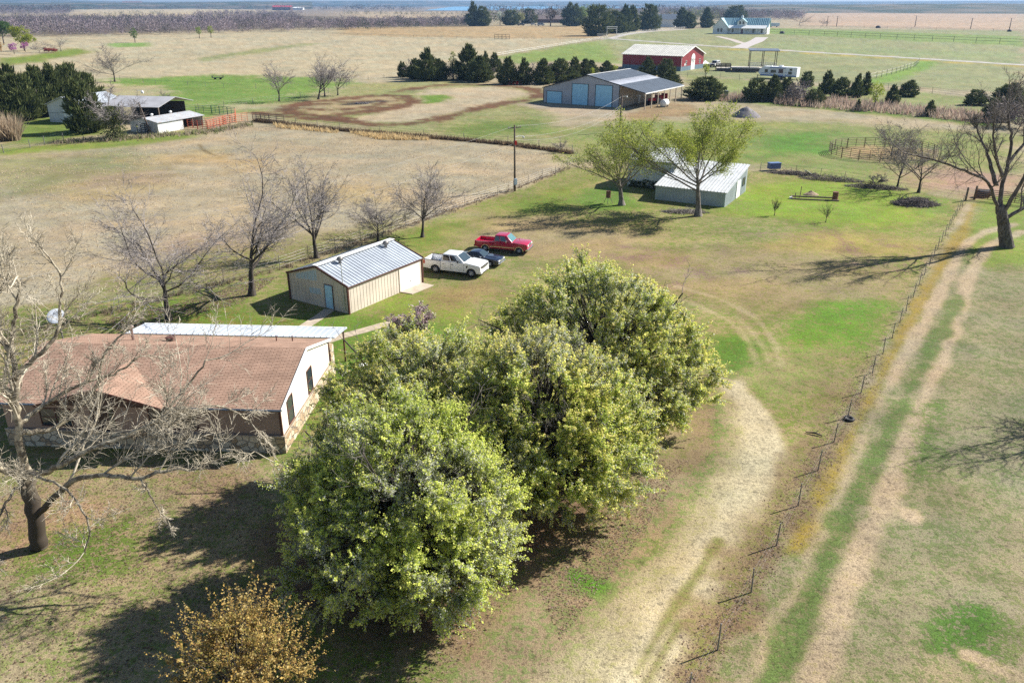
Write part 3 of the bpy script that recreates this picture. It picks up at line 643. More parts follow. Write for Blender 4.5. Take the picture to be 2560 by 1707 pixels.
# ---- tree with young orange leaves at the bottom of the picture
def twiggy_leafy(name, label, cat, loc, h, w, seed, leafcol, size, per, prm, tr=.12, trunk_m=None, twig_m=None, jit=.25, group=None, maxlev=3, lean=(0, 0), frac=.3, cluster=.16, tips=(2, 3)):
    t = thing(name, label, cat, loc, 0, group); rng = np.random.default_rng(seed)
    lv = skeleton(seed, h, w, prm, tr, maxlev, lean, frac)
    trunk_twigs(lv, t, trunk_m or bark_dark, twig_m or twig_grey, 'trunk', 'branches')
    S = np.vstack([lv[i] for i in tips if len(lv[i])])
    idx = np.repeat(np.arange(len(S)), per); f = rng.random((len(idx), 1))
    P = S[idx, :3] * (1 - f) + S[idx, 3:6] * f + rng.normal(size=(len(idx), 3)) * cluster
    lc = np.array(leafcol); w = rng.random(len(S)); j = rng.integers(0, len(lc), len(idx))
    col = lc[j] * (.7 + .6 * rng.random((len(idx), 1))) * (.85 + .3 * w[idx, None])
    d = S[idx, 3:6] - S[idx, :3]; d /= np.linalg.norm(d, axis=1, keepdims=True) + 1e-9
    V, F, cc = leaf_quads(rng, P, size, col, jit, .6, d); mesh_np('crown', V, F, leaf_m, t, cc)
    return t
SHRUB = dict(n=[4, 8, 6, 4], wig=[.1, .2, .35, .4], up=[.02, .06, .03, .02], kids=[14, 13, 6], t0=[.1, .2, .15], ang=[.85, .7, .8], len=[2.6, .38, .5], rad=[.55, .45, .5], rmin=.006, tip=.3, lead=False)
def spray_shrub(name, label, cat, loc, lumps, seed, nclump, shoots, per, length, size, cin, ctip, tr=.1, up=.8, spread=.42):
    t = thing(name, label, cat, loc); rng = np.random.default_rng(seed); P, C, idx = crown_points(rng, lumps, nclump, 2, .4, .35)
    V, F, cc, sg, ax = spray_leaves(rng, C, shoots, per, length, size, cin, ctip, 0, (1, 1, 1), up, spread, .06, .35, seed=seed); mesh_np('crown', V, F, leaf_m, t, cc)
    MB().tube([(0, 0, 0), (.05, 0, .9), (0, .05, 1.9)], [tr, tr * .8, tr * .4], 8).build('trunk', bark_dark, t, True)
    st = np.zeros((len(C), 3)); st[:, 2] = .4 + .35 * C[:, 2]; E = C[:, :3] - ax * .4; V, F = frustums(np.concatenate([np.concatenate([st, E, np.full((len(C), 1), .03), np.full((len(C), 1), .012)], 1), sg]), 4); mesh_np('limbs', V, F, bark_dark, t); return t
spray_shrub('orange_leafed_tree', 'small bushy tree with young orange leaves at the end of the pear row', 'tree', (-9.3, 20.5, 0), [(0, 0, 2.6, 2.3, 2.2, 2.2), (-.9, .3, 2.7, 1.6, 1.6, 1.7), (1.0, .3, 2.6, 1.6, 1.6, 1.7), (.1, -.8, 2.4, 1.8, 1.5, 1.6), (-.2, .6, 3.6, 1.4, 1.3, 1.2)], 31, 120, 7, 26, 1.2, .075,
            [(.38, .27, .085), (.42, .33, .11), (.34, .30, .08), (.30, .18, .07)], [(.56, .40, .13), (.50, .33, .10), (.58, .46, .20)])
twiggy_leafy('magnolia_shrub', 'small magnolia with pink blossom beside the stone path', 'shrub', G(1020, 838), 3.0, 4.2, 32,
             [(.48, .33, .38), (.56, .44, .47), (.40, .25, .30), (.55, .50, .48), (.30, .27, .20)], .15, 2, SHRUB, .07, None, bark_grey, .35, None, 3, (0, 0), .25, .08)
LIGHT = dict(n=[5, 8, 7, 5, 4], wig=[.1, .16, .24, .3, .3], up=[.02, .05, .04, .03, .02], kids=[11, 9, 6, 4], t0=[.55, .2, .15, .2], ang=[.72, .5, .55, .7], len=[2.2, .5, .48, .5], rad=[.55, .5, .5, .5], rmin=.010, tip=.35, lead=False)
LIME = [(.33, .37, .06), (.28, .34, .055), (.38, .40, .09), (.22, .28, .05)]
twiggy_leafy('leafing_shade_tree', 'spreading tree with bright lime young leaves before the low white barn', 'tree', G(1745, 540), 12.8, 19.0, 33, LIME, .15, 3, LIGHT, .38, bark_grey, twig_grey, .3, 'leafing trees by the white barn', 4, (0, 0), .15, .26, (4,))
twiggy_leafy('leafing_shade_tree', 'thinner leafing tree beside the feeder barrel, its branches half bare', 'tree', G(1554, 513), 11.2, 14.5, 34, LIME + [(.20, .24, .05)], .15, 1, LIGHT, .36, bark_grey, twig_grey, .3, 'leafing trees by the white barn', 4, (0, 0), .17, .24, (4,))

# ---- the sycamore and other trees with limbs surveyed one by one
def limbed_tree(name, label, loc, limbs, seed, tm, cm, prm, maxlev=3, cat='tree', group=None, kid_len=1., nkid=9, split=1):
    """limbs: (points, r0, r1) in world space; twigs grow from them"""
    t = thing(name, label, cat, loc, 0, group); rnd = random.Random(seed); B = Vector(loc)
    out = [[] for _ in range(6)]; tubes = MB()
    for (pts, r0, r1, kids) in limbs:
        pts = [Vector(p) - B for p in pts]; Q = pts
        for _ in range(2):
            if len(Q) > 2:
                N = [Q[0]]
                for i in range(len(Q) - 1): N += [Q[i] * .75 + Q[i + 1] * .25, Q[i] * .25 + Q[i + 1] * .75]
                Q = N + [Q[-1]]
        m = len(Q); Q = [p if i in (0, m - 1) else p + Vector((rnd.gauss(0, 1), rnd.gauss(0, 1), rnd.gauss(0, 1))) * min(r0 * .25, .035) for i, p in enumerate(Q)]
        R = [r0 + (r1 - r0) * (i / (m - 1)) ** .8 for i in range(m)]
        tubes.tube(Q, R, 9)
        tot = sum((Q[i + 1] - Q[i]).length for i in range(m - 1))
        for c in range(kids):
            f = (.18 if r0 < .25 else .5) + .8 * (c + rnd.random()) / kids; f = min(f, .98); s = min(int(f * (m - 1)), m - 2)
            p = Q[s].lerp(Q[s + 1], f * (m - 1) - s); d = (Q[s + 1] - Q[s]).normalized(); pp = Vector(_perp(d, rnd)); ang = .5 + .7 * rnd.random()
            if pp.z < -.25: pp.z *= -.5
            nd = d * math.cos(ang) + pp * math.sin(ang) + Vector((0, 0, .2))
            grow(rnd, tuple(p), tuple(nd.normalized()), tot * .38 * kid_len * (.6 + .7 * rnd.random()) * (1.2 - .6 * f), min(max(R[s] * .5, .012), .11), 1, maxlev, prm, out)
        if not kids: continue
        d = (Q[-1] - Q[-2]).normalized(); grow(rnd, tuple(Q[-1]), tuple(d), tot * .3 * kid_len, r1, 1, maxlev, prm, out)
    tubes.build('trunk', tm, t, True)
    c = [frustums(np.array(out[i]), 5 if i == 1 else 3) for i in range(1, 6) if len(out[i])]
    V, F = join(c); mesh_np('crown', V, F, cm, t)
    return t, out
SYC = dict(n=[4, 7, 6, 4, 3], wig=[.2, .32, .4, .4, .4], up=[.0, .05, .03, .0, 0], kids=[0, 9, 7, 5], t0=[.2, .12, .12, .15], ang=[.7, .72, .8, .85], len=[.8, .5, .5, .5], rad=[.5, .5, .5, .5], rmin=.013, tip=.35, lead=True)
sb = G(98, 1368); sy = sb.y
SL = [([sb, PY(92, 1300, sy), PY(72, 1230, sy), PY(60, 1175, sy)], .40, .30, 0),
      ([PY(62, 1180, sy), PY(48, 1090, sy - .2), PY(38, 1010, sy - .3), PY(40, 940, sy - .2), PY(28, 880, sy), PY(32, 800, sy + .3), PY(55, 730, sy + .5), PY(44, 690, sy + .6)], .20, .04, 8),
      ([PY(40, 945, sy - .2), PY(70, 905, sy + .2), PY(120, 870, sy + .6), PY(150, 820, sy + 1), PY(146, 770, sy + 1.3), PY(160, 700, sy + 1.6), PY(120, 640, sy + 1.8)], .12, .035, 6),
      ([PY(60, 1180, sy), PY(110, 1185, sy - .8), PY(180, 1150, sy - 1.4), PY(250, 1110, sy - 1.6), PY(330, 1090, sy - 1.2), PY(400, 1045, sy - .6), PY(450, 985, sy), PY(520, 900, sy + .6)], .16, .03, 8),
      ([PY(88, 1290, sy), PY(140, 1240, sy - .6), PY(190, 1192, sy - .9), PY(270, 1185, sy - 1.2), PY(350, 1200, sy - 1.6), PY(420, 1170, sy - 1.4), PY(500, 1176, sy - 1.2), PY(560, 1140, sy - 1), PY(640, 1130, sy - .8)], .17, .025, 8),
      ([PY(330, 1092, sy - 1.2), PY(380, 1075, sy - .8), PY(440, 1060, sy - .4), PY(520, 1010, sy), PY(580, 1020, sy + .2), PY(630, 1060, sy + .3)], .10, .025, 6),
      ([PY(45, 1060, sy - .2), PY(90, 1030, sy + .8), PY(150, 985, sy + 1.6), PY(230, 950, sy + 2.2), PY(290, 935, sy + 2.6), PY(350, 890, sy + 3)], .13, .03, 8),
      ([PY(45, 1080, sy - .2), PY(100, 1080, sy + .5), PY(160, 1060, sy + 1), PY(215, 1000, sy + 1.4), PY(250, 950, sy + 1.8), PY(260, 880, sy + 2.2), PY(310, 830, sy + 2.6)], .15, .03, 7),
      ([PY(60, 1190, sy), PY(20, 1180, sy - .8), PY(-40, 1150, sy - 1.6), PY(-120, 1160, sy - 2), PY(-200, 1120, sy - 2)], .2, .04, 6),
      ([PY(70, 1220, sy), PY(40, 1215, sy - 1.0), PY(20, 1250, sy - 1.8), PY(-10, 1300, sy - 2.2), PY(-20, 1400, sy - 2.4)], .09, .03, 4),
      ([PY(40, 1000, sy - .2), PY(0, 960, sy - .6), PY(-60, 900, sy - .8), PY(-90, 800, sy - .8), PY(-80, 700, sy - .8)], .2, .05, 7),
      ([PY(60, 1180, sy), PY(130, 1200, sy - 2.2), PY(190, 1240, sy - 3.4), PY(230, 1330, sy - 4), PY(210, 1380, sy - 4.2)], .08, .02, 4),
      ([PY(350, 1198, sy - 1.6), PY(380, 1240, sy - 2.2), PY(392, 1270, sy - 2.4), PY(420, 1300, sy - 2.5)], .05, .015, 3),
      ([PY(28, 880, sy), PY(-10, 830, sy + .4), PY(-20, 760, sy + .6), PY(20, 690, sy + .8)], .14, .04, 5)]
limbed_tree('sycamore_tree', 'big bare sycamore with pale mottled limbs in front of the brick coloured roof', sb, SL, 41, syc_bark, twig_pale if False else M_bark('sycamore_twigs', (.31, .27, .20), (.56, .50, .39), 2.), dict(SYC, rmin=.012, kids=[0, 10, 9, 4]), 3, nkid=9, kid_len=.88)

bb = G(2517, 618); by = bb.y
BL = [([bb, PY(2514, 595, by), PY(2509, 560, by), PY(2503, 530, by), PY(2500, 515, by)], .78, .42, 0),
      ([PY(2498, 528, by), PY(2480, 480, by - .5), PY(2470, 450, by - 1), PY(2430, 436, by - 1.5), PY(2380, 415, by - 2), PY(2330, 398, by - 2.4), PY(2280, 388, by - 2.6)], .2, .06, 9),
      ([PY(2490, 465, by - .6), PY(2478, 420, by), PY(2470, 390, by + .6), PY(2455, 350, by + 1), PY(2440, 320, by + 1.2)], .26, .06, 8),
      ([PY(2500, 520, by), PY(2502, 470, by + .3), PY(2520, 410, by + .6), PY(2530, 350, by + .8), PY(2520, 300, by + .8), PY(2525, 262, by + .9)], .27, .07, 10),
      ([PY(2508, 530, by), PY(2540, 480, by - .8), PY(2570, 420, by - 1.4), PY(2590, 350, by - 2), PY(2600, 290, by - 2)], .26, .07, 9),
      ([PY(2512, 545, by), PY(2560, 520, by + .8), PY(2610, 480, by + 1.5), PY(2660, 420, by + 2), PY(2690, 350, by + 2)], .24, .06, 9),
      ([PY(2505, 440, by + .4), PY(2490, 390, by - .6), PY(2480, 330, by - 1.4), PY(2486, 290, by - 1.8)], .2, .05, 7),
      ([PY(2520, 410, by + .6), PY(2560, 360, by + 2), PY(2590, 310, by + 3), PY(2580, 270, by + 3.5)], .2, .05, 7)]
limbed_tree('shade_tree', 'massive bare tree with thick forked trunk standing beside the lane', bb, BL, 42, bark_mid, bark_grey, dict(SYC, rmin=.018), 3, kid_len=.9)
t = bare_tree('bare_shade_tree', 'bare tree outside the mown field whose shadow falls on the grass', 0, 0, 0, 9, 43, P=Vector((36.2, 42.8, 0)), h=11, cm=twig_grey)

# ---- the row of bare pecans behind the garage
for (px, py, top, w, seed, lab) in ((422, 800, 405, 17.0, 51, 'wide bare pecan tree with a forked trunk just behind the house roof'), (630, 738, 312, 18.0, 52, 'tallest bare pecan tree, standing left of the metal garage'),
                                    (792, 645, 340, 10.5, 53, 'slender bare pecan tree rising behind the garage roof ridge'), (945, 603, 455, 9.0, 54, 'small bare pecan tree behind the far end of the garage'),
                                    (1056, 593, 388, 10.0, 55, 'bare pecan tree standing alone on grass right of the garage')):
    bare_tree('bare_pecan_tree', lab, px, py, top, w, seed, group='row of bare pecan trees', trunk_r=None)
for (px, py, top, w, seed, lab) in ((287, 205, 100, 21, 56, 'broad spreading bare tree in the beige meadow above the white shed'), (698, 254, 144, 10, 57, 'bare tree on the green paddock, left of the twin bare trees'),
                                    (796, 249, 126, 10, 58, 'bare tree with two leaning stems at the corner of the ploughed loop'), (812, 242, 140, 7, 59, 'bare tree close behind the leaning stems by the ploughed loop'), (845, 239, 145, 11, 60, 'bare tree right of the twin stems at the paddock fence'),
                                    (415, 270, 222, 5.5, 61, 'little round bare tree on the green paddock near the long shed'), (2242, 472, 318, 9, 62, 'middle bare tree at the brush row before the round pen'),
                                    (2296, 482, 303, 12.5, 63, 'wide bare tree casting branch shadows beside the dark brush pile'), (2227, 391, 292, 9, 64, 'grey bare tree standing inside the round pen'),
                                    (1992, 258, 214, 9, 65, 'thin grey bare tree among the cedars below the camper'), (1998, 64, 26, 32, 66, 'bare tree beside the white trailer behind the farmhouse'), (2056, 66, 44, 14, 67, 'small round bare tree on the far tan field'),
                                    (153, 129, 84, 26, 68, 'round bare orchard tree right of the redbuds'), (99, 132, 104, 12, 69, 'small bare tree between the redbuds and the red bush'), (240, 176, 120, 6, 70, None), (1402, 382, 340, 3.2, 71, 'tiny bare tree at the pasture corner near the pole'),
                                    (2194, 466, 430, 3.2, 72, 'broken stub of a tree leaning at the brush row')):
    if lab: bare_tree('bare_tree', lab, px, py, top, w, seed, cm=twig_grey if seed not in (57, 58, 59, 60) else twig_pale, lean=(.18, 0) if seed == 58 else (-.2, 0) if seed == 72 else (0, 0), maxlev=3 if seed in (66, 67, 68, 69, 71, 61, 65) else 4, prm=FAN if seed in (62, 63, 64, 57, 58, 59, 60) else BARE, frac=.24 if seed in (62, 63, 56) else .30)
for (px, py, top, w, seed, lab) in ((1936, 539, 488, 1.2, 73, 'single stick sapling on the lawn right of the white barn'), (2064, 556, 505, 2.4, 74, 'small forked sapling on the lawn in front of the rusty barrel')):
    bare_tree('sapling', lab, px, py, top, w, seed, group='saplings on the lawn', maxlev=2, cm=bark_dark, trunk_r=.05)

# ---- cedars
def cedar_mesh(seed, n=4200, shape=0, col=((.050, .074, .026), (.150, .165, .062))):
    """a cedar of unit height and width: boughs, each a bunch of feathery sprays"""
    rng = np.random.default_rng(seed); nb = 130; tb = rng.random(nb) ** 1.3 * .95; pb = np.arange(nb) * 2.39996 + rng.normal(size=nb) * .4; fb = .66 + .46 * rng.random(nb); qb = rng.random(nb)
    b = rng.integers(0, nb, n); f = rng.random(n) ** .6; t = tb[b] + rng.normal(size=n) * .022 + .085 * f * (1 - tb[b] * .5) - .03; t = np.clip(t, .0, .99); ph = pb[b] + rng.normal(size=n) * .26 / (.35 + f)
    prof = [lambda t: (1 - t) ** .72 * (.55 + .45 * np.minimum(1, t / .13)), lambda t: (1 - t) ** .5 * (.6 + .4 * np.minimum(1, t / .2)), lambda t: np.sqrt(np.clip(1 - (t * 1.0 - .38) ** 2 / .40, 0, 1)) * (.75 + .25 * (1 - t))][shape]
    rr = (prof(tb[b]) * .8 + prof(t) * .2) * fb[b] * (.30 + .75 * f)
    P = np.stack([np.cos(ph) * rr * .5, np.sin(ph) * rr * .5, t + .01], 1)
    D = np.stack([np.cos(ph) * .9, np.sin(ph) * .9, np.full(n, .65) + 1.5 * t], 1); D /= np.linalg.norm(D, axis=1, keepdims=True)
    D = D + rng.normal(size=(n, 3)) * .30; D /= np.linalg.norm(D, axis=1, keepdims=True)
    W = np.cross(D, rng.normal(size=(n, 3))); W /= np.linalg.norm(W, axis=1, keepdims=True)
    L = (.080 * (.5 + .9 * rng.random(n)) * (1.05 - .4 * t) * (1 + .35 * (f > .8)))[:, None]; wd = L * .30
    V = np.stack([P - D * L * .35 - W * wd * .6, P - D * L * .35 + W * wd * .6, P + D * L * .35 + W * wd * .35, P + D * L - W * wd * .1], 1).reshape(-1, 3)
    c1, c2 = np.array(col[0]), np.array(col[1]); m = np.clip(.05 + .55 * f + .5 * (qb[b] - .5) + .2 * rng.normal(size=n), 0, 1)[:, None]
    return V, np.arange(4 * n).reshape(-1, 4), np.repeat(c1 + (c2 - c1) * m, 4, 0)
CED = []
for sh, sd in ((0, 1), (0, 2), (1, 3), (2, 4), (0, 5), (1, 6)):
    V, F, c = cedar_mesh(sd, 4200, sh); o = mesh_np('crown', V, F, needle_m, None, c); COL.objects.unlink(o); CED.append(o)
ctr = MB(); ctr.tube([(0, 0, 0), (.004, 0, .3), (0, .004, .9)], [.022, .016, .004], 6); ced_trunk = ctr.build('trunk', bark_grey); COL.objects.unlink(ced_trunk)
def cedar(label, px, py, top, width_px, var, group=None, name='cedar_tree', cat='tree', P=None, h=None, w=None):
    P = P or G(px, py); h = h or HT(top, P); dep = P.y * _c + CAM_H * _s; w = w or width_px / FOC * dep * (1.2 if name == 'cedar_tree' and px < 1500 else 1.4 if name == 'pine_tree' else 1.05)
    t = thing(name, label, cat, P, random.Random(px * 7 + py).random() * 6.28, group)
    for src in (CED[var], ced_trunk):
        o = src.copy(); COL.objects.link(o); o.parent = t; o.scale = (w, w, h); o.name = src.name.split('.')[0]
    return t
g = 'cedars of the dense stand left of the white shed'
for i, (px, py, top, w, v) in enumerate(((-30, 296, 192, 90, 1), (22, 304, 190, 80, 0), (62, 300, 182, 80, 3), (104, 292, 164, 84, 0), (146, 286, 160, 84, 4), (186, 280, 156, 90, 2), (218, 272, 178, 78, 3), (40, 282, 160, 90, 1), (110, 274, 165, 90, 2), (170, 268, 163, 80, 0))):
    cedar('cedar in stand left of white shed, ' + (ORD[i] + ' from left in front row' if i < 7 else ORD[i - 7] + ' from left in back row'), px, py, top, w, v, g)
cedar('lone cedar with a bare lower trunk standing in front of the white shed', 221, 331, 196, 92, 2)
g = 'cedars of the hedge row behind the ploughed loop'
rowc = [(1007, 193, 153, 26, 2), (1040, 198, 146, 50, 1), (1070, 202, 120, 64, 0), (1098, 200, 146, 50, 2), (1172, 200, 111, 80, 0), (1200, 205, 140, 70, 4), (1270, 211, 142, 54, 1), (1310, 211, 145, 44, 0), (1357, 211, 147, 56, 4), (1400, 206, 146, 62, 2), (1428, 205, 168, 50, 1), (1436, 194, 142, 40, 0), (1462, 193, 147, 42, 4), (1478, 190, 150, 36, 1), (1516, 184, 152, 46, 0)]
for i, (px, py, top, w, v) in enumerate(rowc): cedar('dark cedar in the hedge row behind the ploughed loop, ' + ORD[i] + ' from the left', px, py, top, w, v, g)
for i, (px, py, top, w) in enumerate(((1214, 176, 128, 24), (1237, 180, 131, 38))): cedar(('narrow' if i == 0 else 'dark') + ' cedar standing behind the hedge row gap beside the white rail', px, py, top, w, i, g)
g = 'cedars beside the red barn'
for px, py, top, w, v, lab in ((1618, 195, 142, 52, 0, 'cedar in front of the long red barn wall, left of its neighbour'), (1664, 195, 146, 46, 3, 'rounder cedar in front of the red barn beside the gable corner'), (1676, 214, 174, 58, 4, 'feathery pale cedar behind the lean-to roof corner')):
    cedar(lab, px, py, top, w, v, g)
g = 'cedars scattered along the rough grass strip'
for px, py, top, w, v, lab in ((1762, 249, 190, 112, 2, 'widest bushy cedar on the rough strip, right of the lean-to'), (1890, 253, 196, 66, 3, 'dark cedar in front of the camper nose'), (1930, 254, 187, 56, 0, 'pointed dark cedar in front of the camper middle'), (1962, 250, 192, 50, 2, 'cedar before the rear half of the camper'),
                               (2016, 217, 178, 34, 3, 'egg shaped cedar standing alone right of the camper'), (2065, 235, 176, 46, 0, 'pointed cedar left of the broad flat cedar'), (2100, 244, 193, 62, 2, 'broad flat topped cedar between two pointed ones'), (2140, 244, 184, 38, 1, 'ragged cedar close left of the lime green tree'), (2162, 238, 180, 36, 4, 'tallest pointed cedar behind the lime green tree'),
                               (2228, 264, 211, 42, 0, 'conical cedar right of the lime green tree'), (2270, 242, 200, 54, 2, 'wide low cedar on the short green grass'), (2035, 264, 223, 50, 3, 'round low cedar at the edge of the red soil'), (2144, 275, 248, 18, 4, 'little cedar in the dry weeds'),
                               (2323, 291, 250, 32, 1, 'small dark cedar amid the tall dry weeds'), (2436, 263, 224, 52, 3, 'round cedar near the field fence on the right'), (2516, 264, 207, 92, 2, 'large spreading cedar by the right edge'), (2494, 303, 244, 74, 3, 'dense bushy cedar below the large spreading one')):
    cedar(lab, px, py, top, w, v, g)
# lime green and pale trees between them
def leafy(label, px, py, top, wpx, seed, cols, size=None, nclump=None, name='leafy_tree', trunk=True, group=None, white=None, lumpy=5, cat='tree'):
    P = G(px, py); h = HT(top, P); dep = P.y * _c + CAM_H * _s; w = wpx / FOC * dep; rnd = random.Random(seed); rng = np.random.default_rng(seed)
    t = thing(name, label, cat, P, 0, group)
    th = h * (.22 if trunk else .05)
    m = MB(); m.tube([(0, 0, 0), (w * .01, 0, h * .3), (-w * .01, 0, h * .62)], [h * .03, h * .022, h * .01], 7)
    for i in range(5):
        a = i * 1.26 + rnd.random(); m.tube([(0, 0, h * (.22 + .07 * i)), (math.cos(a) * w * .16, math.sin(a) * w * .16, h * (.42 + .07 * i)), (math.cos(a) * w * .3, math.sin(a) * w * .3, h * (.52 + .08 * i))], [h * .014, h * .009, h * .003], 5)
    m.build('trunk', bark_grey, t, True)
    L = [(0, 0, th + (h - th) * .5, w * .33, w * .33, (h - th) * .40)] + [(rnd.uniform(-.24, .24) * w, rnd.uniform(-.24, .24) * w, th + (h - th) * rnd.uniform(.3, .8), w * rnd.uniform(.16, .24), w * rnd.uniform(.16, .24), (h - th) * rnd.uniform(.15, .26)) for _ in range(lumpy)]
    L = [(a, b, c, d, e, min(f, h - c)) for a, b, c, d, e, f in L]
    s = size or w * .035; nc = nclump or 150
    P2, C, idx = crown_points(rng, L, nc, 22, w * .05, .45)
    lc = np.array(cols); col = lc[rng.integers(0, len(lc), len(P2))] * (.7 + .6 * rng.random((len(P2), 1))) * (.8 + .4 * rng.random(len(C))[idx, None])
    V, F, cc = leaf_quads(rng, P2, s, col, .3, .6); mesh_np('crown', V, F, leaf_m, t, cc); return t
YG = [(.34, .40, .04), (.28, .36, .05), (.40, .42, .08)]
leafy('lime green tree with a bare lower trunk among the cedars', 2184, 276, 204, 50, 81, YG)
leafy('slender lime green tree rising behind the widest cedar', 1763, 200, 152, 26, 82, YG)
leafy('pale lime tree standing between cedars in the hedge row', 1133, 200, 124, 32, 83, [(.22, .27, .05), (.28, .30, .07)])
leafy('small lime bush in the hedge row left of the grey barn roof', 1480, 194, 168, 20, 84, YG)
leafy('lime bush behind the ridge of the grey barn', 1536, 184, 162, 24, 85, YG)
leafy('light green tree on the meadow edge, left of a pair', 499, 97, 65, 20, 86, [(.22, .32, .05), (.28, .36, .06)], group='pair of light green trees at the far meadow edge')
leafy('light green tree on the meadow edge, right of a pair', 528, 95, 62, 20, 87, [(.26, .32, .05), (.30, .36, .06)], group='pair of light green trees at the far meadow edge')
leafy('ivy green tree standing alone on a green patch of the meadow', 338, 107, 70, 26, 88, [(.08, .16, .03), (.14, .22, .04)])
leafy('yellow green leafy tree behind the pink redbuds', 62, 128, 62, 66, 89, [(.24, .30, .04), (.32, .33, .06)], nclump=260)
leafy('orange leafed tree cut by the left edge of the scene', -2, 146, 88, 44, 90, [(.40, .20, .05), (.34, .22, .06)], nclump=200)
leafy('tall green tree behind the orange leafed one', 10, 110, 48, 60, 91, [(.06, .12, .03), (.10, .17, .04)], nclump=240)
leafy('pink flowering redbud in front of the yellow green tree', 64, 131, 104, 24, 92, [(.50, .18, .42), (.42, .14, .36)], name='redbud_tree', group='flowering redbuds')
leafy('pink flowering redbud partly behind the orange leafed tree', 36, 136, 106, 28, 93, [(.50, .22, .46), (.40, .16, .36)], name='redbud_tree', group='flowering redbuds')
leafy('low red leafed bush under the round orchard tree', 130, 133, 121, 42, 94, [(.34, .08, .07), (.28, .10, .08)], name='red_bush', trunk=False, cat='bush')
# pines and other trees round the far homestead
g = 'trees round the far homestead'
for i, (px, py, top, w, v, lab) in enumerate(((1183, 66, 4, 32, 0, 'tall dark pine at the left end of the homestead trees'), (1206, 66, 15, 36, 2, 'broad dark pine right beside the tallest left pine'), (1278, 64, 25, 34, 3, 'round dark cedar left of the parked dark truck'), (1322, 60, 22, 32, 3, 'dark pine behind the parked dark truck'),
                                              (1431, 66, 6, 50, 2, 'big bushy evergreen left of the gate pine'), (1495, 90, 11, 58, 3, 'big dark pine standing next to the white gate frame'), (1540, 84, 26, 50, 2, 'grey green pine just behind the white gate frame'), (1562, 82, 12, 40, 0, 'tall dark pine behind the gate frame'), (1580, 80, 14, 36, 4, 'dark pine left of the roadside pine'), (1622, 77, 10, 42, 3, 'full dark pine in front of the white barn'),
                                              (1703, 70, 18, 34, 0, 'dark pine right of the white barn'), (1722, 72, 30, 30, 2, 'low dark pine left of the farmhouse'), (1765, 70, 18, 30, 1, 'pointed pine behind the farmhouse left wing'), (1838, 55, 14, 44, 3, 'dark evergreen behind the farmhouse roof'))):
    cedar(lab, px, py, top, w, v, g, 'pine_tree')
leafy('pale yellowish tree between two dark homestead pines', 1303, 62, 28, 28, 95, [(.30, .32, .12), (.36, .34, .16)], group=g)
leafy('white blossoming tree left of the round dark cedar', 1250, 64, 25, 26, 96, [(.55, .58, .52), (.42, .46, .36)], group=g)
leafy('light green tree behind the big bushy evergreen', 1462, 62, 8, 44, 97, [(.18, .26, .06), (.24, .30, .07)], group=g)
leafy('rust brown dying pine in the homestead yard', 1376, 66, 13, 38, 98, [(.13, .085, .06), (.10, .09, .055)], name='pine_tree', group=g)
leafy('dense grey green tree behind the roadside pines', 1520, 70, 14, 40, 99, [(.20, .20, .14), (.16, .18, .12)], group=g)
# the ivy grown bare tree by the white shed
vp = G(292, 348); vt, lv = bare_tree('ivy_grown_tree', 'half dead tree with ivy round its trunk beside the white shed', 292, 348, 196, 13, 101, cm=twig_pale, tm=bark_grey)
rng = np.random.default_rng(77); n = 2200; hh = HT(196, vp); tz = rng.random(n) ** 1.3 * hh * .55
P = np.stack([rng.normal(size=n) * (1.15 - tz / hh), rng.normal(size=n) * (1.15 - tz / hh), tz], 1)
V, F, cc = leaf_quads(rng, P, .34, np.array([[.11, .125, .05]]) * (.6 + .9 * rng.random((n, 1))), .3, .6); mesh_np('ivy', V, F, leaf_m, vt, cc)
# ---------------------------------------------------------------- building materials
white_sheet = M_siding('white_sheet_metal', (.60, .61, .60), (.46, .44, .40))
tan_sheet = M_siding('tan_sheet_metal', (.64, .555, .465), (.52, .44, .36), streak=.2)
galv = M_siding('galvanised_roof', (.46, .50, .55), (.39, .42, .45), rough=.45, metal=.2)
old_galv = M_siding('weathered_galvanised_roof', (.56, .58, .59), (.40, .39, .37), rough=.5, metal=.1, streak=.45)
pale_roof = M_siding('pale_roof_sheet', (.58, .57, .52), (.44, .41, .36), rough=.5)
grey_wall = M_siding('grey_sheet_wall', (.40, .415, .46), (.34, .35, .39), streak=.1)
slate_roof = M_siding('slate_grey_roof', (.125, .15, .185), (.10, .12, .145), rough=.5, streak=.15)
red_wall = M_siding('barn_red_sheet', (.24, .022, .03), (.18, .02, .026), streak=.15)
brown_trim = M_plain('brown_trim', (.10, .040, .030), .5)
dark_trim = M_plain('dark_trim', (.03, .035, .045), .5)
white_paint = M_plain('white_paint', (.80, .80, .78), .45, var=.06)
shade_blue = M_plain('shade_blue_barn_door', (.34, .62, .80), .5, var=.08)  # blue of the shaded barn doors is painted into this colour
door_shade_blue = M_plain('shade_blue_garage_door', (.42, .66, .80), .5, var=.06)  # garage door in shade: its blue cast is put into the colour
concrete = M_plain('concrete', (.42, .35, .27), .9, var=.16, bump=.3)
flagstone = M_plain('flagstone', (.40, .33, .24), .9, var=.25, scale=2.5, bump=.4)
glass_dark = M_plain('window_glass', (.03, .04, .05), .06, var=.1, spec=.9)
steel = M_plain('steel_post', (.20, .19, .18), .5, .3)
rust_steel = M_plain('rusty_steel', (.20, .085, .05), .75, var=.3)
wood_post = M_plain('weathered_wood', (.16, .125, .095), .9, var=.3, bump=.3)
wire_m = M_plain('fence_wire', (.22, .215, .21), .5, .4)
white_wire = M_plain('pale_wire', (.55, .55, .53), .5, .2)
black_m = M_plain('black_rubber', (.012, .012, .013), .7)
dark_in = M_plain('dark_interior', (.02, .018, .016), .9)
teal_roof = M_siding('pale_metal_roof', (.30, .46, .50), (.40, .54, .58), rough=.4, metal=.15)

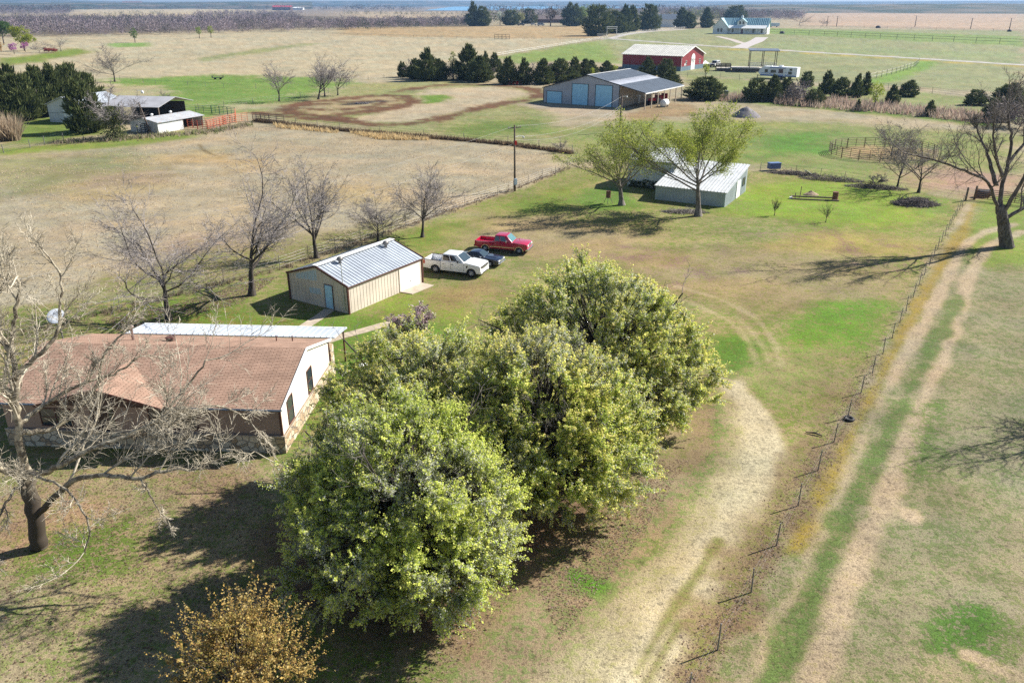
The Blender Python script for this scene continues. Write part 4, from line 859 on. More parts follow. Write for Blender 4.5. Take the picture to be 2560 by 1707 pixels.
def ribs(m, x0, x1, step, fn, w=.03, h=.02):
    x = x0
    while x <= x1 + 1e-6: fn(m, x, w, h); x += step
def obj_at(label, name, cat, P, ang, group=None): return thing(name, label, cat, (P[0], P[1], 0), math.radians(ang), group)

# ---------------------------------------------------------------- metal garage
gar = obj_at('tan metal garage with galvanised gable roof beside the parked white pickup', 'metal_garage', 'garage', (-13.37, 61.25), 57.1)
LG, WG, EV, PK = 9.5, 6.85, 2.35, 3.5
m = MB(); m.ext([(0, 0), (WG, 0), (WG, EV), (WG / 2, PK - .06), (0, EV)], 'x', 0, LG)
ribs(m, .3, LG - .1, .38, lambda m, x, w, h: m.box(x - w / 3, x + w / 3, -.018, 0, .05, EV - .02) if not 6.35 < x < 9.35 else None)
ribs(m, .3, WG - .2, .42, lambda m, y, w, h: m.box(-.018, 0, y - w / 3, y + w / 3, .05, EV - .02 + min(y, WG - y) * .30) if not 1.68 < y < 2.66 else None)
m.build('wall', tan_sheet, gar)
m = MB()
for s in (0, 1):
    y0, y1 = (-.14, WG / 2) if s == 0 else (WG + .14, WG / 2)
    m.slab([(-.10, y0, EV + .02), (LG + .10, y0, EV + .02), (LG + .10, y1, PK + .05), (-.10, y1, PK + .05)], .05)
    x = .02
    while x < LG:
        m.beam((x, y0, EV + .062), (x, y1 - .02, PK + .082), .04, .03); x += .38
roof = m.build('roof', galv, gar)
m = MB(); m.beam((-.12, WG / 2 - .13, PK + .115), (LG + .12, WG / 2 - .13, PK + .115), .32, .03); m.beam((-.12, WG / 2 + .15, PK + .112), (LG + .12, WG / 2 + .15, PK + .112), .30, .03)
m.build('ridge_cap', white_paint, gar)
m = MB()
for x in (-.13, LG + .13):
    m.beam((x, -.16, EV + .02), (x, WG / 2 + .02, PK + .03), .05, .17); m.beam((x, WG + .16, EV + .02), (x, WG / 2 - .02, PK + .03), .05, .17)
for x, y in ((-.03, -.03), (-.03, WG + .03), (LG + .03, -.03)): m.box(x - .07, x + .07, y - .07, y + .07, 0, EV - .06)
m.box(-.1, LG + .1, -.16, -.11, EV - .09, EV + .0)
m.build('trim', brown_trim, gar)
for x in (2.1, 7.9):
    m = MB(); m.lathe([(.13, -.25), (.13, .22), (.24, .24), (.27, .36), (.20, .50), (.05, .56)], (x, 2.72, PK - .12), 14)
    for j in range(14):
        a = j * .449; m.beam((x + .25 * math.cos(a), 2.72 + .25 * math.sin(a), PK + .12), (x + .26 * math.cos(a + .12), 2.72 + .26 * math.sin(a + .12), PK + .28), .02, .05)
    m.build('roof_vent', steel, gar, True)
d = MB().box(-.06, -.025, 1.75, 2.57, .08, 2.08).box(-.075, -.06, 1.87, 2.45, .2, .95).box(-.075, -.06, 1.87, 2.45, 1.1, 1.95).build('door', door_shade_blue, gar, bevel=.008)
MB().lathe([(.03, 0), (.03, .05)], (-.10, 1.84, 1.02), 8, 'x').build('handle', steel, d)
MB().box(-.045, -.022, 1.66, 1.74, 0, 2.15).box(-.045, -.022, 2.58, 2.66, 0, 2.15).box(-.045, -.022, 1.74, 2.58, 2.09, 2.16).build('door_frame', brown_trim, gar)
m = MB().box(6.45, 9.2, -.035, .02, .04, 2.06)
for z in (.55, 1.06, 1.57): m.box(6.45, 9.2, -.045, -.03, z - .012, z + .012)
od = m.build('overhead_door', white_paint, gar)
MB().box(7.78, 7.9, -.075, -.045, .62, .7).build('handle', steel, od)
MB().box(9.2, 9.33, -.05, .0, 0, 2.16).box(6.33, 6.45, -.05, 0, 0, 2.16).box(6.45, 9.2, -.05, 0, 2.06, 2.16).build('overhead_door_frame', tan_sheet, gar)
m = MB().tube([(-.07, .42, .25), (-.07, .42, 4.15)], .035, 8).lathe([(.06, 0), (.07, .1), (.03, .16)], (-.07, .42, 4.12), 8).box(-.12, -.02, .36, .48, 1.15, 1.5)
m.build('electric_mast', M_plain('galvanised_pipe', (.55, .55, .53), .4, .3), gar)
k = NT('faded_paint_patch'); fp = k.done(k.bsdf((.46, .55, .60), .6))
m = MB(); m.ext([(3.45, 2.25), (5.9, 2.05), (5.9, 2.47), (3.45, 3.2)], 'x', -.004, -.001); m.ext([(3.0, 1.1), (4.4, 1.0), (4.5, 1.5), (3.2, 1.6)], 'x', -.003, -.001)
m.build('bare_metal_patch', fp, gar)
ap = thing('concrete_apron', 'small concrete slab before the overhead door of the garage', 'slab', (-13.37, 61.25, 0), math.radians(57.1))
MB().ext([(6.35, -.06), (9.4, -.06), (9.4, -1.42), (6.5, -1.30)], 'z', 0, .07).build('slab', concrete, ap, bevel=.01)
def path(name, pts, w, z, mat):
    Q = [G(*p) for p in pts]; V = []
    for i, p in enumerate(Q):
        d = (Q[min(i + 1, len(Q) - 1)] - Q[max(i - 1, 0)]).normalized(); n = Vector((-d.y, d.x, 0)) * w / 2; V += [p + n, p - n]
    m = MB(); k2 = len(V); m.add([(v.x, v.y, z) for v in V] + [(v.x, v.y, -.1) for v in V], [(2 * i, 2 * i + 1, 2 * i + 3, 2 * i + 2) for i in range(len(Q) - 1)] + [(2 * i, 2 * i + 2, k2 + 2 * i + 2, k2 + 2 * i) for i in range(len(Q) - 1)] + [(2 * i + 1, 2 * i + 3, k2 + 2 * i + 3, k2 + 2 * i + 1) for i in range(len(Q) - 1)])
    o = m.build(name, mat); o['kind'] = 'structure'; return o
path('concrete_path', [(824, 774), (798, 793), (768, 812), (740, 832)], .95, .03, concrete)
path('gravel_road', [(1500, 97.5), (1526, 97), (1563, 100), (1636, 105.5), (1710, 111), (1780, 116), (1875, 121.5), (1960, 127), (2066, 133.5), (2190, 140.5), (2322, 148.5), (2440, 156), (2560, 163.5), (2700, 173)], 5.5, .04, M_plain('pale_gravel', (.36, .335, .31), .95, var=.2, scale=.3))
path('gravel_road', [(1526, 96.5), (1560, 88), (1590, 83.5), (1620, 80), (1660, 77), (1710, 74.5)], 6, .044, M_plain('pale_gravel', (.36, .335, .31), .95, var=.2, scale=.3))
path('stone_path', [(1000, 804), (960, 812), (900, 829), (850, 842), (790, 862)], .95, .034, flagstone)

# ---------------------------------------------------------------- the house
k = NT('brown_shingle'); P = k.pos(); br = k.n('ShaderNodeTexBrick'); k.set(br.inputs['Vector'], k.map(P, (1, 1, 1)))
for i, v in ((1, (.40, .265, .195)), (2, (.355, .228, .165)), (3, (.19, .115, .082))): br.inputs[i].default_value = (*v, 1)
br.inputs['Scale'].default_value = 1.0; br.inputs['Mortar Size'].default_value = .022; br.inputs['Brick Width'].default_value = .46; br.inputs['Row Height'].default_value = .13; br.inputs['Bias'].default_value = -.25
c = k.scale(br.outputs['Color'], k.math('ADD', k.ramp(k.noise(P, .9, 4), .3, .7, .82, 1.12), k.ramp(k.noise(P, 30, 2), .3, .7, -.08, .08)))
shingle = k.done(k.bsdf(c, .9, 0, k.bump(br.outputs['Fac'], .5, -.02), .15))
k = NT('rubble_stone'); P = k.map(k.pos(), (1, 1, 1.35)); v1 = k.n('ShaderNodeTexVoronoi'); k.set(v1.inputs['Vector'], P); v1.inputs['Scale'].default_value = 2.1
v2 = k.n('ShaderNodeTexVoronoi', feature='DISTANCE_TO_EDGE'); k.set(v2.inputs['Vector'], P); v2.inputs['Scale'].default_value = 2.1
hs = k.n('ShaderNodeSeparateColor'); k.set(hs.inputs[0], v1.outputs['Color'])
c = k.mix(hs.outputs[0], (.52, .42, .28), (.36, .25, .15)); c = k.mix(k.ramp(hs.outputs[1], .5, .8), c, (.58, .50, .38)); e = k.ramp(v2.outputs['Distance'], .02, .07)
c = k.mix(e, (.22, .19, .15), k.scale(c, k.ramp(k.noise(P, 7, 3), .3, .7, .8, 1.15)))
stone = k.done(k.bsdf(c, .9, 0, k.bump(e, .8, .05), .2))
clap = M_siding('brown_board_siding', (.34, .24, .185), (.28, .19, .15), streak=.15)
cream = M_siding('cream_panel', (.80, .74, .64), (.70, .62, .52), streak=.1)
hs_ = obj_at('ranch house with brown shingle roof, stone base and white patio roof behind', 'ranch_house', 'house', (-12.79, 39.2), -3.2)
LH, DH, EF, RZ = 16.3, 9.9, 2.86, 4.30
sl = (RZ - EF) / 5.1
m = MB(); m.ext([(.12, .9), (DH - .12, .9), (DH - .12, EF - .05), (5.1, RZ - .12), (.12, EF - .05)], 'x', -LH + .1, -.12); m.build('wall', clap, hs_)
m = MB(); m.ext([(.10, 1.12), (DH - .10, 1.12), (DH - .10, EF - .04), (5.1, RZ - .11), (.10, EF - .04)], 'x', -.118, -.10)
for y in (1.3, 2.5, 3.7, 4.3, 6.1, 7.3, 8.5): m.box(-.10, -.094, y - .012, y + .012, 1.14, min(EF + y * sl, RZ + (5.1 - y) * sl) - .2)
m.build('gable_panel', cream, hs_)
m = MB(); m.ext([(-.02, 0), (DH, 0), (DH, 1.06), (-.02, 1.06)], 'x', -LH, -.02); m.build('stone_base', stone, hs_)
m = MB(); m.box(-LH, .03, -.07, .0, 1.065, 1.12).box(-.02, .04, 0, DH, 1.065, 1.12); m.build('stone_ledge', concrete, hs_)
m = MB(); m.box(-.75, .02, DH + .003, DH + .75, 0, 2.25); m.build('stone_pier', stone, hs_)
m = MB()
OV = .38; xr = -.0 + .02
m.slab([(-LH - .2, -.12, EF - .02), (xr, -.12, EF - .02), (xr, 5.1, RZ), (-LH - .2, 5.1, RZ)], .10)
m.slab([(-LH - .2, DH + .35, EF - .10), (xr, DH + .35, EF - .10), (xr, 5.1, RZ), (-LH - .2, 5.1, RZ)], .10)
# cross gable over the entry
gx, gw, gy, gz = -10.3, 3.65, -.42, EF + 1.08
yb = (gz - EF + .02) / sl
m.slab([(gx, gy, gz + .01), (gx, yb - .12, gz + .01), (gx + gw, -.13, EF + .012), (gx + gw, gy, EF + .012)], .08)
m.slab([(gx, gy, gz + .01), (gx, yb - .12, gz + .01), (gx - gw, -.13, EF + .012), (gx - gw, gy, EF + .012)], .08)
m.build('roof', shingle, hs_)
m = MB(); m.ext([(gx - gw + .25, EF - .12), (gx + gw - .25, EF - .12), (gx, gz - .14)], 'y', gy + .30, gy + .36); m.build('gable_boards', M_plain('dark_brown_boards', (.09, .055, .04), .8), hs_)
m = MB(); m.beam((gx - gw, gy - .02, EF - .05), (gx, gy - .02, gz - .05), .05, .16); m.beam((gx + gw, gy - .02, EF - .05), (gx, gy - .02, gz - .05), .05, .16)
m.build('gable_trim', brown_trim, hs_)
MB().box(-.2, -.08, .0, .1, 1.12, EF - .1).build('corner_board', brown_trim, hs_); MB().box(-.13, -.05, DH - .06, DH + .04, 1.12, EF - .12).build('corner_board', brown_trim, hs_)
m = MB(); m.beam((xr + .03, -.14, EF - .06), (xr + .03, 5.1, RZ - .04), .05, .17); m.beam((xr + .03, DH + .36, EF - .14), (xr + .03, 5.1, RZ - .04), .05, .17); m.build('barge_board', white_paint, hs_)
m = MB(); m.tube([(-6.5, -.19, EF - .06), (xr + .02, -.19, EF - .06)], .055, 8); m.tube([(-LH, -.19, EF - .06), (gx - gw + .1, -.19, EF - .06)], .055, 8); m.build('gutter', M_plain('gutter_metal', (.16, .20, .25), .35, .5), hs_)
def window(parent, x0, x1, z0, z1, face, at, mull=1, fm=None, hor=True):
    """sash window in a wall facing -y ('y') or +x ('x')"""
    fr = MB(); gl = MB(); t = .05
    def b(mb, a0, a1, c0, c1, d0, d1):
        if face == 'y': mb.box(a0, a1, at - d1, at - d0, c0, c1)
        elif face == 'Y': mb.box(a0, a1, at + d0, at + d1, c0, c1)
        elif face == 'X': mb.box(at - d1, at - d0, a0, a1, c0, c1)
        else: mb.box(at + d0, at + d1, a0, a1, c0, c1)
    b(fr, x0 - t, x0, z0 - t, z1 + t, .0, .05); b(fr, x1, x1 + t, z0 - t, z1 + t, .0, .05); b(fr, x0, x1, z0 - t, z0, .0, .06); b(fr, x0, x1, z1, z1 + t, .0, .05)
    if hor: b(fr, x0, x1, (z0 + z1) / 2 - .025, (z0 + z1) / 2 + .025, .0, .035)
    for i in range(1, mull + 1):
        xm = x0 + (x1 - x0) * i / (mull + 1); b(fr, xm - .03, xm + .03, z0, z1, .002, .037)
    b(gl, x0, x1, z0, z1, .004, .016)
    f = fr.build('window', fm or brown_trim, parent); gl.build('pane', glass_dark, f); return f
window(hs_, 1.15, 2.05, 1.25, 2.75, 'x', -.099, 0); window(hs_, 5.0, 5.9, 1.25, 2.75, 'x', -.099, 0)
window(hs_, -7.7, -5.0, 1.35, 2.5, 'y', .119, 1); window(hs_, -14.05, -12.3, 1.35, 2.4, 'y', .119, 1)
dr = MB().box(-11.1, -10.15, .07, .118, .95, 2.65).build('door', M_plain('dark_brown_door', (.07, .04, .03), .5), hs_)
MB().box(-10.05, -9.75, .07, .118, .95, 2.65).build('door_sidelight', glass_dark, hs_)
MB().lathe([(.035, 0), (.035, .06)], (-10.26, .03, 1.75), 8, 'y').build('handle', steel, dr)
for x, y in ((-2.97, 8.3), (-1.97, 8.45)): MB().tube([(x, y, RZ - (y - 5.1) * .29 - .15), (x, y, RZ - (y - 5.1) * .29 + .36)], .04, 8).build('vent_pipe', brown_trim, hs_)
MB().box(-9.65, -9.2, 7.0, 7.45, 3.62, 3.9).box(-9.7, -9.15, 6.95, 7.5, 3.9, 3.96).build('roof_vent', brown_trim, hs_, bevel=.02)
m = MB().tube([(-11.9, 7.2, 3.5), (-11.9, 7.2, 4.5)], .09, 10).lathe([(.17, 0), (.17, .12), (.02, .24)], (-11.9, 7.2, 4.5), 10); m.build('flue', M_plain('flue_metal', (.35, .28, .26), .4, .6), hs_)
m = MB(); m.slab([(-14.2, DH + .36, EF - .02), (.28, DH + .36, EF - .02), (.42, 12.9, 2.5), (-14.2, 12.9, 2.5)], .06)
x = -14.1
while x < .3: m.beam((x, DH + .38, EF + .0), (x, 12.88, 2.52), .04, .045); x += .42
m.build('patio_roof', M_siding('white_patio_sheet', (.45, .49, .54), (.39, .43, .48), rough=.6), hs_)
for x in (.2, -4.6, -9.4, -14.0): MB().box(x - .05, x + .05, 12.62, 12.72, 0, 2.5).build('patio_post', M_plain('rusty_brown_post', (.13, .055, .035), .7), hs_)
m = MB().box(-14.2, .42, 12.9, 12.98, 2.40, 2.52); m.build('patio_gutter', white_paint, hs_)
# garden bits by the back corner
bp = thing('garden_shrub', 'small dark green shrub at the back corner of the house', 'shrub', (-10.9, 48.6, 0)); rng = np.random.default_rng(5)
Pp = rng.normal(size=(420, 3)) * (.33, .33, .3) + (0, 0, .75); V, F, cc = leaf_quads(rng, Pp, .2, np.array([[.05, .12, .02]]) * (.6 + .8 * rng.random((420, 1))), .3, .5); mesh_np('foliage', V, F, leaf_m, bp, cc); MB().tube([(0, 0, 0), (0, 0, .8)], .04, 6).build('stem', bark_grey, bp)
bt_ = thing('bird_bath', 'pale bird bath on a thin pedestal behind the house corner', 'bird bath', (-10.0, 48.9, 0)); MB().lathe([(.16, 0), (.05, .06), (.05, .85), (.1, .9)], (0, 0, 0), 12).build('pedestal', concrete, bt_, True); MB().lathe([(.08, .88), (.34, .98), (.38, 1.05), (.32, 1.02), (.02, .96)], (0, 0, 0), 16).build('basin', white_paint, bt_, True)
# satellite dish
sd = thing('satellite_dish', 'large pale satellite dish on a pole behind the house', 'dish', G(161, 862), 0)
MB().tube([(0, 0, 0), (0, 0, 1.9)], .06, 8).tube([(0, 0, 1.8), (.05, -.25, 2.2)], .05, 6).build('pole', steel, sd)
m = MB(); prof = [(.05, .0), (.5, .05), (1.0, .2), (1.02, .22), (1.0, .24), (.5, .08), (.05, .03)]; m.lathe(prof, (0, 0, 0), 24); dd = m.build('dish', M_plain('dish_paint', (.55, .58, .62), .4), sd, True)
dd.scale = (.6, .6, .6); dd.location = (.05, -.25, 2.35); dd.rotation_euler = (math.radians(42), math.radians(14), 0)
MB().tube([(.7, 0, .14), (0, 0, .85)], .02, 5).tube([(-.35, .6, .14), (0, 0, .85)], .02, 5).tube([(-.35, -.6, .14), (0, 0, .85)], .02, 5).lathe([(.06, -.08), (.06, .08)], (0, 0, .9), 8).build('feed_horn', steel, dd)

# ---------------------------------------------------------------- the big grey barn with the lean-to
P0 = (26.18, 202.38); ba = math.radians(147.07); bn = thing('grey_barn', 'big grey metal barn with three overhead doors tinted shade blue and open lean-to', 'barn', (*P0, 0), ba)
XW, RX, DP = 21.5, 8.7, -24.0; zl, zr, zk, zo = 3.75, 5.5, 7.25, 3.85
def rz(x): return zk - (zk - zl) * (x - RX) / (XW - RX) if x > RX else zk - (zk - zr) * (RX - x) / RX
m = MB(); m.ext([(0, 0), (XW, 0), (XW, zl - .06), (RX, zk - .06), (0, zr - .06)], 'y', DP, 0)
x = .4
while x < XW - .2:
    def seg(z0, z1): m.box(x - .025, x + .025, 0, .03, z0, z1)
    lo = 2.95 if 15.9 < x < 20.6 else 5.13 if 8.45 < x < 13.25 else 5.13 if 1.75 < x < 6.65 else .03
    seg(lo, rz(x) - .1); x += .42
m.build('wall', grey_wall, bn)
lean_in = M_siding('beige_sheet_wall', (.40, .34, .27), (.33, .28, .22), streak=.1)
MB().box(-.035, -.003, DP, 0, 0.02, zr - .5).build('side_wall', lean_in, bn)
m = MB(); m.slab([(RX, .25, zk + .04), (RX, DP - .25, zk + .04), (XW + .25, DP - .25, zl - .03), (XW + .25, .25, zl - .03)], .08)
m.slab([(RX, .25, zk + .04), (RX, DP - .25, zk + .04), (-7.0, DP - .25, zo), (-7.0, .25, zo)], .08)
y = .1
while y > DP:
    m.beam((RX, y, zk + .07), (-6.98, y, zo + .03), .05, .04); m.beam((RX, y, zk + .07), (XW + .2, y, zl), .05, .04); y -= .9
m.build('roof', slate_roof, bn)
m = MB(); m.beam((RX, .28, zk), (-7.02, .28, zo - .06), .05, .2); m.beam((RX, .28, zk), (XW + .27, .28, zl - .08), .05, .2)
for x in (0, XW): m.box(x - .08, x + .08, -.02, .05, 0, rz(x) - .15)
m.build('trim', dark_trim, bn)
MB().beam((RX, .3, zk + .10), (RX, DP - .3, zk + .10), .45, .04).box(-7.06, -6.9, DP - .25, .25, zo - .28, zo - .06).build('fascia', white_paint, bn)
for (a, b, h) in ((16.1, 20.4, 2.85), (8.65, 13.05, 5.0), (1.95, 6.45, 5.0)):
    m = MB().box(a, b, .005, .05, .03, h)
    z = .5
    while z < h - .2: m.box(a, b, .05, .06, z - .015, z + .015); z += .5
    od = m.build('overhead_door', shade_blue, bn)
    MB().box(a - .15, a, .003, .075, 0, h + .12).box(b, b + .15, .003, .075, 0, h + .12).box(a, b, .003, .075, h, h + .12).build('door_frame', dark_trim, od)
MB().box(-.075, -.036, -12.3, -11.3, .05, 2.1).build('door', white_paint, bn)
for i in range(7):
    y = .0 - i * 3.85
    MB().box(-6.98, -6.78, y - .1, y + .1, 0, zo - .25).beam((-6.88, y, zo - .75), (-6.88, y - .55, zo - .3), .09, .09).beam((-6.88, y, zo - .75), (-6.88, y + .55, zo - .3), .09, .09).build('lean_to_post', M_plain('pale_post', (.42, .36, .28), .8), bn)
m = MB()
for y in (-4, -12, -20): m.beam((-6.85, y, zo - .2), (-.06, y, zr - .45), .08, .2)
m.build('rafters', wood_post, bn)
c_, s_ = math.cos(ba), math.sin(ba)
def bloc(x, y): return (P0[0] + x * c_ - y * s_, P0[1] + x * s_ + y * c_, 0)
red_paint = M_plain('red_machine_paint', (.42, .02, .02), .35, var=.1)
# machines under the lean-to
tr = thing('red_tractor', 'red farm tractor parked under the barn lean-to', 'tractor', bloc(-4.4, -11.5), ba + 1.2)
MB().box(-.4, 1.9, -.42, .42, .9, 1.6).build('body', red_paint, tr, bevel=.08)
MB().box(-1.1, .3, -.7, .7, 2.55, 2.65).tube([(-.9, .6, 1.2), (-.95, .6, 2.55)], .05, 6).tube([(-.9, -.6, 1.2), (-.95, -.6, 2.55)], .05, 6).tube([(.2, .6, 1.3), (.2, .6, 2.55)], .05, 6).tube([(.2, -.6, 1.3), (.2, -.6, 2.55)], .05, 6).build('canopy', dark_trim, tr)
MB().box(-.9, -.4, -.28, .28, 1.15, 1.3).box(-1.0, -.88, -.28, .28, 1.3, 1.75).build('seat', black_m, tr, bevel=.03)
for x, y, r, w in ((-.7, .8, .8, .45), (-.7, -.8, .8, .45), (1.5, .65, .48, .28), (1.5, -.65, .48, .28)): 
    wh = MB().lathe([(r * .55, -w / 2), (r * .93, -w / 2), (r, -w * .3), (r, w * .3), (r * .93, w / 2), (r * .55, w / 2)], (x, y, r), 20, 'y').build('wheel', black_m, tr); MB().lathe([(r * .54, -w * .32), (r * .54, w * .32)], (x, y, r), 14, 'y').build('rim', red_paint, wh)
im = thing('red_hay_trailer', 'red flat implement stored behind the tractor under the lean-to', 'implement', bloc(-3.6, -17.5), ba + 1.57)
MB().box(-2.2, 2.2, -.9, .9, .75, 1.0).box(-2.2, -2.1, -.9, .9, 1.0, 2.0).box(2.1, 2.2, -.9, .9, 1.0, 2.0).box(-2.1, 2.1, .82, .9, 1.3, 1.5).build('bed', red_paint, im, bevel=.02)
for x in (-1.2, 1.2):
    for y in (-.95, .95): MB().lathe([(.2, -.12), (.42, -.12), (.42, .12), (.2, .12)], (x, y, .42), 16, 'y').build('wheel', black_m, im)
tk = thing('white_tank', 'white plastic water tank lying beside the lean-to posts', 'tank', bloc(-8.6, -8.0), ba)
MB().lathe([(.05, -1.3), (.7, -1.2), (.85, -1.0), (.87, -.5), (.85, 0), (.87, .5), (.85, 1.0), (.7, 1.2), (.05, 1.3)], (0, 0, .95), 20, 'y').build('tank_body', white_paint, tk, True); MB().box(-.7, .7, -1.0, -.8, 0, .3).box(-.7, .7, .8, 1.0, 0, .3).build('cradle', steel, tk)
ri = thing('red_disc_plough', 'small red plough resting on grass before the cedar hedge', 'plough', G(1288, 212), .1)
m = MB().beam((-2, 0, .8), (2, 0, .8), .15, .15).beam((-2, .9, .8), (2, .9, .8), .15, .15)
for x in (-1.8, -.6, .6, 1.8): m.beam((x, 0, .8), (x, .9, .8), .1, .1).beam((x, 0, .8), (x + .1, -.1, .0), .12, .12).lathe([(.4, -.03), (.4, .03)], (x, -.15, .4), 12, 'y')
m.build('frame', red_paint, ri)

# ---------------------------------------------------------------- red barn, farmhouse, low white barns, sheds
def gable_building(root, L, W, ev, pk, wm, rm, tm=None, over=.25, rib=None, ribm=None, th=.08, wname='wall'):
    """along x from 0 to L, across y from 0 to W"""
    m = MB(); m.ext([(0, 0), (W, 0), (W, ev - .05), (W / 2, pk - .07), (0, ev - .05)], 'x', 0, L); m.build(wname, wm, root)
    m = MB(); g_ = (pk - ev) / (W / 2) * over
    for y0 in (-over, W + over): m.slab([(-over, y0, ev - g_), (L + over, y0, ev - g_), (L + over, W / 2, pk), (-over, W / 2, pk)], th)
    if rib:
        x = 0.
        while x < L + .01:
            for y0 in (-over, W + over): m.beam((x, y0, ev - g_ + .04), (x, W / 2, pk + .04), .08, .07)
            x += rib
    r = m.build('roof', rm, root)
    if tm:
        m = MB()
        for x in (-over - .02, L + over + .02):
            for y0 in (-over, W + over): m.beam((x, y0, ev - g_ - .06), (x, W / 2, pk - .06), .06, .22)
        m.build('trim', tm, root)
    return r
rp = Vector((63.73, 316.59, 0)); ra = math.atan2(14.1, -20.3)                     # local x runs along the long wall away from the lit gable
rb = thing('red_barn', 'red metal barn with a white ribbed roof and blue grey skirting', 'barn', rp, ra)
W_, L_ = -21.3, 24.8
m = MB(); m.ext([(0, 1.6), (W_, 1.6), (W_, 5.45), (W_ / 2, 8.5), (0, 5.45)], 'x', 0, L_); m.build('wall', red_wall, rb)
MB().ext([(.03, 0), (W_ - .03, 0), (W_ - .03, 1.598), (.03, 1.598)], 'x', -.03, L_ + .03).build('skirting', M_siding('blue_grey_sheet', (.13, .19, .24), (.10, .14, .18)), rb)
m = MB()
for y0 in (.5, W_ - .5): m.slab([(-.6, y0, 5.38), (L_ + .6, y0, 5.38), (L_ + .6, W_ / 2, 8.62), (-.6, W_ / 2, 8.62)], .1)
x = 0.
while x < L_ + .3:
    for y0 in (.5, W_ - .5): m.beam((x, y0, 5.44), (x, W_ / 2, 8.68), .14, .12)
    x += .95
m.build('roof', pale_roof, rb)
m = MB()
for y0 in (.52, W_ - .52): m.beam((-.63, y0, 5.3), (-.63, W_ / 2, 8.55), .08, .3)
m.box(-.06, 0.0, -.0, .12, 0, 5.4); m.build('trim', white_paint, rb)
m = MB().box(-.09, -.031, -12.6, -9.0, .05, 4.1)
m.lathe([(1.8, -.09), (1.8, -.035)], (0, -10.8, 4.1), 24, 'x'); m.build('arched_door', white_paint, rb)
for y in (-4.4, -17.6): window(rb, y - .6, y + .6, 2.0, 3.6, 'X', 0, 1, white_paint)
MB().lathe([(.5, -.1), (.5, -.035)], (0, -3.2, 2.2), 16, 'x').build('round_sign', white_paint, rb)

# farmhouse
k_ = 6.533
fp0 = Vector((170.65, 724.8, 0)); fa = math.atan2(703 - 721.8, 202.7 - 181.4); fh = thing('white_farmhouse', 'white farmhouse with pale ribbed metal roof, dormer and front porch', 'house', fp0, math.atan2(717.4 - 724.8 - 12, 213.5 - 170.6))
FX, FW = 44., 17.
m = MB(); m.ext([(1.5, 0), (FW, 0), (FW, 5.8), (FW / 2 + 1.5, 12.2), (1.5, 5.8)], 'x', 9, FX); m.ext([(0, 0), (12.2, 0), (12.2, 5.8), (6.1, 12.2), (0, 5.8)], 'y', -1.2, 15); m.build('wall', M_siding('white_boards', (.80, .80, .79), (.74, .74, .73), streak=.05), fh)
m = MB()
for y0, e in ((1.5 - .8, 5.4), (FW + .8, 5.4)): m.slab([(6.5, y0, e), (FX + .9, y0, e), (FX + .9, FW / 2 + 1.5, 12.5), (6.5, FW / 2 + 1.5, 12.5)], .2)
for x0 in (-1., 13.2): m.slab([(x0, -2.0, 5.0), (x0, 15, 5.0), (6.1, 15, 12.45), (6.1, -2.0, 12.45)], .2)
x = 15.
while x < FX + .8: m.beam((x, .8, 5.5), (x, FW / 2 + 1.45, 12.55), .22, .25); x += 1.5
m.build('roof', teal_roof, fh)
MB().slab([(12.3, -2.2, 4.6), (FX - .6, -2.2, 4.6), (FX - .6, 2.4, 6.9), (12.3, 2.4, 6.9)], .2).build('porch_roof', white_paint, fh)
m = MB(); m.ext([(19.2, 6), (26.4, 6), (26.4, 9.6), (22.8, 12.0), (19.2, 9.6)], 'y', 2.2, 9.4); m.build('dormer', white_paint, fh)
m = MB()
for x0 in (18.4, 27.2): m.slab([(x0, 1.6, 9.2), (x0, 9.4, 9.2), (22.8, 9.4, 12.35), (22.8, 1.6, 12.35)], .2)
m.build('dormer_roof', teal_roof, fh)
for x0, x1, z0, z1, at in ((3.6, 5.3, 1.6, 4.4, -1.2), (6.2, 7.9, 1.6, 4.4, -1.2), (20.6, 22.3, 7.6, 9.9, 2.2), (23.2, 24.9, 7.6, 9.9, 2.2), (15.4, 17, 1.4, 4.2, 1.5), (32.2, 34, .9, 4.2, 1.5), (39, 40.6, .9, 4.2, 1.5)): window(fh, x0, x1, z0, z1, 'y', at, 0, white_paint)
MB().box(22.9, 24.5, 1.4, 1.49, .3, 3.6).build('door', M_plain('brown_house_door', (.18, .06, .05), .5), fh)
for x in (17.6, 22.0, 25.6, 29.8, 36.0, 42.6): MB().box(x - .18, x + .18, -2.0, -1.65, 0, 4.55).build('porch_post', white_paint, fh)
MB().box(12.4, FX - .6, -2.2, 1.49, 0, .3).build('porch_floor', concrete, fh)
for y in (6.5, 11.5): window(fh, y, y + 1.5, 1.6, 4.2, 'x', FX, 0, white_paint)
MB().box(20.7, 22.3, FW / 2 + .8, FW / 2 + 2.4, 12.0, 13.4).add([(20.4, FW / 2 + .5, 13.4), (22.6, FW / 2 + .5, 13.4), (22.6, FW / 2 + 2.7, 13.4), (20.4, FW / 2 + 2.7, 13.4), (21.5, FW / 2 + 1.6, 15)], [(0, 1, 4), (1, 2, 4), (2, 3, 4), (3, 0, 4), (3, 2, 1, 0)]).build('cupola', white_paint, fh)
path('driveway', [(1905, 94), (1890, 104), (1868, 112), (1845, 121)], 9, .05, M_plain('concrete_drive', (.40, .36, .34), .9))
path('driveway', [(1795, 92), (1830, 100), (1850, 107), (1872, 112)], 5, .045, M_plain('gravel_drive', (.40, .34, .30), .9))

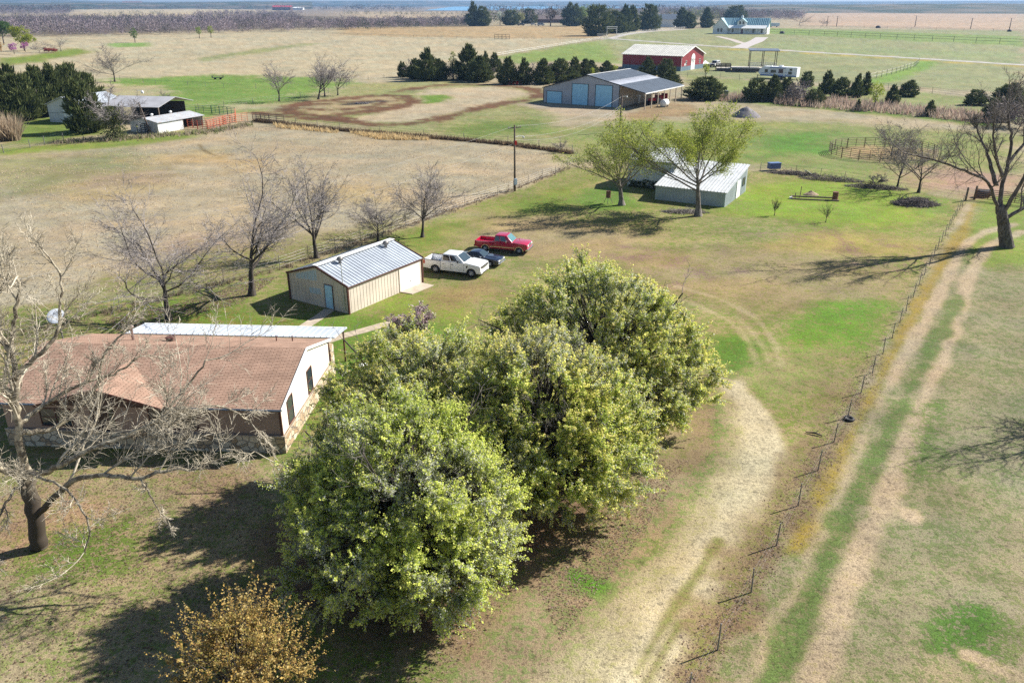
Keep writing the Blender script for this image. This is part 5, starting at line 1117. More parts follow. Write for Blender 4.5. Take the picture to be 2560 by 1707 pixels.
# low white barns behind the two leafing trees
wp = Vector((18.65, 102.99, 0)); wa = math.radians(-29.07)
w2 = thing('white_metal_barn', 'low white metal barn with a long single slope roof, front one of two', 'barn', wp, wa)
m = MB(); m.ext([(0, 0), (10.5, 0), (10.5, 3.5), (0, 1.82)], 'x', 0, 9.15)
ribs(m, .25, 9.0, .36, lambda m, x, w, h: m.box(x - .03, x + .03, -.025, 0, .03, 1.78)); ribs(m, .3, 10.3, .36, lambda m, y, w, h: m.box(9.15, 9.175, y - .03, y + .03, .03, 1.75 + .16 * y))
m.build('wall', M_siding('shade_grey_white_wall', (.36, .41, .43), (.30, .33, .34), streak=.2), w2)  # white walls; the front's blue-grey shade is put into the sheet colour
m = MB(); m.slab([(-.15, -.2, 1.86), (9.35, -.2, 1.86), (9.35, 10.7, 3.62), (-.15, 10.7, 3.62)], .06)
x = 0.
while x < 9.3: m.beam((x, -.18, 1.90), (x, 10.68, 3.66), .06, .06); x += .43
m.build('roof', old_galv, w2)
MB().box(9.18, 9.22, 5.2, 7.0, .05, 2.3).build('door', white_paint, w2); window(w2, 8.2, 9.2, 1.2, 2.2, 'x', 9.18, 0, dark_trim)
w1 = thing('white_metal_barn', 'taller white metal barn behind, its gable wall hung with ivy at the foot', 'barn', wp, wa)
m = MB(); m.ext([(6.15, 0), (14.2, 0), (14.2, 3.75), (10.2, 4.9), (6.15, 3.75)], 'x', -6.25, -.05)
ribs(m, -6.1, -.2, .36, lambda m, x, w, h: m.box(x - .03, x + .03, 6.125, 6.15, .05, 3.7)); m.build('wall', white_sheet, w1)
m = MB()
for y0 in (5.9, 14.4): m.slab([(-6.45, y0, 3.76), (1.5, y0, 3.76), (1.5, 10.2, 5.02), (-6.45, 10.2, 5.02)], .06)
x = -6.3
while x < 1.5: m.beam((x, 5.92, 3.80), (x, 10.2, 5.06), .06, .06); x += .43
m.build('roof', old_galv, w1)
rng = np.random.default_rng(8); n = 420; Pp = np.stack([rng.uniform(-6, -.3, n), 6.05 - .25 * rng.random(n), rng.random(n) ** 1.5 * 1.1], 1)
V, F, cc = leaf_quads(rng, Pp, .3, np.array([[.09, .11, .03]]) * (.5 + rng.random((n, 1))), .3, .7); o = mesh_np('ivy', V, F, leaf_m, None, cc); o.location = wp; o.rotation_euler = (0, 0, wa)
tag(o, 'ivy and dry weeds climbing the foot of the taller white barn', 'ivy', kind='stuff')

# sheds on the left
sp = Vector((-69.4, 160.1, 0)); sa = math.atan2(171.6 - 160.06, -64.64 + 69.43)
ls = thing('long_shed', 'long white shed with rusty edged low roof and one open bay', 'shed', sp, sa)
m = MB(); m.box(0, 6.7, 0, .12, 0, 2.05).ext([(.12, 0), (7.2, 0), (7.2, 2.0), (3.6, 2.75), (.12, 2.05)], 'x', 0, .12).box(0.12, 12.4, 7.08, 7.2, 0, 2.0).box(12.3, 12.4, .12, 7.08, 0, 2.0); m.build('wall', white_sheet, ls)
m = MB()
for y0, z0 in ((-.3, 2.08), (7.5, 2.0)): m.slab([(-.2, y0, z0), (12.7, y0, z0), (12.7, 3.6, 2.85), (-.2, 3.6, 2.85)], .07)
m.build('roof', M_siding('rust_stained_roof', (.40, .43, .46), (.34, .24, .18), rough=.55, streak=.6), ls)
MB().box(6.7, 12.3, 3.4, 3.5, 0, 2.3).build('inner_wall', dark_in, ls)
for x in (6.75, 9.5, 12.3): MB().box(x - .08, x + .08, .0, .16, 0, 2.05).build('post', wood_post, ls)
for x in (2.4, 7.4): MB().lathe([(.22, 0), (.22, .3), (.32, .34), (.3, .5), (.05, .6)], (x, 3.6, 2.8), 10).build('roof_vent', white_paint, ls, True)
ws = thing('white_shed', 'tall white metal shed with sliding door behind the lone cedar', 'shed', Vector((-99.8, 177.1, 0)), math.atan2(-3.7, 11.7))
m = MB(); m.ext([(0, 0), (9, 0), (9, 3.7), (4.5, 5.2), (0, 3.7)], 'y', 0, 12); m.build('wall', white_sheet, ws)
m = MB()
for x0 in (-.4, 9.4): m.slab([(x0, -.4, 3.66), (x0, 12.4, 3.66), (4.5, 12.4, 5.35), (4.5, -.4, 5.35)], .1)
m.build('roof', galv, ws); MB().box(4.2, 8.2, -.08, -.02, .05, 3.2).box(6.1, 6.2, -.11, -.08, .05, 3.2).build('sliding_door', white_paint, ws)
op = thing('open_hay_barn', 'grey roofed open sided hay barn behind the ivy grown tree', 'barn', G(262, 306), math.atan2(-2, 11.7))
m = MB(); m.slab([(0, -.5, 3.4), (13.5, -.5, 3.4), (13.5, 6.5, 4.9), (0, 6.5, 4.9)], .1); m.slab([(0, 13.5, 3.4), (13.5, 13.5, 3.4), (13.5, 6.5, 4.9), (0, 6.5, 4.9)], .1); m.build('roof', M_siding('dull_grey_roof', (.36, .36, .38), (.30, .27, .26), rough=.6), op)
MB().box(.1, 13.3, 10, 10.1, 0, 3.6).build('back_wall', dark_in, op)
for x in (.3, 4.6, 9, 13.2): MB().box(x - .1, x + .1, -.2, 0, 0, 3.35).build('post', wood_post, op)
# homestead buildings in the pines
hb = thing('white_barn', 'white barn with a dark grey roof behind the roadside pines', 'barn', G(1612, 68), -.25)
gable_building(hb, 33, 20, 8, 13, white_paint, slate_roof, over=.8); MB().box(10, 12.5, 8.8, 11.2, 12.4, 15).build('cupola', white_paint, hb)
hh_ = thing('brown_house', 'low brown house hidden in the homestead trees', 'house', G(1335, 58), -.1)
gable_building(hh_, 70, 16, 5, 9, M_plain('brown_brick', (.16, .09, .07), .9), M_plain('brown_roof', (.16, .12, .11), .9), over=1.)
for lab, name, px, py, L, W, e, pk, wm, rm, a in (('white roofed barn on the far hill left of two gabled houses', 'white_barn', 424, 22.5, 120, 50, 12, 20, M_plain('pale_wall', (.5, .5, .5), .8), white_paint, .05),
                                     ('brown gabled house on the far hill right of the white roofed barn', 'far_house', 480, 22.8, 40, 40, 10, 20, M_plain('pinkish_wall', (.4, .3, .26), .8), M_plain('dark_roof', (.14, .12, .12), .8), .4),
                                     ('white gabled house farthest right on the far hill', 'far_house', 502, 22.8, 30, 30, 10, 18, white_paint, M_plain('grey_roof', (.25, .25, .27), .8), .6),
                                     ('long red roofed building at the edge of the far woods', 'red_roofed_barn', 681, 26.5, 70, 35, 12, 17, M_plain('brown_wall', (.13, .07, .06), .9), M_plain('red_roof', (.45, .04, .05), .6), .02),
                                     ('white low building right of the red roofed building', 'white_barn', 730, 25.5, 45, 25, 8, 11, white_paint, white_paint, .0),
                                     ('pink brick house on the far left horizon', 'far_house', 170, 17.5, 180, 60, 22, 34, M_plain('pink_brick', (.42, .26, .22), .9), M_plain('pale_pink_roof', (.5, .4, .36), .8), .0),
                                     ('brown house below the horizon left of the white roofed barn', 'far_house', 306, 19.5, 120, 60, 22, 40, M_plain('brown_brick_far', (.26, .16, .13), .9), M_plain('brown_roof_far', (.2, .13, .11), .9), .2),
                                     ('white farm shed far off on the right horizon', 'white_barn', 2052, 16.2, 150, 60, 18, 28, white_paint, white_paint, .1)):
    o = thing(name, lab, 'building', G(px, py), a); gable_building(o, L, W, e, pk, wm, rm, over=1.5, th=.8)
wt = thing('white_trailer', 'long white box trailer parked right of the farmhouse', 'trailer', G(1923, 69), 0)
MB().box(0, 11, 0, 3, 1, 4.4).build('body', M_siding('pale_blue_sheet', (.55, .66, .70), (.5, .6, .66)), wt, bevel=.1)
for x in (2, 8): MB().lathe([(.25, -.3), (.55, -.3), (.55, .3), (.25, .3)], (x, 0, .55), 14, 'y').build('wheel', black_m, wt)
# ---------------------------------------------------------------- vehicles (x forward, y to the left, origin on the ground under the middle)
def M_car(name, col, rough=.3, coat=.8):
    k = NT(name); P = k.pos(); d = k.noise(P, 2.5, 4)
    return k.done(k.bsdf(k.scale(col, k.ramp(d, .3, .7, .93, 1.05)), rough, 0, None, .5, coat))
glass_car = M_plain('car_glass', (.035, .055, .065), .05, var=.05, spec=1.0)
glass_dark2 = M_plain('tinted_glass', (.012, .012, .014), .06, var=.05, spec=.8)
chrome = M_plain('chrome', (.75, .75, .76), .18, .9, var=.05); alloy = M_plain('alloy_rim', (.55, .56, .58), .3, .7, var=.05)
trim_black = M_plain('black_trim', (.015, .015, .016), .5); lamp_m = M_plain('lamp_lens', (.70, .70, .68), .15, var=.05); tail_m = M_plain('tail_lamp', (.45, .02, .02), .25, var=.05)
def arch(cx, r, z0, n=10): return [(cx + r * math.cos(t), z0 + r * math.sin(t)) for t in np.linspace(math.pi, 0, n)]
def wheel(parent, x, y, r, w, spokes=10, rim=alloy):
    s = 1 if y > 0 else -1
    t = MB().lathe([(r * .62, -w / 2), (r * .9, -w / 2), (r, -w * .34), (r, w * .34), (r * .9, w / 2), (r * .62, w / 2)], (x, y, r), 28, 'y').build('wheel', black_m, parent, True)
    m = MB().lathe([(r * .63, -w * .30), (r * .63, w * .30)], (x, y, r), 20, 'y'); yo = y + s * (w / 2 + .014)
    m2 = MB().lathe([(r * .17, -.02), (r * .17, .02)], (x, yo, r), 12, 'y')
    for i in range(spokes):
        a = 2 * math.pi * i / spokes; m2.beam((x + r * .1 * math.cos(a), yo, r + r * .1 * math.sin(a)), (x + r * .62 * math.cos(a), yo, r + r * .62 * math.sin(a)), .03, r * .17 if spokes < 8 else r * .11)
    m2.lathe([(r * .70, -.012), (r * .64, -.004)] if s > 0 else [(r * .64, .004), (r * .70, .012)], (x, yo - s * .012, r), 24, 'y')
    m.build('wheel_well', trim_black, t); m2.build('rim', rim, t, True)
def cabin(parent, x0, x1, x2, x3, zb, zt, wb, wt, paint, glass, side_glass, splits, wins, pillar=.07, bname='cab'):
    """greenhouse: base from x0 (rear) to x3 (front), roof from x1 to x2"""
    V = [(x0, -wb, zb), (x3, -wb, zb), (x3, wb, zb), (x0, wb, zb), (x1, -wt, zt), (x2, -wt, zt), (x2, wt, zt), (x1, wt, zt)]
    m = MB().add(V, [(3, 2, 1, 0), (4, 5, 6, 7), (0, 1, 5, 4), (1, 2, 6, 5), (2, 3, 7, 6), (3, 0, 4, 7)]); cb = m.build(bname, paint, parent, True, bevel=.07, seg=3)
    Vv = [Vector(v) for v in V]
    def quad(a, b, c, d, u0, u1, v0, v1, off):
        P = [a.lerp(b, u).lerp(d.lerp(c, u), v) for u, v in ((u0, v0), (u1, v0), (u1, v1), (u0, v1))]
        n = (P[1] - P[0]).cross(P[3] - P[0]).normalized() * off; return [p + n for p in P]
    def pane(name, P, g, t=.012):
        n = (P[1] - P[0]).cross(P[3] - P[0]).normalized() * t
        MB().add([p - n for p in P] + [p for p in P], [(3, 2, 1, 0), (4, 5, 6, 7), (0, 1, 5, 4), (1, 2, 6, 5), (2, 3, 7, 6), (3, 0, 4, 7)]).build(name, g, parent)
    pane('windshield', quad(Vv[1], Vv[2], Vv[6], Vv[5], .06, .94, .10, .95, .012), glass)
    pane('rear_window', quad(Vv[3], Vv[0], Vv[4], Vv[7], .12, .88, .15, .88, .012), side_glass)
    for (u0, u1) in wins:
        pane('side_window', quad(Vv[0], Vv[1], Vv[5], Vv[4], u0, u1, .14, .86, .012), side_glass)
        pane('side_window', quad(Vv[2], Vv[3], Vv[7], Vv[6], 1 - u1, 1 - u0, .14, .86, .012), side_glass)
    return cb
def pickup(label, P, ang, paint, wb, foh, roh, w, zs, zh, zbelt, zt, bed, cabx, rw, modern, glass, sglass, wins, rim, spokes, two_tone=None):
    """bed: x of the cab back; cabx: (roof rear, roof front, windshield foot)"""
    t = thing('pickup_truck', label, 'pickup truck', (P[0], P[1], 0), ang)
    fa, ra = wb / 2, -wb / 2; xf, xr = fa + foh, ra - roh; ar = rw + .06; xb = bed; hw = w / 2
    nose = [(xf - .06, zs + .06), (xf, zs + .20), (xf - .01, zh - .28), (xf - .07, zh - .05)] if modern else [(xf - .05, zs + .12), (xf - .03, zs + .35), (xf - .05, zh - .08)]
    prof = [(xb, zs)] + arch(fa, ar, rw)[::1] + nose + [(xf - .25, zh), (cabx[2] + .15, zbelt + .03), (cabx[2], zbelt), (xb, zbelt)]
    prof = [(xb, zs), (fa - ar, zs)] + arch(fa, ar, rw * .92) + [(fa + ar, zs)] + nose + [(xf - .25, zh), (cabx[2] + .12, zbelt + .05), (cabx[2], zbelt), (xb, zbelt)]
    MB().ext(prof, 'y', -hw, hw).build('body', paint, t, True, bevel=.055, seg=3)
    bt = zbelt + (.0 if modern else -.02)
    m = MB()
    sp = [(xb - .03, zs), (xb - .03, bt), (xr, bt), (xr - .02, zs + .12)] + [(ra - ar, zs)] + arch(ra, ar, rw * .92) + [(ra + ar, zs)]
    for y0, y1 in ((-hw, -hw + .13), (hw - .13, hw)): m.ext(sp, 'y', y0, y1)
    m.box(xr, xr + .07, -hw + .131, hw - .131, zs + .15, bt - .005); m.box(xb - .10, xb - .032, -hw + .131, hw - .131, zs + .2, bt)
    m.build('bed', paint, t, True, bevel=.02)
    m = MB().box(xr + .072, xb - .102, -hw + .132, hw - .132, .72, .80)
    for y in np.linspace(-hw + .2, hw - .2, 9): m.box(xr + .08, xb - .11, y - .02, y + .02, .80, .815)
    m.box(ra - .42, ra + .42, -hw + .132, -hw + .33, .80, 1.0).box(ra - .42, ra + .42, hw - .33, hw - .132, .80, 1.0)
    m.build('bed_floor', paint if two_tone is None else two_tone, t)
    if modern: MB().box(xr - .005, xb - .03, -hw - .004, -hw + .14, bt - .01, bt + .022).build('bed_rail_cap', trim_black, t); MB().box(xr - .005, xb - .03, hw - .14, hw + .004, bt - .01, bt + .022).build('bed_rail_cap', trim_black, t)
    cabin(t, xb + .02, cabx[0], cabx[1], cabx[2], zbelt - .02, zt, hw - .06, hw - .24, paint, glass, sglass, None, wins)
    m = MB()
    for y in (-hw - .004, hw + .004):
        for x in wins_x(xb, cabx, wins): m.box(x - .008, x + .008, y - .004, y + .004, zs + .08, zbelt - .06)
        m.box(xb - .035, xb - .025, y - .004, y + .004, zs + .05, zbelt)
    m.build('door_seam', trim_black, t)
    m = MB()
    for y in (-hw - .015, hw + .015):
        for (u0, u1) in wins: xx = xb + (cabx[2] - xb) * u0 + .12; m.box(xx - .09, xx + .09, y - .015, y + .015, zbelt - .26, zbelt - .225)
    m.build('door_handle', trim_black if modern else paint, t)
    for s in (-1, 1):
        mx = cabx[2] - .62; MB().box(mx - .05, mx + .06, s * (hw + .02) - .01 if s > 0 else -hw - .24, hw + .24 if s > 0 else -hw - .01, zbelt + .02, zbelt + .22).build('mirror', trim_black if modern else chrome, t, bevel=.03)
        for x in (fa, ra): wheel(t, x, s * (hw - .15), rw, .27, spokes, rim)
        # lamps
        MB().box(xf - .16, xf + .012, s * (hw - .30) - .15, s * (hw - .30) + .15, zh - .30, zh - .09).build('headlight', lamp_m if not modern else M_plain('smoked_lens', (.12, .11, .10), .1), t, bevel=.02)
        MB().box(xr - .015, xr + .16, s * hw - (.10 if s > 0 else -.0) - (0 if s > 0 else .012), s * hw + (.012 if s > 0 else .10), zbelt - .42, zbelt - .06).build('taillight', tail_m, t, bevel=.01)
        for x in (fa, ra):  # wheel arch lip
            a = arch(x, ar + .02, rw * .92, 12); q = arch(x, ar - .02, rw * .92, 12); m = MB()
            for i in range(len(a) - 1): m.ext([a[i], a[i + 1], q[i + 1], q[i]], 'y', s * hw - .0 * s, s * (hw + .02))
            m.build('wheel_arch', trim_black if modern else chrome, t)
    if modern:
        g_ = MB().box(xf - .05, xf + .014, -.52, .52, zh - .36, zh - .10).build('grille', trim_black, t, bevel=.02)
        m = MB()
        for z in (zh - .29, zh - .21): m.box(xf + .012, xf + .026, -.50, .50, z - .015, z + .015)
        m.box(xf + .012, xf + .028, -.10, .10, zh - .29, zh - .19); m.build('grille_bar', chrome, g_)
        MB().box(xf - .3, xf + .05, -hw + .06, hw - .06, zs - .02, zs + .22).build('bumper', paint, t, True, bevel=.05); MB().box(xf - .2, xf + .062, -.62, .62, zs + .0, zs + .10).build('bumper_inlet', trim_black, t)
        MB().box(xr - .10, xr + .1, -hw + .08, hw - .08, zs + .02, zs + .2).build('rear_bumper', chrome, t, bevel=.03)
        MB().ext([(cabx[2] + .16, zbelt - .20), (cabx[2] + .36, zbelt - .20), (cabx[2] + .28, zbelt - .40), (cabx[2] + .2, zbelt - .46)], 'y', -hw - .012, -hw - .002).ext([(cabx[2] + .16, zbelt - .20), (cabx[2] + .36, zbelt - .20), (cabx[2] + .28, zbelt - .40), (cabx[2] + .2, zbelt - .46)], 'y', hw + .002, hw + .012).build('fender_vent', trim_black, t)
        m = MB().box(xb - .45, xb - .11, -hw + .3, hw - .3, .82, 1.2); m.build('cargo_box', white_paint, t, bevel=.02)
    else:
        g_ = MB().box(xf - .06, xf + .01, -.50, .50, zh - .34, zh - .08).build('grille', chrome, t, bevel=.01)
        m = MB()
        for z in (zh - .28, zh - .21, zh - .14): m.box(xf + .008, xf + .016, -.47, .47, z - .02, z + .02)
        m.build('grille_bar', M_plain('grey_grille', (.10, .10, .10), .5), g_)
        MB().box(xf - .25, xf + .10, -hw + .0, hw - .0, zs - .02, zs + .20).build('bumper', chrome, t, bevel=.04); MB().box(xf + .05, xf + .105, -hw + .1, hw - .1, zs + .0, zs + .06).build('bumper_strip', trim_black, t)
        MB().box(xr - .14, xr + .06, -hw + .05, hw - .05, zs + .06, zs + .24).build('rear_bumper', trim_black, t, bevel=.03)
        m = MB()
        for s in (-1, 1): m.box(ra + ar + .05, fa - ar - .05, s * hw - .012, s * hw + .012, zs + .18, zs + .22)
        m.build('side_molding', chrome, t)
    MB().box(ra - .2, fa + .2, -.5, .5, zs - .12, zs + .05).box(xr + .2, fa, -.45, -.3, zs - .08, zs + .12).box(xr + .2, fa, .3, .45, zs - .08, zs + .12).build('chassis', trim_black, t)
    return t
def wins_x(xb, cabx, wins):
    L = cabx[2] - xb; return [xb + L * (wins[i][1] + wins[i + 1][0]) / 2 for i in range(len(wins) - 1)] + [xb + L * .97]
pf, pr = Vector((-3.77, 70.73)), Vector((-7.24, 72.04)); d = (pf - pr).normalized(); n = Vector((-d.y, d.x)); c0 = (pf + pr) / 2 + n * .95
pickup('modern white crew cab pickup with black wheels parked next to the garage', c0, math.atan2(d.y, d.x), M_car('white_car_paint', (.80, .81, .82), .3), 3.69, .95, 1.22, 2.03, .42, 1.20, 1.30, 1.95, -1.28, (-1.14, .34, 1.16), .42, True, glass_car, glass_dark2, ((.07, .40), (.45, .74)), alloy, 11)
pf, pr = Vector((.73, 78.2)), Vector((-2.74, 79.24)); d2 = (pf - pr).normalized(); n2 = Vector((-d2.y, d2.x)); c1 = (pf + pr) / 2 + n2 * .88
pickup('older red extended cab pickup with chrome bumper parked beyond the dark car', c1, math.atan2(d2.y, d2.x), M_car('red_car_paint', (.44, .008, .045), .25), 3.62, .90, 1.12, 1.95, .42, 1.08, 1.14, 1.78, -.93, (-.80, .42, 1.10), .37, False, M_plain('blue_green_glass', (.10, .22, .24), .05, var=.05, spec=1.), M_plain('green_side_glass', (.05, .085, .085), .05, var=.05, spec=1.), ((.06, .33), (.40, .74)), alloy, 6)
# dark saloon between them
def coupe():
    wb, w, rw = 2.75, 1.78, .32; fa, ra = wb / 2, -wb / 2; xf, xr = fa + .95, ra - 1.10; hw = w / 2; ar = .37
    P = Vector((-2.16, 73.95)) - d * fa + n * .82
    t = thing('vintage_car', 'low dark blue vintage car with chrome front parked between the two pickups', 'car', (P.x, P.y, 0), math.atan2(d.y, d.x)); p = M_car('dark_blue_car_paint', (.012, .016, .032), .2, 1.0)
    prof = [(xr + .1, .24), (ra - ar, .22)] + arch(ra, ar, .30) + [(ra + ar, .20), (fa - ar, .20)] + arch(fa, ar, .30) + [(fa + ar, .22), (xf - .12, .26), (xf - .02, .42), (xf, .60), (xf - .10, .74), (xf - .5, .80), (.72, .88), (.62, .86), (-1.2, .88), (xr + .35, .84), (xr + .02, .74), (xr, .5)]
    MB().ext(prof, 'y', -hw, hw).build('body', p, t, True, bevel=.08, seg=3)
    cabin(t, -1.55, -.75, .12, .78, .86, 1.30, hw - .10, hw - .30, p, glass_car, glass_dark2, None, ((.22, .48), (.52, .80)), bname='roof')
    MB().beam((xf - .5, 0, .815), (.75, 0, .895), .5, .03).build('bonnet_ridge', p, t, True, bevel=.012)
    MB().box(xf - .05, xf + .02, -.38, .38, .50, .68).build('grille', chrome, t, bevel=.015)
    for s in (-1, 1):
        for yy in (.50, .70): MB().lathe([(.10, -.04), (.10, .03)], (xf - .04, s * yy, .62), 14, 'x').build('headlight', lamp_m, t)
        for x in (fa, ra): wheel(t, x, s * (hw - .12), rw, .21, 10, chrome)
        MB().box(.42, .56, s * (hw + .06) - .07, s * (hw + .06) + .07, .90, 1.0).build('mirror', chrome, t, bevel=.02)
    MB().box(xf - .2, xf + .09, -hw + .02, hw - .02, .36, .46).build('bumper', chrome, t, bevel=.03); MB().box(xr - .08, xr + .1, -hw + .02, hw - .02, .40, .50).build('rear_bumper', chrome, t, bevel=.03)
    m = MB()
    for s in (-1, 1): m.box(-1.5, 1.2, s * hw - .01, s * hw + .012, .60, .615)
    m.build('side_trim', chrome, t)
coupe()
def simple_car(name, label, cat, P, ang, paint, L=4.4, W=1.85, zh=1.1, zt=1.85, cab=(-2.0, -1.9, .55, .85), k=1.0):
    t = thing(name, label, cat, P, ang); hw = W / 2; rw = .40; fa, ra = L * .30, -L * .30; ar = .48
    prof = [(-L / 2, .5), (ra - ar, .5)] + arch(ra, ar, .38) + [(ra + ar, .45), (fa - ar, .45)] + arch(fa, ar, .38) + [(fa + ar, .5), (L / 2, .5), (L / 2, zh - .1), (L / 2 - .1, zh), (cab[3], zh + .04), (-L / 2, zh + .04)]
    MB().ext(prof, 'y', -hw, hw).build('body', paint, t, True, bevel=.06)
    cabin(t, *cab, zh, zt, hw - .08, hw - .16, paint, glass_dark2, glass_dark2, None, ((.08, .45), (.52, .9)))
    MB().box(L / 2 - .02, L / 2 + .1, -hw + .1, hw - .1, .45, .65).box(-L / 2 - .1, -L / 2, -hw + .1, hw - .1, .45, .65).build('bumper', trim_black, t, bevel=.02)
    MB().box(L / 2 - .01, L / 2 + .02, -.5, .5, .7, zh - .12).build('grille', trim_black, t)
    for s in (-1, 1):
        MB().box(L / 2 - .03, L / 2 + .03, s * .68 - .1, s * .68 + .1, .75, .95).build('headlight', lamp_m, t)
        for x in (fa, ra): wheel(t, x, s * (hw - .1), rw, .26, 6)
    t.scale = (k, k, k); return t
simple_car('white_jeep', 'boxy white four wheel drive with dark front parked by the red barn', 'car', G(1787, 168), math.radians(-125), M_car('white_jeep_paint', (.75, .75, .74), .4), k=1.35)
simple_car('dark_truck', 'dark pickup parked under the homestead trees', 'truck', G(1302, 65), math.radians(170), M_car('black_paint', (.02, .022, .028)), L=6, k=1.5)
simple_car('white_car', 'white car parked right of the dark truck at the homestead', 'car', G(1334, 64), math.radians(5), M_car('white_paint_far', (.75, .75, .74)), L=5, k=1.4)
simple_car('silver_van', 'silver van parked furthest right in the homestead yard', 'van', G(1352, 65.5), math.radians(2), M_car('silver_paint', (.5, .52, .55)), L=6, zt=2.3, zh=1.3, cab=(-2.9, -2.8, 1.9, 2.6), k=1.4)
# boat under a cover beside the jeep
bo = thing('covered_boat', 'pale covered boat on a trailer between red barn and white jeep', 'boat', G(1762, 168), math.radians(-120)); m = MB()
S = [(-2.8, .9, 1.0), (-1.5, 1.0, 1.5), (0, 1.0, 1.9), (1.5, .85, 1.5), (3.0, .1, 1.1)]; V = []
for x, w, z in S: V += [(x, -w, 1.0), (x, -w * .6, .45), (x, w * .6, .45), (x, w, 1.0), (x, 0, z)]
F_ = [(0, 1, 2, 3, 4), (20, 24, 23, 22, 21)] + [(5 * i + j, 5 * i + (j + 1) % 5, 5 * i + 5 + (j + 1) % 5, 5 * i + 5 + j) for i in range(4) for j in range(5)]
m.add(V, F_).build('hull', white_paint, bo, bevel=.03); MB().beam((-2, 0, .35), (4.2, 0, .4), .12, .12).build('trailer', steel, bo)
for y in (-.9, .9): MB().lathe([(.15, -.1), (.33, -.1), (.33, .1), (.15, .1)], (-.8, y, .33), 12, 'y').build('wheel', black_m, bo)
bo.scale = (1.3, 1.3, 1.3)
# camper trailer: 12.8 m long in the place, near side towards us
cl, cr = Vector((84.6, 287.4)), Vector((95.6, 279.0)); dd_ = (cl - cr).normalized()
ct = thing('camper_trailer', 'white and blue camper trailer parked behind the cedars', 'camper', ((cl.x + cr.x) / 2 + .6, (cl.y + cr.y) / 2 + 1.6, 0), math.atan2(dd_.y, dd_.x))
camp_m = M_siding('camper_white', (.78, .80, .82), (.7, .72, .74), streak=.05); H_ = 3.9
m = MB(); m.ext([(-6.6, .8), (5.6, .8), (6.6, 1.7), (6.4, 2.6), (5.6, 3.5), (4.8, H_), (-6.6, H_)], 'y', -1.5, 1.5); m.build('body', camp_m, ct, bevel=.08)
s_blue = M_plain('blue_stripe', (.06, .14, .40), .4)
m = MB().box(-6.5, 5.9, 1.5, 1.512, .85, 1.25).box(-6.0, 2.2, 1.5, 1.51, 2.05, 2.12).box(2.0, 5.8, 1.5, 1.51, 1.7, 1.8).box(-5.8, 1.2, 1.513, 1.52, 1.45, 1.52); m.build('stripe', s_blue, ct)
for x0, x1, z0, z1 in ((3.4, 4.4, 2.0, 2.9), (.6, 2.3, 2.0, 2.8), (-4.9, -4.1, 2.85, 3.4), (-4.9, -3.8, 1.7, 2.5)): window(ct, x0, x1, z0, z1, 'Y', 1.5, 0, trim_black, False)
m = MB().box(-1.9, -.4, 1.5, 1.54, 1.9, 3.2); m.build('slide_out', M_plain('brown_panel', (.10, .05, .05), .3), ct); MB().box(-2.6, 2.7, 1.5, 1.75, 3.45, 3.62).build('awning_roll', s_blue, ct)
MB().box(-2.7, -2.0, 1.5, 1.53, 1.0, 3.1).build('door', white_paint, ct)
MB().box(-1.2, .1, -.5, .5, H_, H_ + .45).build('air_conditioner', white_paint, ct, bevel=.08); MB().box(2.5, 3.1, -.3, .3, H_, H_ + .2).build('roof_vent', white_paint, ct)
for x in (-1.6, -.5):
    for y in (-1.4, 1.4): MB().lathe([(.2, -.14), (.48, -.14), (.48, .14), (.2, .14)], (x, y, .48), 16, 'y').build('wheel', black_m, ct)
MB().beam((5.4, .5, .75), (7.6, 0, .75), .12, .14).beam((5.4, -.5, .75), (7.6, 0, .75), .12, .14).box(7.2, 7.4, -.08, .08, 0, 1.0).build('hitch', trim_black, ct)
# deck with pavilion
dl, dr_ = Vector((83.5, 316.1)), Vector((90.3, 306.1)); dk = thing('wooden_deck', 'raised wooden deck with railings and a small roofed pavilion behind the camper', 'deck', (82.6, 316.5, 0), math.radians(-12))
dw = M_plain('deck_boards', (.50, .46, .40), .8); rw_ = M_plain('dark_rail_wood', (.12, .09, .075), .8)
MB().box(0, 16.5, 0, 7.5, 1.1, 1.35).box(-5.5, -.02, 0.6, 5.5, .9, 1.15).build('floor', dw, dk)
MB().box(.2, 16.3, .1, .2, 0, 1.1).box(-5.3, -.1, .7, .8, 0, .9).box(16.2, 16.3, .2, 7.3, 0, 1.1).build('skirt', rw_, dk)
m = MB()
for (a, b) in (((-5.5, .7, .0), (-.1, .7, 0)), ((-5.5, .7, 0), (-5.5, 5.4, 0)), ((-5.5, 5.4, 0), (-.1, 5.4, 0))):
    a, b = Vector(a), Vector(b)
    for z in (1.6, 2.1, 2.5): m.beam(a + Vector((0, 0, z)), b + Vector((0, 0, z)), .1, .22)
    for i in range(4): p = a.lerp(b, i / 3); m.box(p.x - .1, p.x + .1, p.y - .1, p.y + .1, 0, 2.6)
m.build('railing', rw_, dk)
m = MB()
for z in (1.7, 2.2, 2.7): m.beam((6.4, 7.3, z), (16.3, 7.3, z), .1, .25).beam((16.3, .3, z), (16.3, 7.3, z), .1, .25)
m.build('back_rail', M_plain('white_rail', (.62, .62, .60), .6), dk)
for x in (6.6, 11.4, 16.1):
    for y in (.5, 7.0): MB().box(x - .12, x + .12, y - .12, y + .12, 1.35, 7.3).build('pavilion_post', rw_, dk)
MB().slab([(6, -.2, 7.5), (16.9, -.2, 7.5), (16.9, 7.8, 7.9), (6, 7.8, 7.9)], .3).build('pavilion_roof', slate_roof, dk)
m = MB()
for i in range(5): m.box(3.5, 5.5, -1.6 + .32 * i, -1.28 + .32 * i, .0, .22 * (i + 1))
m.build('steps', rw_, dk)
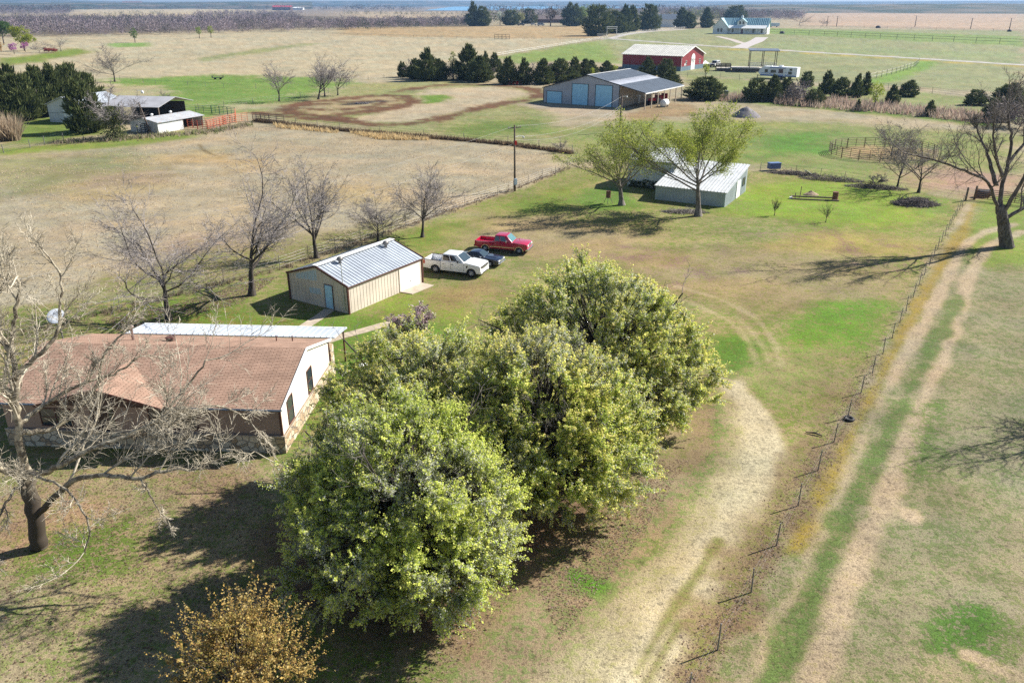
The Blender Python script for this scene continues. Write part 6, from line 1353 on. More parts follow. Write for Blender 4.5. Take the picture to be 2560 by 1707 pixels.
# flat trailer on the green paddock
ft = thing('flat_trailer', 'dark hay trailer standing on the bright green paddock', 'trailer', G(545, 199), .1)
MB().box(-3, 3, -1.1, 1.1, .8, 1.0).box(-3, -2.9, -1.1, 1.1, 1.0, 2.0).box(2.9, 3, -1.1, 1.1, 1.0, 2.0).box(-3, 3, 1.05, 1.12, 1.6, 1.8).build('bed', trim_black, ft)
for x in (-1.5, 1.5):
    for y in (-1.2, 1.2): MB().lathe([(.2, -.12), (.42, -.12), (.42, .12), (.2, .12)], (x, y, .42), 12, 'y').build('wheel', black_m, ft)
ft.scale = (.6, .6, .6)
# ---------------------------------------------------------------- fences, pens, poles
def split_line(P, step):
    out = []
    for i in range(len(P) - 1):
        a, b = Vector(P[i]), Vector(P[i + 1]); k = max(1, round((b - a).length / step))
        out += [a.lerp(b, j / k) for j in range(k)]
    return out + [Vector(P[-1])]
def fence(label, P, step=4.5, h=1.3, r=.035, wires=(.3, .6, .9, 1.2), wr=.010, post_m=None, wm=None, name='wire_fence', jit=.05, seed=1, pipe=False, pname='post', exact=False):
    t = thing(name, label, 'fence', (P[0][0], P[0][1], 0)); B = Vector((P[0][0], P[0][1], 0)); rnd = random.Random(seed)
    Q = [Vector((p[0], p[1], 0)) for p in P]; Q = Q if exact else split_line(Q, step); tops = []; protos = []
    Q = Q[:100]
    for i in range(4):
        hh = h * rnd.uniform(.96, 1.05); a = Vector((rnd.gauss(0, jit), rnd.gauss(0, jit), hh)); me = MB().tube([(0, 0, -.05), a], [r, r * .9], 6).build(pname, post_m or steel); protos.append((me.data, a / hh)); bpy.data.objects.remove(me)
    for i, p in enumerate(Q):
        d, ax = protos[rnd.randrange(4)]; o = bpy.data.objects.new(pname, d); COL.objects.link(o); o.parent = t; o.location = p - B; tops.append((p - B, ax))
    m = MB()
    for z in wires:
        pts = [p + ax * z for p, ax in tops]
        if pipe: m.tube(pts, wr, 6)
        else:
            for a, b in zip(pts[:-1], pts[1:]):
                mid = (a + b) / 2 - Vector((0, 0, .015)); m.tube([a, mid, b], wr, 4, False)
    m.build('rail' if pipe else 'wire', wm or wire_m, t); return t
g = lambda *L: [G(a, b) for a, b in L]
fence('rusty post wire fence running down along the lane with drifted leaves at its foot', g((1650, 1860), (1720, 1745), (1794, 1624), (1878, 1480), (1941, 1363), (1995, 1264), (2044.6, 1176), (2084.8, 1105), (2119, 1044), (2152, 983), (2180.5, 933), (2207, 885), (2230, 845), (2249, 807), (2265, 776), (2283, 743), (2297, 714), (2311, 688), (2323, 664), (2334, 643), (2344, 624), (2353, 606), (2362, 590), (2370, 575), (2377, 562), (2384, 550), (2391, 538), (2398, 526), (2405, 514), (2413, 502)), h=1.32, r=.036, exact=True, wires=(.4, .8, 1.2), wr=.0025, jit=.025)
fence('wire fence on thin posts between the yard and the hay meadow', g((-60, 860), (300, 772), (560, 706), (700, 673), (771, 648), (839, 626.5), (902, 605), (958, 586), (1015, 567), (1090, 541), (1162, 515), (1244, 489), (1320, 461), (1355, 447), (1388, 436), (1419, 418), (1440, 405)), step=5, h=1.35, r=.03, seed=2)
fence('wire fence along the dark grass line below the ploughed loops', g((640, 301), (740, 312), (850, 324), (950, 333), (1060, 342), (1160, 351), (1270, 360), (1430, 383), (1440, 405)), step=7, h=1.4, r=.05, wires=(.4, .8, 1.2), wr=.014, seed=3)
fence('wire fence crossing the green paddock behind the ploughed loops', g((345, 293), (430, 285), (560, 268), (700, 252), (800, 240), (860, 222), (880, 205), (960, 196), (1000, 190)), step=8, h=1.5, r=.06, wires=(.5, 1.0, 1.4), wr=.018, seed=4)
fence('old post fence crossing the bright green paddock', g((300, 200), (390, 212), (470, 214), (560, 220), (640, 222)), step=9, h=1.4, r=.06, wires=(1.2,), wr=.02, seed=5)
fence('wire fence across the beige meadow to the gate pines', g((680, 82), (860, 88), (1000, 92), (1180, 98), (1400, 101), (1500, 103)), step=14, h=1.6, r=.10, wires=(.8, 1.4), wr=.04, seed=6)
fence('white pipe fence along the green field up to the gate', g((1243, 142), (1340, 126), (1440, 109), (1520, 96)), step=8, h=1.7, r=.05, wires=(.8, 1.6), wr=.045, post_m=white_paint, wm=white_paint, name='pipe_fence', pipe=True, seed=7)
fence('white pipe fence beside the homestead gravel drive', g((1545, 92), (1600, 83), (1660, 77), (1710, 73), (1785, 67)), step=8, h=2.0, r=.07, wires=(1.0, 1.9), wr=.06, post_m=white_paint, wm=white_paint, name='pipe_fence', pipe=True, seed=8)
fence('dark rail fence crossing the pasture right of the farmhouse', g((1916, 84), (2060, 90), (2200, 97), (2330, 103), (2560, 113), (2700, 120)), step=15, h=3.4, r=.16, wires=(1.6, 3.2), wr=.10, post_m=wood_post, wm=wood_post, name='rail_fence', pipe=True, seed=9)
fence('wire fence running from the gravel road down the right pasture', g((2296, 160), (2284, 170), (2240, 184), (2190, 197), (2140, 208)), step=7, h=2.2, r=.09, wires=(1.0, 2.0), wr=.03, seed=10)
fence('wire fence behind the cedars of the rough strip', g((1800, 196), (1900, 207), (2000, 212), (2130, 218), (2220, 225), (2330, 235), (2430, 247), (2560, 262), (2680, 275)), step=11, h=1.8, r=.06, wires=(.6, 1.2, 1.7), wr=.02, seed=11)
fence('thin wire fence along the brush row beside the white barn', g((1900, 428), (1990, 437), (2050, 444), (2110, 452), (2200, 468), (2300, 480), (2413, 500)), step=6, h=1.4, r=.04, wires=(.5, .9, 1.3), seed=12)
fence('green mesh fence at the left edge below the white shed', g((-40, 390), (10, 383), (76, 370), (112, 362), (160, 352)), step=6, h=1.5, r=.08, wires=(.2, .5, .8, 1.1, 1.4), wr=.02, wm=M_plain('green_wire', (.05, .10, .05), .5), name='mesh_fence', seed=13)
fence('wire fence between hedge cedars and red barn', g((1760, 196), (1640, 186), (1560, 180)), step=8, h=1.6, r=.07, wires=(.6, 1.2), wr=.02, seed=14)
fence('fence line at the far edge of the tan field on the right', g((2000, 69), (2160, 72), (2340, 76), (2560, 82), (2700, 86)), step=24, h=2.5, r=.15, wires=(1.2, 2.2), wr=.06, seed=15)
# pipe panels of the cattle pens
def panels(label, P, h=1.6, n=6, m_=None, name='pipe_panel_pen', step=3.2, rr=.035, cat='pen'):
    t = thing(name, label, cat, (P[0][0], P[0][1], 0)); B = Vector((P[0][0], P[0][1], 0)); Q = split_line([Vector((p[0], p[1], 0)) for p in P], step)
    for a, b in zip(Q[:-1], Q[1:]):
        a = a - B; b = b - B; m = MB(); e = (b - a).normalized() * .06; a2, b2 = a + e, b - e; up = Vector((0, 0, 1))
        for i in range(n): z = .25 + (h - .25) * i / (n - 1); m.tube([a2 + up * z, b2 + up * z], rr, 6)
        for f in (0, .5, 1): p = a2.lerp(b2, f); m.tube([p + up * (.0 if f != .5 else .25), p + up * h], rr * 1.2, 6)
        m.build('panel', m_ or rust_steel, t)
    return t
rc = Vector((62.5, 136.2)); pen = [(rc.x + 8.6 * math.cos(a), rc.y + 7.4 * math.sin(a)) for a in np.linspace(0, 2 * math.pi, 17)]
panels('brown round pen of pipe panels beyond the bare trees', pen, 1.75, 6, M_plain('brown_pipe', (.115, .06, .045), .6), 'round_pen', 3.4, .035, 'pen')
red_pipe = M_plain('red_pipe', (.42, .09, .045), .6, var=.2)
panels('red pipe pen panels in front of the open shed bay', g((470, 322), (520, 326), (565, 312), (590, 306), (590, 292)), 1.8, 5, red_pipe, rr=.045)
panels('orange red pipe panels running right from the long shed', g((515, 318), (560, 312), (620, 303)), 1.8, 5, M_plain('orange_pipe', (.45, .16, .06), .6), rr=.045)
panels('grey pipe gate and panels at the meadow corner', g((632, 303), (674, 307), (712, 311)), 1.8, 5, wood_post, rr=.06)
panels('dark pipe panels left of the long shed', g((345, 336), (365, 332), (380, 340)), 1.8, 5, trim_black, rr=.06)
panels('green pipe panels behind the long shed', g((490, 286), (530, 284), (590, 290)), 1.8, 5, M_plain('green_pipe', (.08, .17, .12), .6), rr=.05)
panels('dark rails standing in the beige meadow', g((1236, 99), (1274, 99)), 3.2, 3, trim_black, 'pipe_rail', 6, .10, 'rail')
panels('rusty pipe gate at the lane end behind the massive bare tree', g((2436, 500), (2500, 507), (2570, 516)), 1.45, 6, rust_steel, 'pipe_gate', 3.5, .04, 'gate')
for px, py, lab in ((2413, 503, 'thick wooden gate post at the top of the lane fence'), (2435, 499, 'wooden gate post hinged to the rusty pipe gate')):
    t = thing('gate_post', lab, 'post', G(px, py)); MB().tube([(0, 0, 0), (.03, 0, 1.75)], [.14, .12], 8).lathe([(.12, 0), (.05, .05)], (.03, 0, 1.75), 8).build('shaft', wood_post, t)
# white gate frame on the homestead drive
gf = thing('homestead_gateway', 'tall white pipe gate frame over the homestead drive', 'gate', G(1529, 92), .25)
w_ = 24 * .5 / FOC * G(1529, 92).y; hh = HT(68, G(1529, 92))
MB().tube([(-w_, 0, 0), (-w_, 0, hh)], .16, 8).tube([(w_, 0, 0), (w_, 0, hh)], .16, 8).tube([(-w_ - .5, 0, hh), (w_ + .5, 0, hh)], .16, 8).tube([(-w_, 0, hh - 1.2), (w_, 0, hh - 1.2)], .1, 8).build('frame', white_paint, gf)
m = MB()
for z in (.6, 1.3, 2.0): m.tube([(-w_ - 8, 0, z), (-w_ - .2, 0, z)], .08, 6).tube([(w_ + .2, 0, z), (w_ + 6, 0, z)], .08, 6)
m.build('wing_rail', white_paint, gf)
# power poles and their lines
pole_m = M_bark('pole_wood', (.07, .05, .04), (.15, .115, .09), 4.)
def pole(label, P, h, arm=1.2, lean=(0, 0), extras=True, r=.15, ang=0., group='power poles'):
    t = thing('power_pole', label, 'pole', P, ang, group); top = Vector((lean[0], lean[1], h))
    MB().tube([(0, 0, -.1), top], [r, r * .7], 9).build('shaft', pole_m, t, True)
    if arm: 
        ca = MB().beam(top + Vector((-arm, 0, -.35)), top + Vector((arm, 0, -.35)), .1, .12).build('crossarm', wood_post, t)
        for x in (-arm * .9, arm * .9, arm * .35): MB().lathe([(.03, 0), (.06, .06), (.04, .16)], tuple(top + Vector((x, 0, -.28))), 8).build('insulator', M_plain('porcelain', (.4, .36, .33), .3), ca)
    return t, Vector(P) + top
p1 = G(1287, 478); p2 = G(1549, 331)
pa, ta = pole('dark wooden power pole with crossarm and meter box by the yard fence', p1, HT(313, p1) * 1.0, 1.0, (-.05, 0), ang=.5)
MB().box(-.2, .2, -.33, -.13, .9, 1.75).build('meter_box', M_plain('grey_blue_box', (.36, .44, .52), .5), pa, bevel=.02); MB().box(-.10, .18, -.25, -.12, 6.2, 6.75).build('switch_box', red_paint, pa)
m = MB().tube([(.1, 0, 7.2), (.75, .1, 7.35), (1.3, .1, 7.25)], .03, 6).lathe([(.06, -.25), (.14, -.1), (.12, .06), (.04, .1)], (1.35, .1, 7.15), 10); m.build('yard_lamp', M_plain('pale_lamp', (.6, .6, .58), .3), pa); MB().tube([(-.1, -.05, .2), (-.12, -.06, 6.3)], .03, 5).build('conduit', steel, pa)
pb, tb = pole('plain pale power pole rising behind the half bare leafing tree', p2, HT(238, p2), 0, (.1, 0), r=.22); MB().tube([(.1, 0, 6.8), (1.1, 0, 6.9)], .03, 5).lathe([(.05, 0), (.14, -.12), (.12, -.25)], (1.1, 0, 6.9), 8).build('yard_lamp', white_paint, pb)
line_m = M_plain('power_line_metal', (.36, .36, .35), .5)
def wire(label, A, B, sag, r=.018, m_=None):
    A, B = Vector(A), Vector(B); n_ = 18; pts = [A.lerp(B, i / n_) - Vector((0, 0, sag * 4 * (i / n_) * (1 - i / n_))) for i in range(n_ + 1)]
    o = MB().tube(pts, r, 5, False).build('power_line', m_ or line_m); tag(o, label, 'power line', 'power lines'); return o
wire('upper power line sagging between the two poles', ta + Vector((.4, .2, -.1)), tb + Vector((0, 0, -.25)), 1.3, .013); wire('middle power line sagging between the two poles', ta + Vector((.1, 0, -1.5)), tb + Vector((0, 0, -1.9)), 1.4, .013); wire('lowest power line sagging between the two poles', ta + Vector((.1, 0, -1.9)), tb + Vector((0, 0, -2.2)), 1.9, .012)
wire('upper power line crossing the hay meadow to the left of the pole', ta + Vector((-.4, -.2, -.2)), PY(-60, 645, 62), 1.2, .010); wire('lower power line crossing the hay meadow to the left of the pole', ta + Vector((0, 0, -2.4)), PY(-60, 720, 58), 1.2, .010)
p3 = G(378, 335); pc, tc = pole('leaning power pole with a lamp left of the long shed', p3, HT(257, p3), .0, (-1.6, .4), r=.17)
MB().tube([(-1.5, .4, 8.1), (-.4, .2, 8.1)], .04, 5).lathe([(.1, 0), (.3, -.2), (.25, -.5)], (-.4, .2, 8.1), 8).build('yard_lamp', white_paint, pc)
wire('upper dark line from the left edge to the leaning pole', tc + Vector((0, 0, -.2)), PY(-60, 258, 190), 2.0, .03, trim_black); wire('lower dark line from the left edge to the leaning pole', tc + Vector((0, 0, -1.2)), PY(-60, 280, 175), 2.0, .03, trim_black)
for px, py, top, lab in ((2287, 68, 40, 'dark power pole on the far tan field, second from the right edge but one'), (2426, 73, 46, 'power pole on the far tan field between two others'), (2523, 75, 46, 'power pole on the far tan field nearest the right edge'), (2067, 66, 41, 'power pole beside the small round bare tree on the tan field'), (2091, 67, 41, 'power pole just right of the one at the small round tree'), (1779, 62, 27, 'power pole behind the left wing of the farmhouse')):
    P = G(px, py); pole(lab, P, HT(top, P), 3.0, r=.4)

# ---------------------------------------------------------------- small things about the yard
def drum(m, x, y, z0, r, h): return m.lathe([(r, z0), (r * 1.03, z0 + .02), (r, z0 + .04), (r, z0 + h * .33), (r * 1.03, z0 + h * .35), (r, z0 + h * .37), (r, z0 + h * .66), (r * 1.03, z0 + h * .68), (r, z0 + h * .7), (r, z0 + h - .03), (r * 1.03, z0 + h), (r * .95, z0 + h - .01)], (x, y, 0), 20)
P = G(1520, 509); t = thing('feeder_barrel', 'brown game feeder barrel on tripod legs by the leafing tree', 'feeder', P); drum(MB(), 0, 0, .75, .30, .85).build('barrel', rust_steel, t)
for a in (.3, 2.4, 4.5): MB().tube([(.24 * math.cos(a), .24 * math.sin(a), .95), (.62 * math.cos(a), .62 * math.sin(a), 0)], .03, 6).build('leg', steel, t)
MB().tube([(0, 0, 1.6), (0, 0, 1.95)], .02, 5).build('antenna', steel, t)
P = G(2087, 500); t = thing('rusty_barrel', 'rusty steel burn barrel on the lawn by the garden plot', 'barrel', P); drum(MB(), 0, 0, 0, .36, 1.05).build('drum', rust_steel, t, False); MB().lathe([(.34, .9), (.33, 1.03)], (0, 0, 0), 18).build('ash', dark_in, t)
def heap(name, label, cat, P, rx, ry, h, mat, seed, n=26, rot=0., rough=.25):
    t = thing(name, label, cat, P, rot); r_, a_ = np.meshgrid(np.linspace(0, 1, 12), np.linspace(0, 2 * np.pi, n, endpoint=False), indexing='ij')
    X, Y = r_ * np.cos(a_) * rx, r_ * np.sin(a_) * ry; nz = fbm(X / (rx * .3) + seed, Y / (ry * .3), seed, 4)
    Z = h * np.clip(1 - r_, 0, 1) ** .9 * (1 - rough + 2 * rough * nz) - .03 * (r_ > .98); V = np.stack([X.ravel(), Y.ravel(), Z.ravel()], 1)
    i = np.arange(11)[:, None] * n; j = np.arange(n)[None, :]; F_ = np.stack([i + j, i + n + j, i + n + (j + 1) % n, i + (j + 1) % n], -1).reshape(-1, 4)
    mesh_np('pile', V, F_, mat, t, None, True); return t
gravel_m = M_plain('grey_gravel', (.19, .175, .18), .95, var=.35, scale=4, bump=.8, fine=20.)
heap('gravel_pile', 'pointed grey gravel heap on the reddish soil', 'gravel pile', G(1864, 292), 3.4, 3.0, 2.4, gravel_m, 3)
def brush(name, label, cat, P, rx, ry, h, n, seed, mat, L=1.4, rot=0.):
    """a heap of cut sticks"""
    t = thing(name, label, cat, P, rot); rng = np.random.default_rng(seed); a = rng.random(n) * 6.283; r = np.sqrt(rng.random(n))
    c = np.stack([r * np.cos(a) * rx, r * np.sin(a) * ry, rng.random(n) * h * (1.02 - r ** 2)], 1); d = rng.normal(size=(n, 3)) * (1, 1, .28); d /= np.linalg.norm(d, axis=1, keepdims=True); l = L * (.4 + rng.random((n, 1)))
    p0, p1 = c - d * l / 2, c + d * l / 2; p0[:, 2] = np.maximum(p0[:, 2], .02); p1[:, 2] = np.maximum(p1[:, 2], .02)
    V, F_ = frustums(np.concatenate([p0, p1, np.full((n, 1), .022), np.full((n, 1), .012)], 1), 4); mesh_np('sticks', V, F_, mat, t); return t
stick = M_bark('dead_sticks', (.09, .075, .07), (.24, .205, .19))
brush('brush_pile', 'low oval heap of dark cut branches on the green lawn', 'brush pile', G(2288, 511), 2.7, 1.5, .9, 900, 4, stick)
brush('brush_pile', 'scatter of pruned sticks at the foot of the lime leafing tree', 'brush pile', G(1712, 531), 2.6, .8, .35, 260, 5, twig_grey)
for i, (px, py, rx, ry, h, lab) in enumerate(((2080, 451, 4.5, 1.3, 1.0, 'long brush row of dead branches along the fence right of the white barn'), (2190, 470, 4.0, 1.5, .8, 'brush heap around the broken stub tree'), (1985, 436, 3.6, 1.0, .8, 'brush and junk heap beside the blue box'))):
    brush('brush_pile', lab, 'brush pile', G(px, py), rx, ry * .8, h * .7, 420, 20 + i, stick, 1.2, -.35)
t = thing('blue_tote', 'blue crate lying on the brush row right of the white barn', 'crate', G(1934, 426), .2); MB().box(-.9, .9, -.5, .5, .25, 1.1).build('body', M_plain('blue_plastic', (.08, .12, .26), .5), t, bevel=.05); MB().box(-.95, .95, -.55, .55, 1.1, 1.18).build('lid', M_plain('blue_plastic_lid', (.10, .16, .32), .5), t, bevel=.02)
t = thing('white_board', 'pale broken board leaning on the brush row', 'board', G(2018, 440), .6); MB().beam((-.6, 0, .9), (.7, 0, .25), .5, .05).beam((-.3, .3, .8), (.6, .3, .2), .2, .05).build('plank', white_paint, t)
t = thing('garden_plot', 'old garden plot edged with timbers and two posts on the lawn', 'garden bed', G(2030, 497), -.2); m = MB().box(-2.6, 3.2, -.95, -.8, 0, .15).box(-2.6, -2.45, -.8, .9, 0, .15).box(-2.45, 3.2, .75, .9, 0, .15); m.build('edging', wood_post, t)
MB().tube([(-1.5, .3, 0), (-1.45, .3, 1.5)], .05, 6).build('post', wood_post, t); MB().tube([(-2.2, -.5, 0), (-2.2, -.5, .8)], .06, 6).build('post', wood_post, t); MB().box(-2.9, -2.6, -.6, -.3, 0, .22).build('block', white_paint, t)
heap('weed_heap', 'small tan heap of pulled weeds in the garden plot', 'weed heap', G(2027, 487), 1.1, .7, .5, M_plain('dry_weed', (.30, .22, .15), .95, var=.4, scale=5, bump=.8), 7)
t = thing('hay_bale', 'dark round hay bale lying by the rusty pipe gate', 'hay bale', G(2457, 493), .1); MB().lathe([(.1, -.9), (.45, -.88), (.52, -.75), (.52, .75), (.45, .88), (.1, .9)], (0, 0, .5), 20, 'x').build('bale', M_plain('dark_hay', (.06, .065, .07), .95, var=.3, scale=6, bump=.6), t, True)
t = thing('utility_box', 'grey utility pedestal on the rough strip left of the cedars', 'utility box', G(1814, 246), 0); MB().box(-.5, .5, -.4, .4, 0, 2.0).box(-.7, .9, 1.3, 2.3, 0, .6).build('body', M_plain('grey_cabinet', (.25, .28, .30), .5), t, bevel=.05)
for px, py, s, lab in ((2195, 71, 2.6, 'dark round hay feeder on the far field right of the farmhouse'), (2523, 80, 2.0, 'dark bale feeder at the far power pole near the right edge'), (1955, 85, 2.2, 'dark trough at the pasture rail fence')):
    t = thing('hay_feeder', lab, 'feeder', G(px, py), 0); MB().lathe([(s * .9, 0), (s, s * .35), (s * .8, s * .75), (s * .3, s * .95)], (0, 0, 0), 14).build('drum', trim_black, t)
t = thing('fire_ring', 'grey ash heap and stones in the middle of the inner ploughed loop', 'ash heap', G(905, 260), 0); m = MB(); rnd = random.Random(3)
for i in range(16): a = i * .393; m.box(1.6 * math.cos(a) - .2, 1.6 * math.cos(a) + .2, 1.0 * math.sin(a) - .15, 1.0 * math.sin(a) + .15, 0, rnd.uniform(.15, .4))
m.build('stones', gravel_m, t, bevel=.05)
t = thing('fallen_branch', 'short dark branch lying on the fence line grass', 'branch', G(2036, 1087), -.5); MB().tube([(-.5, 0, .05), (0, .05, .12), (.45, 0, .06)], [.03, .06, .03], 6).tube([(0, .05, .12), (.2, .3, .2)], [.03, .01], 5).build('wood', bark_dark, t)
t = thing('old_tyre', 'black tyre scrap at the foot of a fence post', 'tyre', G(2122, 1049), 0); MB().lathe([(.18, .0), (.30, .0), (.33, .06), (.30, .14), (.18, .14), (.16, .07)], (0, 0, 0), 18).build('ring', black_m, t, True)

# ---------------------------------------------------------------- growth nobody could count
def scatter_poly(rng, px, n):
    P = [(v.x, v.y) for v in g(*px)]; xs = [p[0] for p in P]; ys = [p[1] for p in P]; out = []
    while sum(map(len, out)) < n:
        x = rng.uniform(min(xs), max(xs), n); y = rng.uniform(min(ys), max(ys), n); out.append(np.stack([x, y], 1)[in_poly(x, y, P) > 0])
    return np.vstack(out)[:n]
def tufts(name, label, pts, h, w, cols, seed, blades=5, cat='grass'):
    rng = np.random.default_rng(seed); n = len(pts); idx = np.repeat(np.arange(n), blades); m = len(idx); hs = h * (.5 + rng.random(n))[idx] * (.6 + .6 * rng.random(m))
    b = np.zeros((m, 3)); b[:, :2] = pts[idx] + rng.normal(size=(m, 2)) * w * .35; a = rng.random(m) * 6.283; t = np.stack([np.cos(a), np.sin(a), np.zeros(m)], 1) * (w * .16); ln = rng.normal(size=(m, 3)) * (.32, .32, 0); ln[:, 2] = 1
    tip = b + ln * hs[:, None]; mid = b + ln * hs[:, None] * .55
    V = np.stack([b - t, b + t, mid + t * .8 + ln * 0, tip], 1).reshape(-1, 3); lc = np.array(cols); c = lc[rng.integers(0, len(lc), n)][idx] * (.7 + .6 * rng.random((m, 1)))
    o = mesh_np(name, V, np.arange(4 * m).reshape(-1, 4), leaf_m, None, np.repeat(c, 4, 0)); tag(o, label, cat, kind='stuff'); return o
rng = np.random.default_rng(99); DRY = [(.34, .275, .19), (.30, .235, .17), (.38, .30, .17), (.25, .20, .14)]
MEAD = [(0, 400), (340, 372), (500, 346), (640, 312), (850, 332), (1270, 366), (1420, 390), (1400, 428), (1320, 460), (1015, 566), (700, 676), (430, 738), (0, 760)]
pm = scatter_poly(rng, MEAD, 60000); kk = vnoise(pm[:, 0] / 4.5, pm[:, 1] / 4.5, 6) + .4 * vnoise(pm[:, 0] / 1.3, pm[:, 1] / 1.3, 9); pm = pm[kk > .62]
tufts('meadow_grass', 'dry tan bunch grass of the hay meadow', pm[:7000], .16, .22, [(.56, .46, .34), (.52, .43, .32), (.60, .49, .32)], 1, 4)
def along(px, n, wd): 
    P = np.array([(v.x, v.y) for v in g(*px)]); L = np.r_[0, np.cumsum(np.linalg.norm(np.diff(P, axis=0), axis=1))]; t = rng.random(n) * L[-1]
    return np.stack([np.interp(t, L, P[:, 0]), np.interp(t, L, P[:, 1])], 1) + rng.normal(size=(n, 2)) * wd
tufts('dark_grass', 'strip of dark dead grass along the meadow fence', along([(640, 303), (850, 327), (1060, 344), (1270, 362), (1430, 385)], 1700, .35), .6, .35, [(.12, .085, .06), (.17, .12, .075), (.22, .16, .10)], 2, 5)
tufts('golden_grass', 'golden bluestem in front of the dark grass strip', np.vstack([scatter_poly(rng, [(870, 332), (1000, 340), (1090, 352), (950, 350)], 500), scatter_poly(rng, [(680, 312), (840, 328), (850, 336), (690, 320)], 260)]), .6, .4, [(.56, .42, .22), (.60, .47, .26)], 3, 4)
tufts('dry_weeds', 'tall dry brown weeds on the rough strip among the cedars', np.vstack([scatter_poly(rng, [(1940, 245), (2060, 250), (2200, 262), (2340, 275), (2480, 290), (2470, 312), (2330, 296), (2180, 282), (2040, 272), (1930, 262)], 1500), scatter_poly(rng, [(1790, 240), (1990, 232), (2000, 256), (1800, 256)], 500)]), 1.4, .5, [(.40, .28, .22), (.30, .24, .20), (.40, .32, .25)], 4, 4)
tufts('cane_grass', 'clump of pale cane grass at the left edge below the cedars', scatter_poly(rng, [(-20, 345), (44, 342), (48, 352), (-20, 356)], 700), 3.2, .6, [(.46, .36, .25), (.40, .32, .23)], 5, 4)
tufts('fence_weeds', 'dry weeds along the yard fence', along([(0, 852), (300, 774), (700, 674), (902, 605), (1162, 515), (1320, 461), (1420, 420)], 750, .40), .32, .22, [(.26, .20, .15), (.20, .16, .12), (.32, .25, .17)], 6, 4)
tufts('lane_weeds', 'dead weeds at the foot of the lane fence', along([(1720, 1745), (1878, 1480), (1995, 1264), (2119, 1044), (2207, 885), (2311, 688), (2413, 502)], 260, .16), .13, .12, [(.24, .19, .15), (.30, .24, .17), (.16, .18, .07)], 7, 4)
tufts('shed_weeds', 'dry weeds along the long shed and ivy grown tree', along([(150, 358), (240, 352), (300, 350), (400, 340), (520, 332), (620, 312)], 800, 1.3), .55, .45, [(.40, .33, .24), (.34, .28, .20), (.20, .22, .09)], 8, 4)
def leaves(name, label, pts, cols, size, seed):
    r = np.random.default_rng(seed); n = len(pts); Pz = np.concatenate([pts, .012 + .03 * r.random((n, 1))], 1); lc = np.array(cols); c = lc[r.integers(0, len(lc), n)] * (.6 + .7 * r.random((n, 1)))
    V, F_, cc = leaf_quads(r, Pz, size, c, .3, .7, None); V[:, 2] = np.abs(V[:, 2] - Pz.repeat(4, 0)[:, 2]) * .35 + .012; o = mesh_np(name, V, F_, leaf_m, None, cc); tag(o, label, 'leaves', kind='stuff')
LIT = [(.26, .175, .12), (.34, .25, .19), (.20, .13, .09), (.40, .31, .25)]
leaves('fallen_leaves', 'fallen brown leaves below the sycamore and round the orange leafed tree', np.vstack([scatter_poly(rng, [(0, 1180), (640, 1160), (700, 1280), (640, 1480), (300, 1707), (0, 1707)], 9000), scatter_poly(rng, [(640, 1300), (1000, 1250), (1300, 1480), (1100, 1707), (760, 1707)], 5000)]), LIT, .10, 1)
leaves('fallen_leaves', 'fallen leaves drifted along the lane fence and the drive edge', np.vstack([along([(1680, 1740), (1860, 1480), (1985, 1264), (2109, 1044), (2200, 880)], 5500, .55), scatter_poly(rng, [(1330, 1440), (1640, 1150), (1720, 1150), (1600, 1350), (1400, 1600)], 4500)]), LIT, .09, 2)
leaves('fallen_leaves', 'red brown leaf litter behind the house and round the pecans', scatter_poly(rng, [(250, 800), (440, 760), (640, 700), (700, 690), (600, 760), (300, 830)], 5000), LIT, .16, 3)
# the bare creek woods far off
def woods(name, label, polys, n, h, seed, cols, quads=95, cat='woods', wide=1.):
    r = np.random.default_rng(seed); pts = np.vstack([scatter_poly(r, p, max(1, int(n * f))) for p, f in polys]); n = len(pts); hs = h * (.6 + .7 * r.random(n)); idx = np.repeat(np.arange(n), quads); m = len(idx)
    u = r.normal(size=(m, 3)); u /= np.linalg.norm(u, axis=1, keepdims=True); rad = r.random(m) ** .4; c = np.zeros((m, 3)); c[:, :2] = pts[idx]
    P = c + u * rad[:, None] * np.stack([hs[idx] * .42 * wide, hs[idx] * .42 * wide, hs[idx] * .46], 1) + np.stack([np.zeros(m), np.zeros(m), hs[idx] * .52], 1); P[:, 2] = np.maximum(P[:, 2], .3)
    D = u * .9 + np.array([0, 0, .45]); lc = np.array(cols); tone = (.85 + .3 * r.random(n)); col = lc[r.integers(0, len(lc), n)][idx] * tone[idx, None] * (.75 + .5 * r.random((m, 1)))
    V, F_, cc = leaf_quads(r, P, hs[idx] * .14 * wide ** .5, col, .3, .30, D); o = mesh_np(name, V, F_, needle_m, None, cc); tag(o, label, cat, kind='stuff'); return o
PUR = [(.25, .205, .225), (.29, .24, .255), (.21, .175, .195), (.26, .215, .205), (.15, .14, .125)]
woods('creek_woods', 'band of bare purple grey woods along the creek beyond the meadow', [([(-60, 93), (200, 92), (500, 86), (860, 78), (860, 66), (600, 58), (300, 62), (-60, 70)], .42), ([(-60, 70), (300, 62), (600, 58), (760, 56), (740, 46), (480, 50), (200, 52), (-60, 52)], .26), ([(860, 76), (1180, 66), (1180, 60), (860, 64)], .14), ([(-60, 40), (180, 38), (170, 31), (-60, 31)], .08), ([(480, 46), (700, 44), (760, 36), (600, 34), (500, 38)], .10)], 2300, 9.5, 1, PUR)
woods('far_woods', 'line of bare woods behind the farmhouse and along the far tan field', [([(1180, 48), (1500, 44), (1800, 40), (1780, 32), (1180, 38)], .26), ([(1790, 52), (2000, 52), (2010, 44), (1880, 40), (1780, 44)], .2), ([(2000, 33), (2560, 25), (2700, 25), (2700, 21), (2300, 22), (2000, 26)], .54)], 1300, 13, 2, PUR + [(.13, .125, .10)])
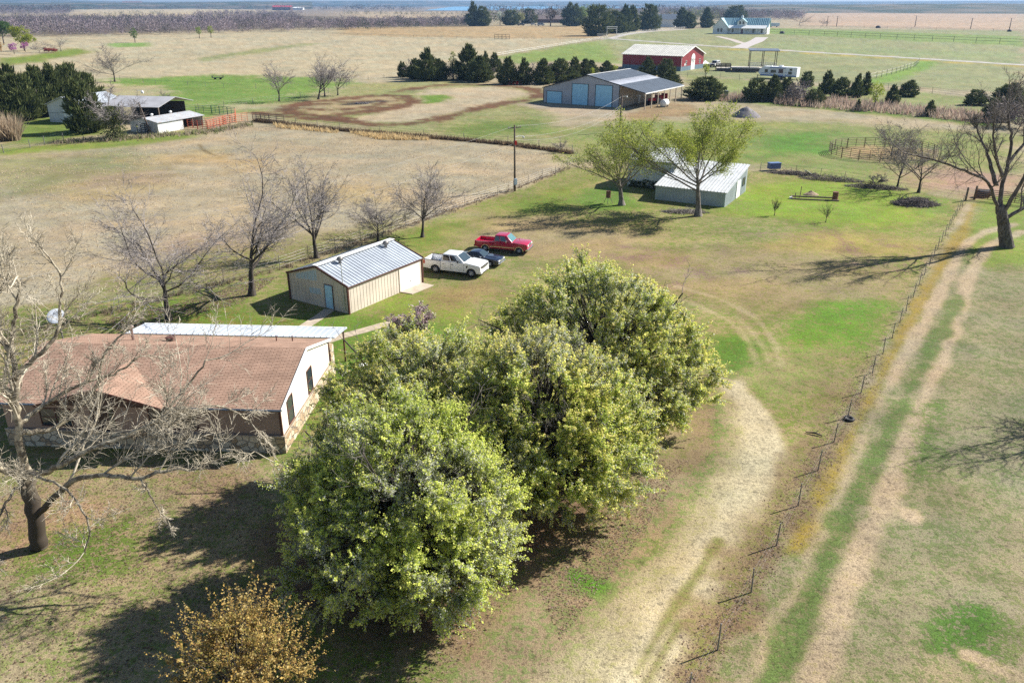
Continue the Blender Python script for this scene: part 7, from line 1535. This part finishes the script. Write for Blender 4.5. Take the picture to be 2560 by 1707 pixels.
woods('horizon_woods', 'far belts of bluish woodland below the horizon', [([(2000, 31), (2300, 27), (2600, 24), (2750, 24), (2750, 19), (2300, 20), (1990, 24)], .5), ([(-80, 36), (180, 34), (180, 29), (-80, 29)], .10), ([(-80, 28), (420, 25.5), (900, 30), (1060, 31), (1060, 26), (700, 24), (-80, 22.5)], .2), ([(1180, 42), (1700, 36), (1990, 30), (1990, 25), (1640, 27), (1180, 34)], .2)], 1500, 19, 12, [(.13, .115, .125), (.16, .135, .14), (.07, .08, .06), (.18, .15, .14)], 44, wide=2.0)
woods('homestead_grove', 'dense mixed grove of grey and green trees behind the homestead pines', [([(1190, 63), (1470, 60), (1800, 55), (1860, 52), (1860, 46), (1500, 50), (1190, 54)], 1.)], 170, 15, 14, [(.16, .15, .12), (.20, .18, .15), (.12, .14, .08), (.22, .24, .10), (.17, .14, .14)], 90, wide=1.3)
woods('cedar_scrub', 'dark cedar scrub dotted through the far country', [([(-60, 54), (240, 50), (420, 60), (300, 62), (-60, 58)], .30), ([(250, 38), (420, 37), (420, 39), (250, 40)], .10), ([(860, 36), (1150, 38), (1180, 44), (1000, 42), (850, 40)], .26), ([(860, 78), (1180, 68), (1180, 64), (860, 74)], .12), ([(2000, 28), (2700, 21), (2700, 19), (2100, 22)], .22)], 420, 9, 3, [(.035, .055, .03), (.05, .07, .035)], 40)
woods('far_scrub', 'distant dark tree cover under the hills', [([(-60, 30), (700, 27), (1060, 30), (1060, 21), (600, 20), (-60, 22)], .5), ([(1640, 24), (2000, 22), (2700, 19), (2700, 16.5), (2000, 17), (1650, 18)], .5)], 1500, 18, 4, [(.07, .085, .06), (.12, .105, .095), (.15, .12, .12)], 18)
woods('hedge_brush', 'grey leafless brush between the hedge cedars', [([(1015, 196), (1260, 204), (1300, 210), (1440, 208), (1440, 202), (1280, 200), (1040, 190)], .7), ([(1975, 252), (2020, 258), (2010, 264), (1960, 258)], .1), ([(2480, 306), (2560, 312), (2620, 330), (2480, 318)], .2)], 60, 5.2, 5, [(.19, .16, .15), (.24, .20, .19)], 150)

# ---------------------------------------------------------------- the air
hz = MB().box(-12700, 12700, -12700, 12700, -1.2, 120).build('haze', bpy.data.materials.new('air')); tag(hz, 'thin blue haze over the country', 'haze', kind='stuff')
am = hz.data.materials[0]; am.use_nodes = True; am.node_tree.nodes.clear(); o_ = am.node_tree.nodes.new('ShaderNodeOutputMaterial'); v_ = am.node_tree.nodes.new('ShaderNodeVolumePrincipled')
v_.inputs['Color'].default_value = (.32, .58, 1.0, 1); v_.inputs['Density'].default_value = .00008; v_.inputs['Anisotropy'].default_value = .2
am.node_tree.links.new(v_.outputs[0], o_.inputs['Volume'])
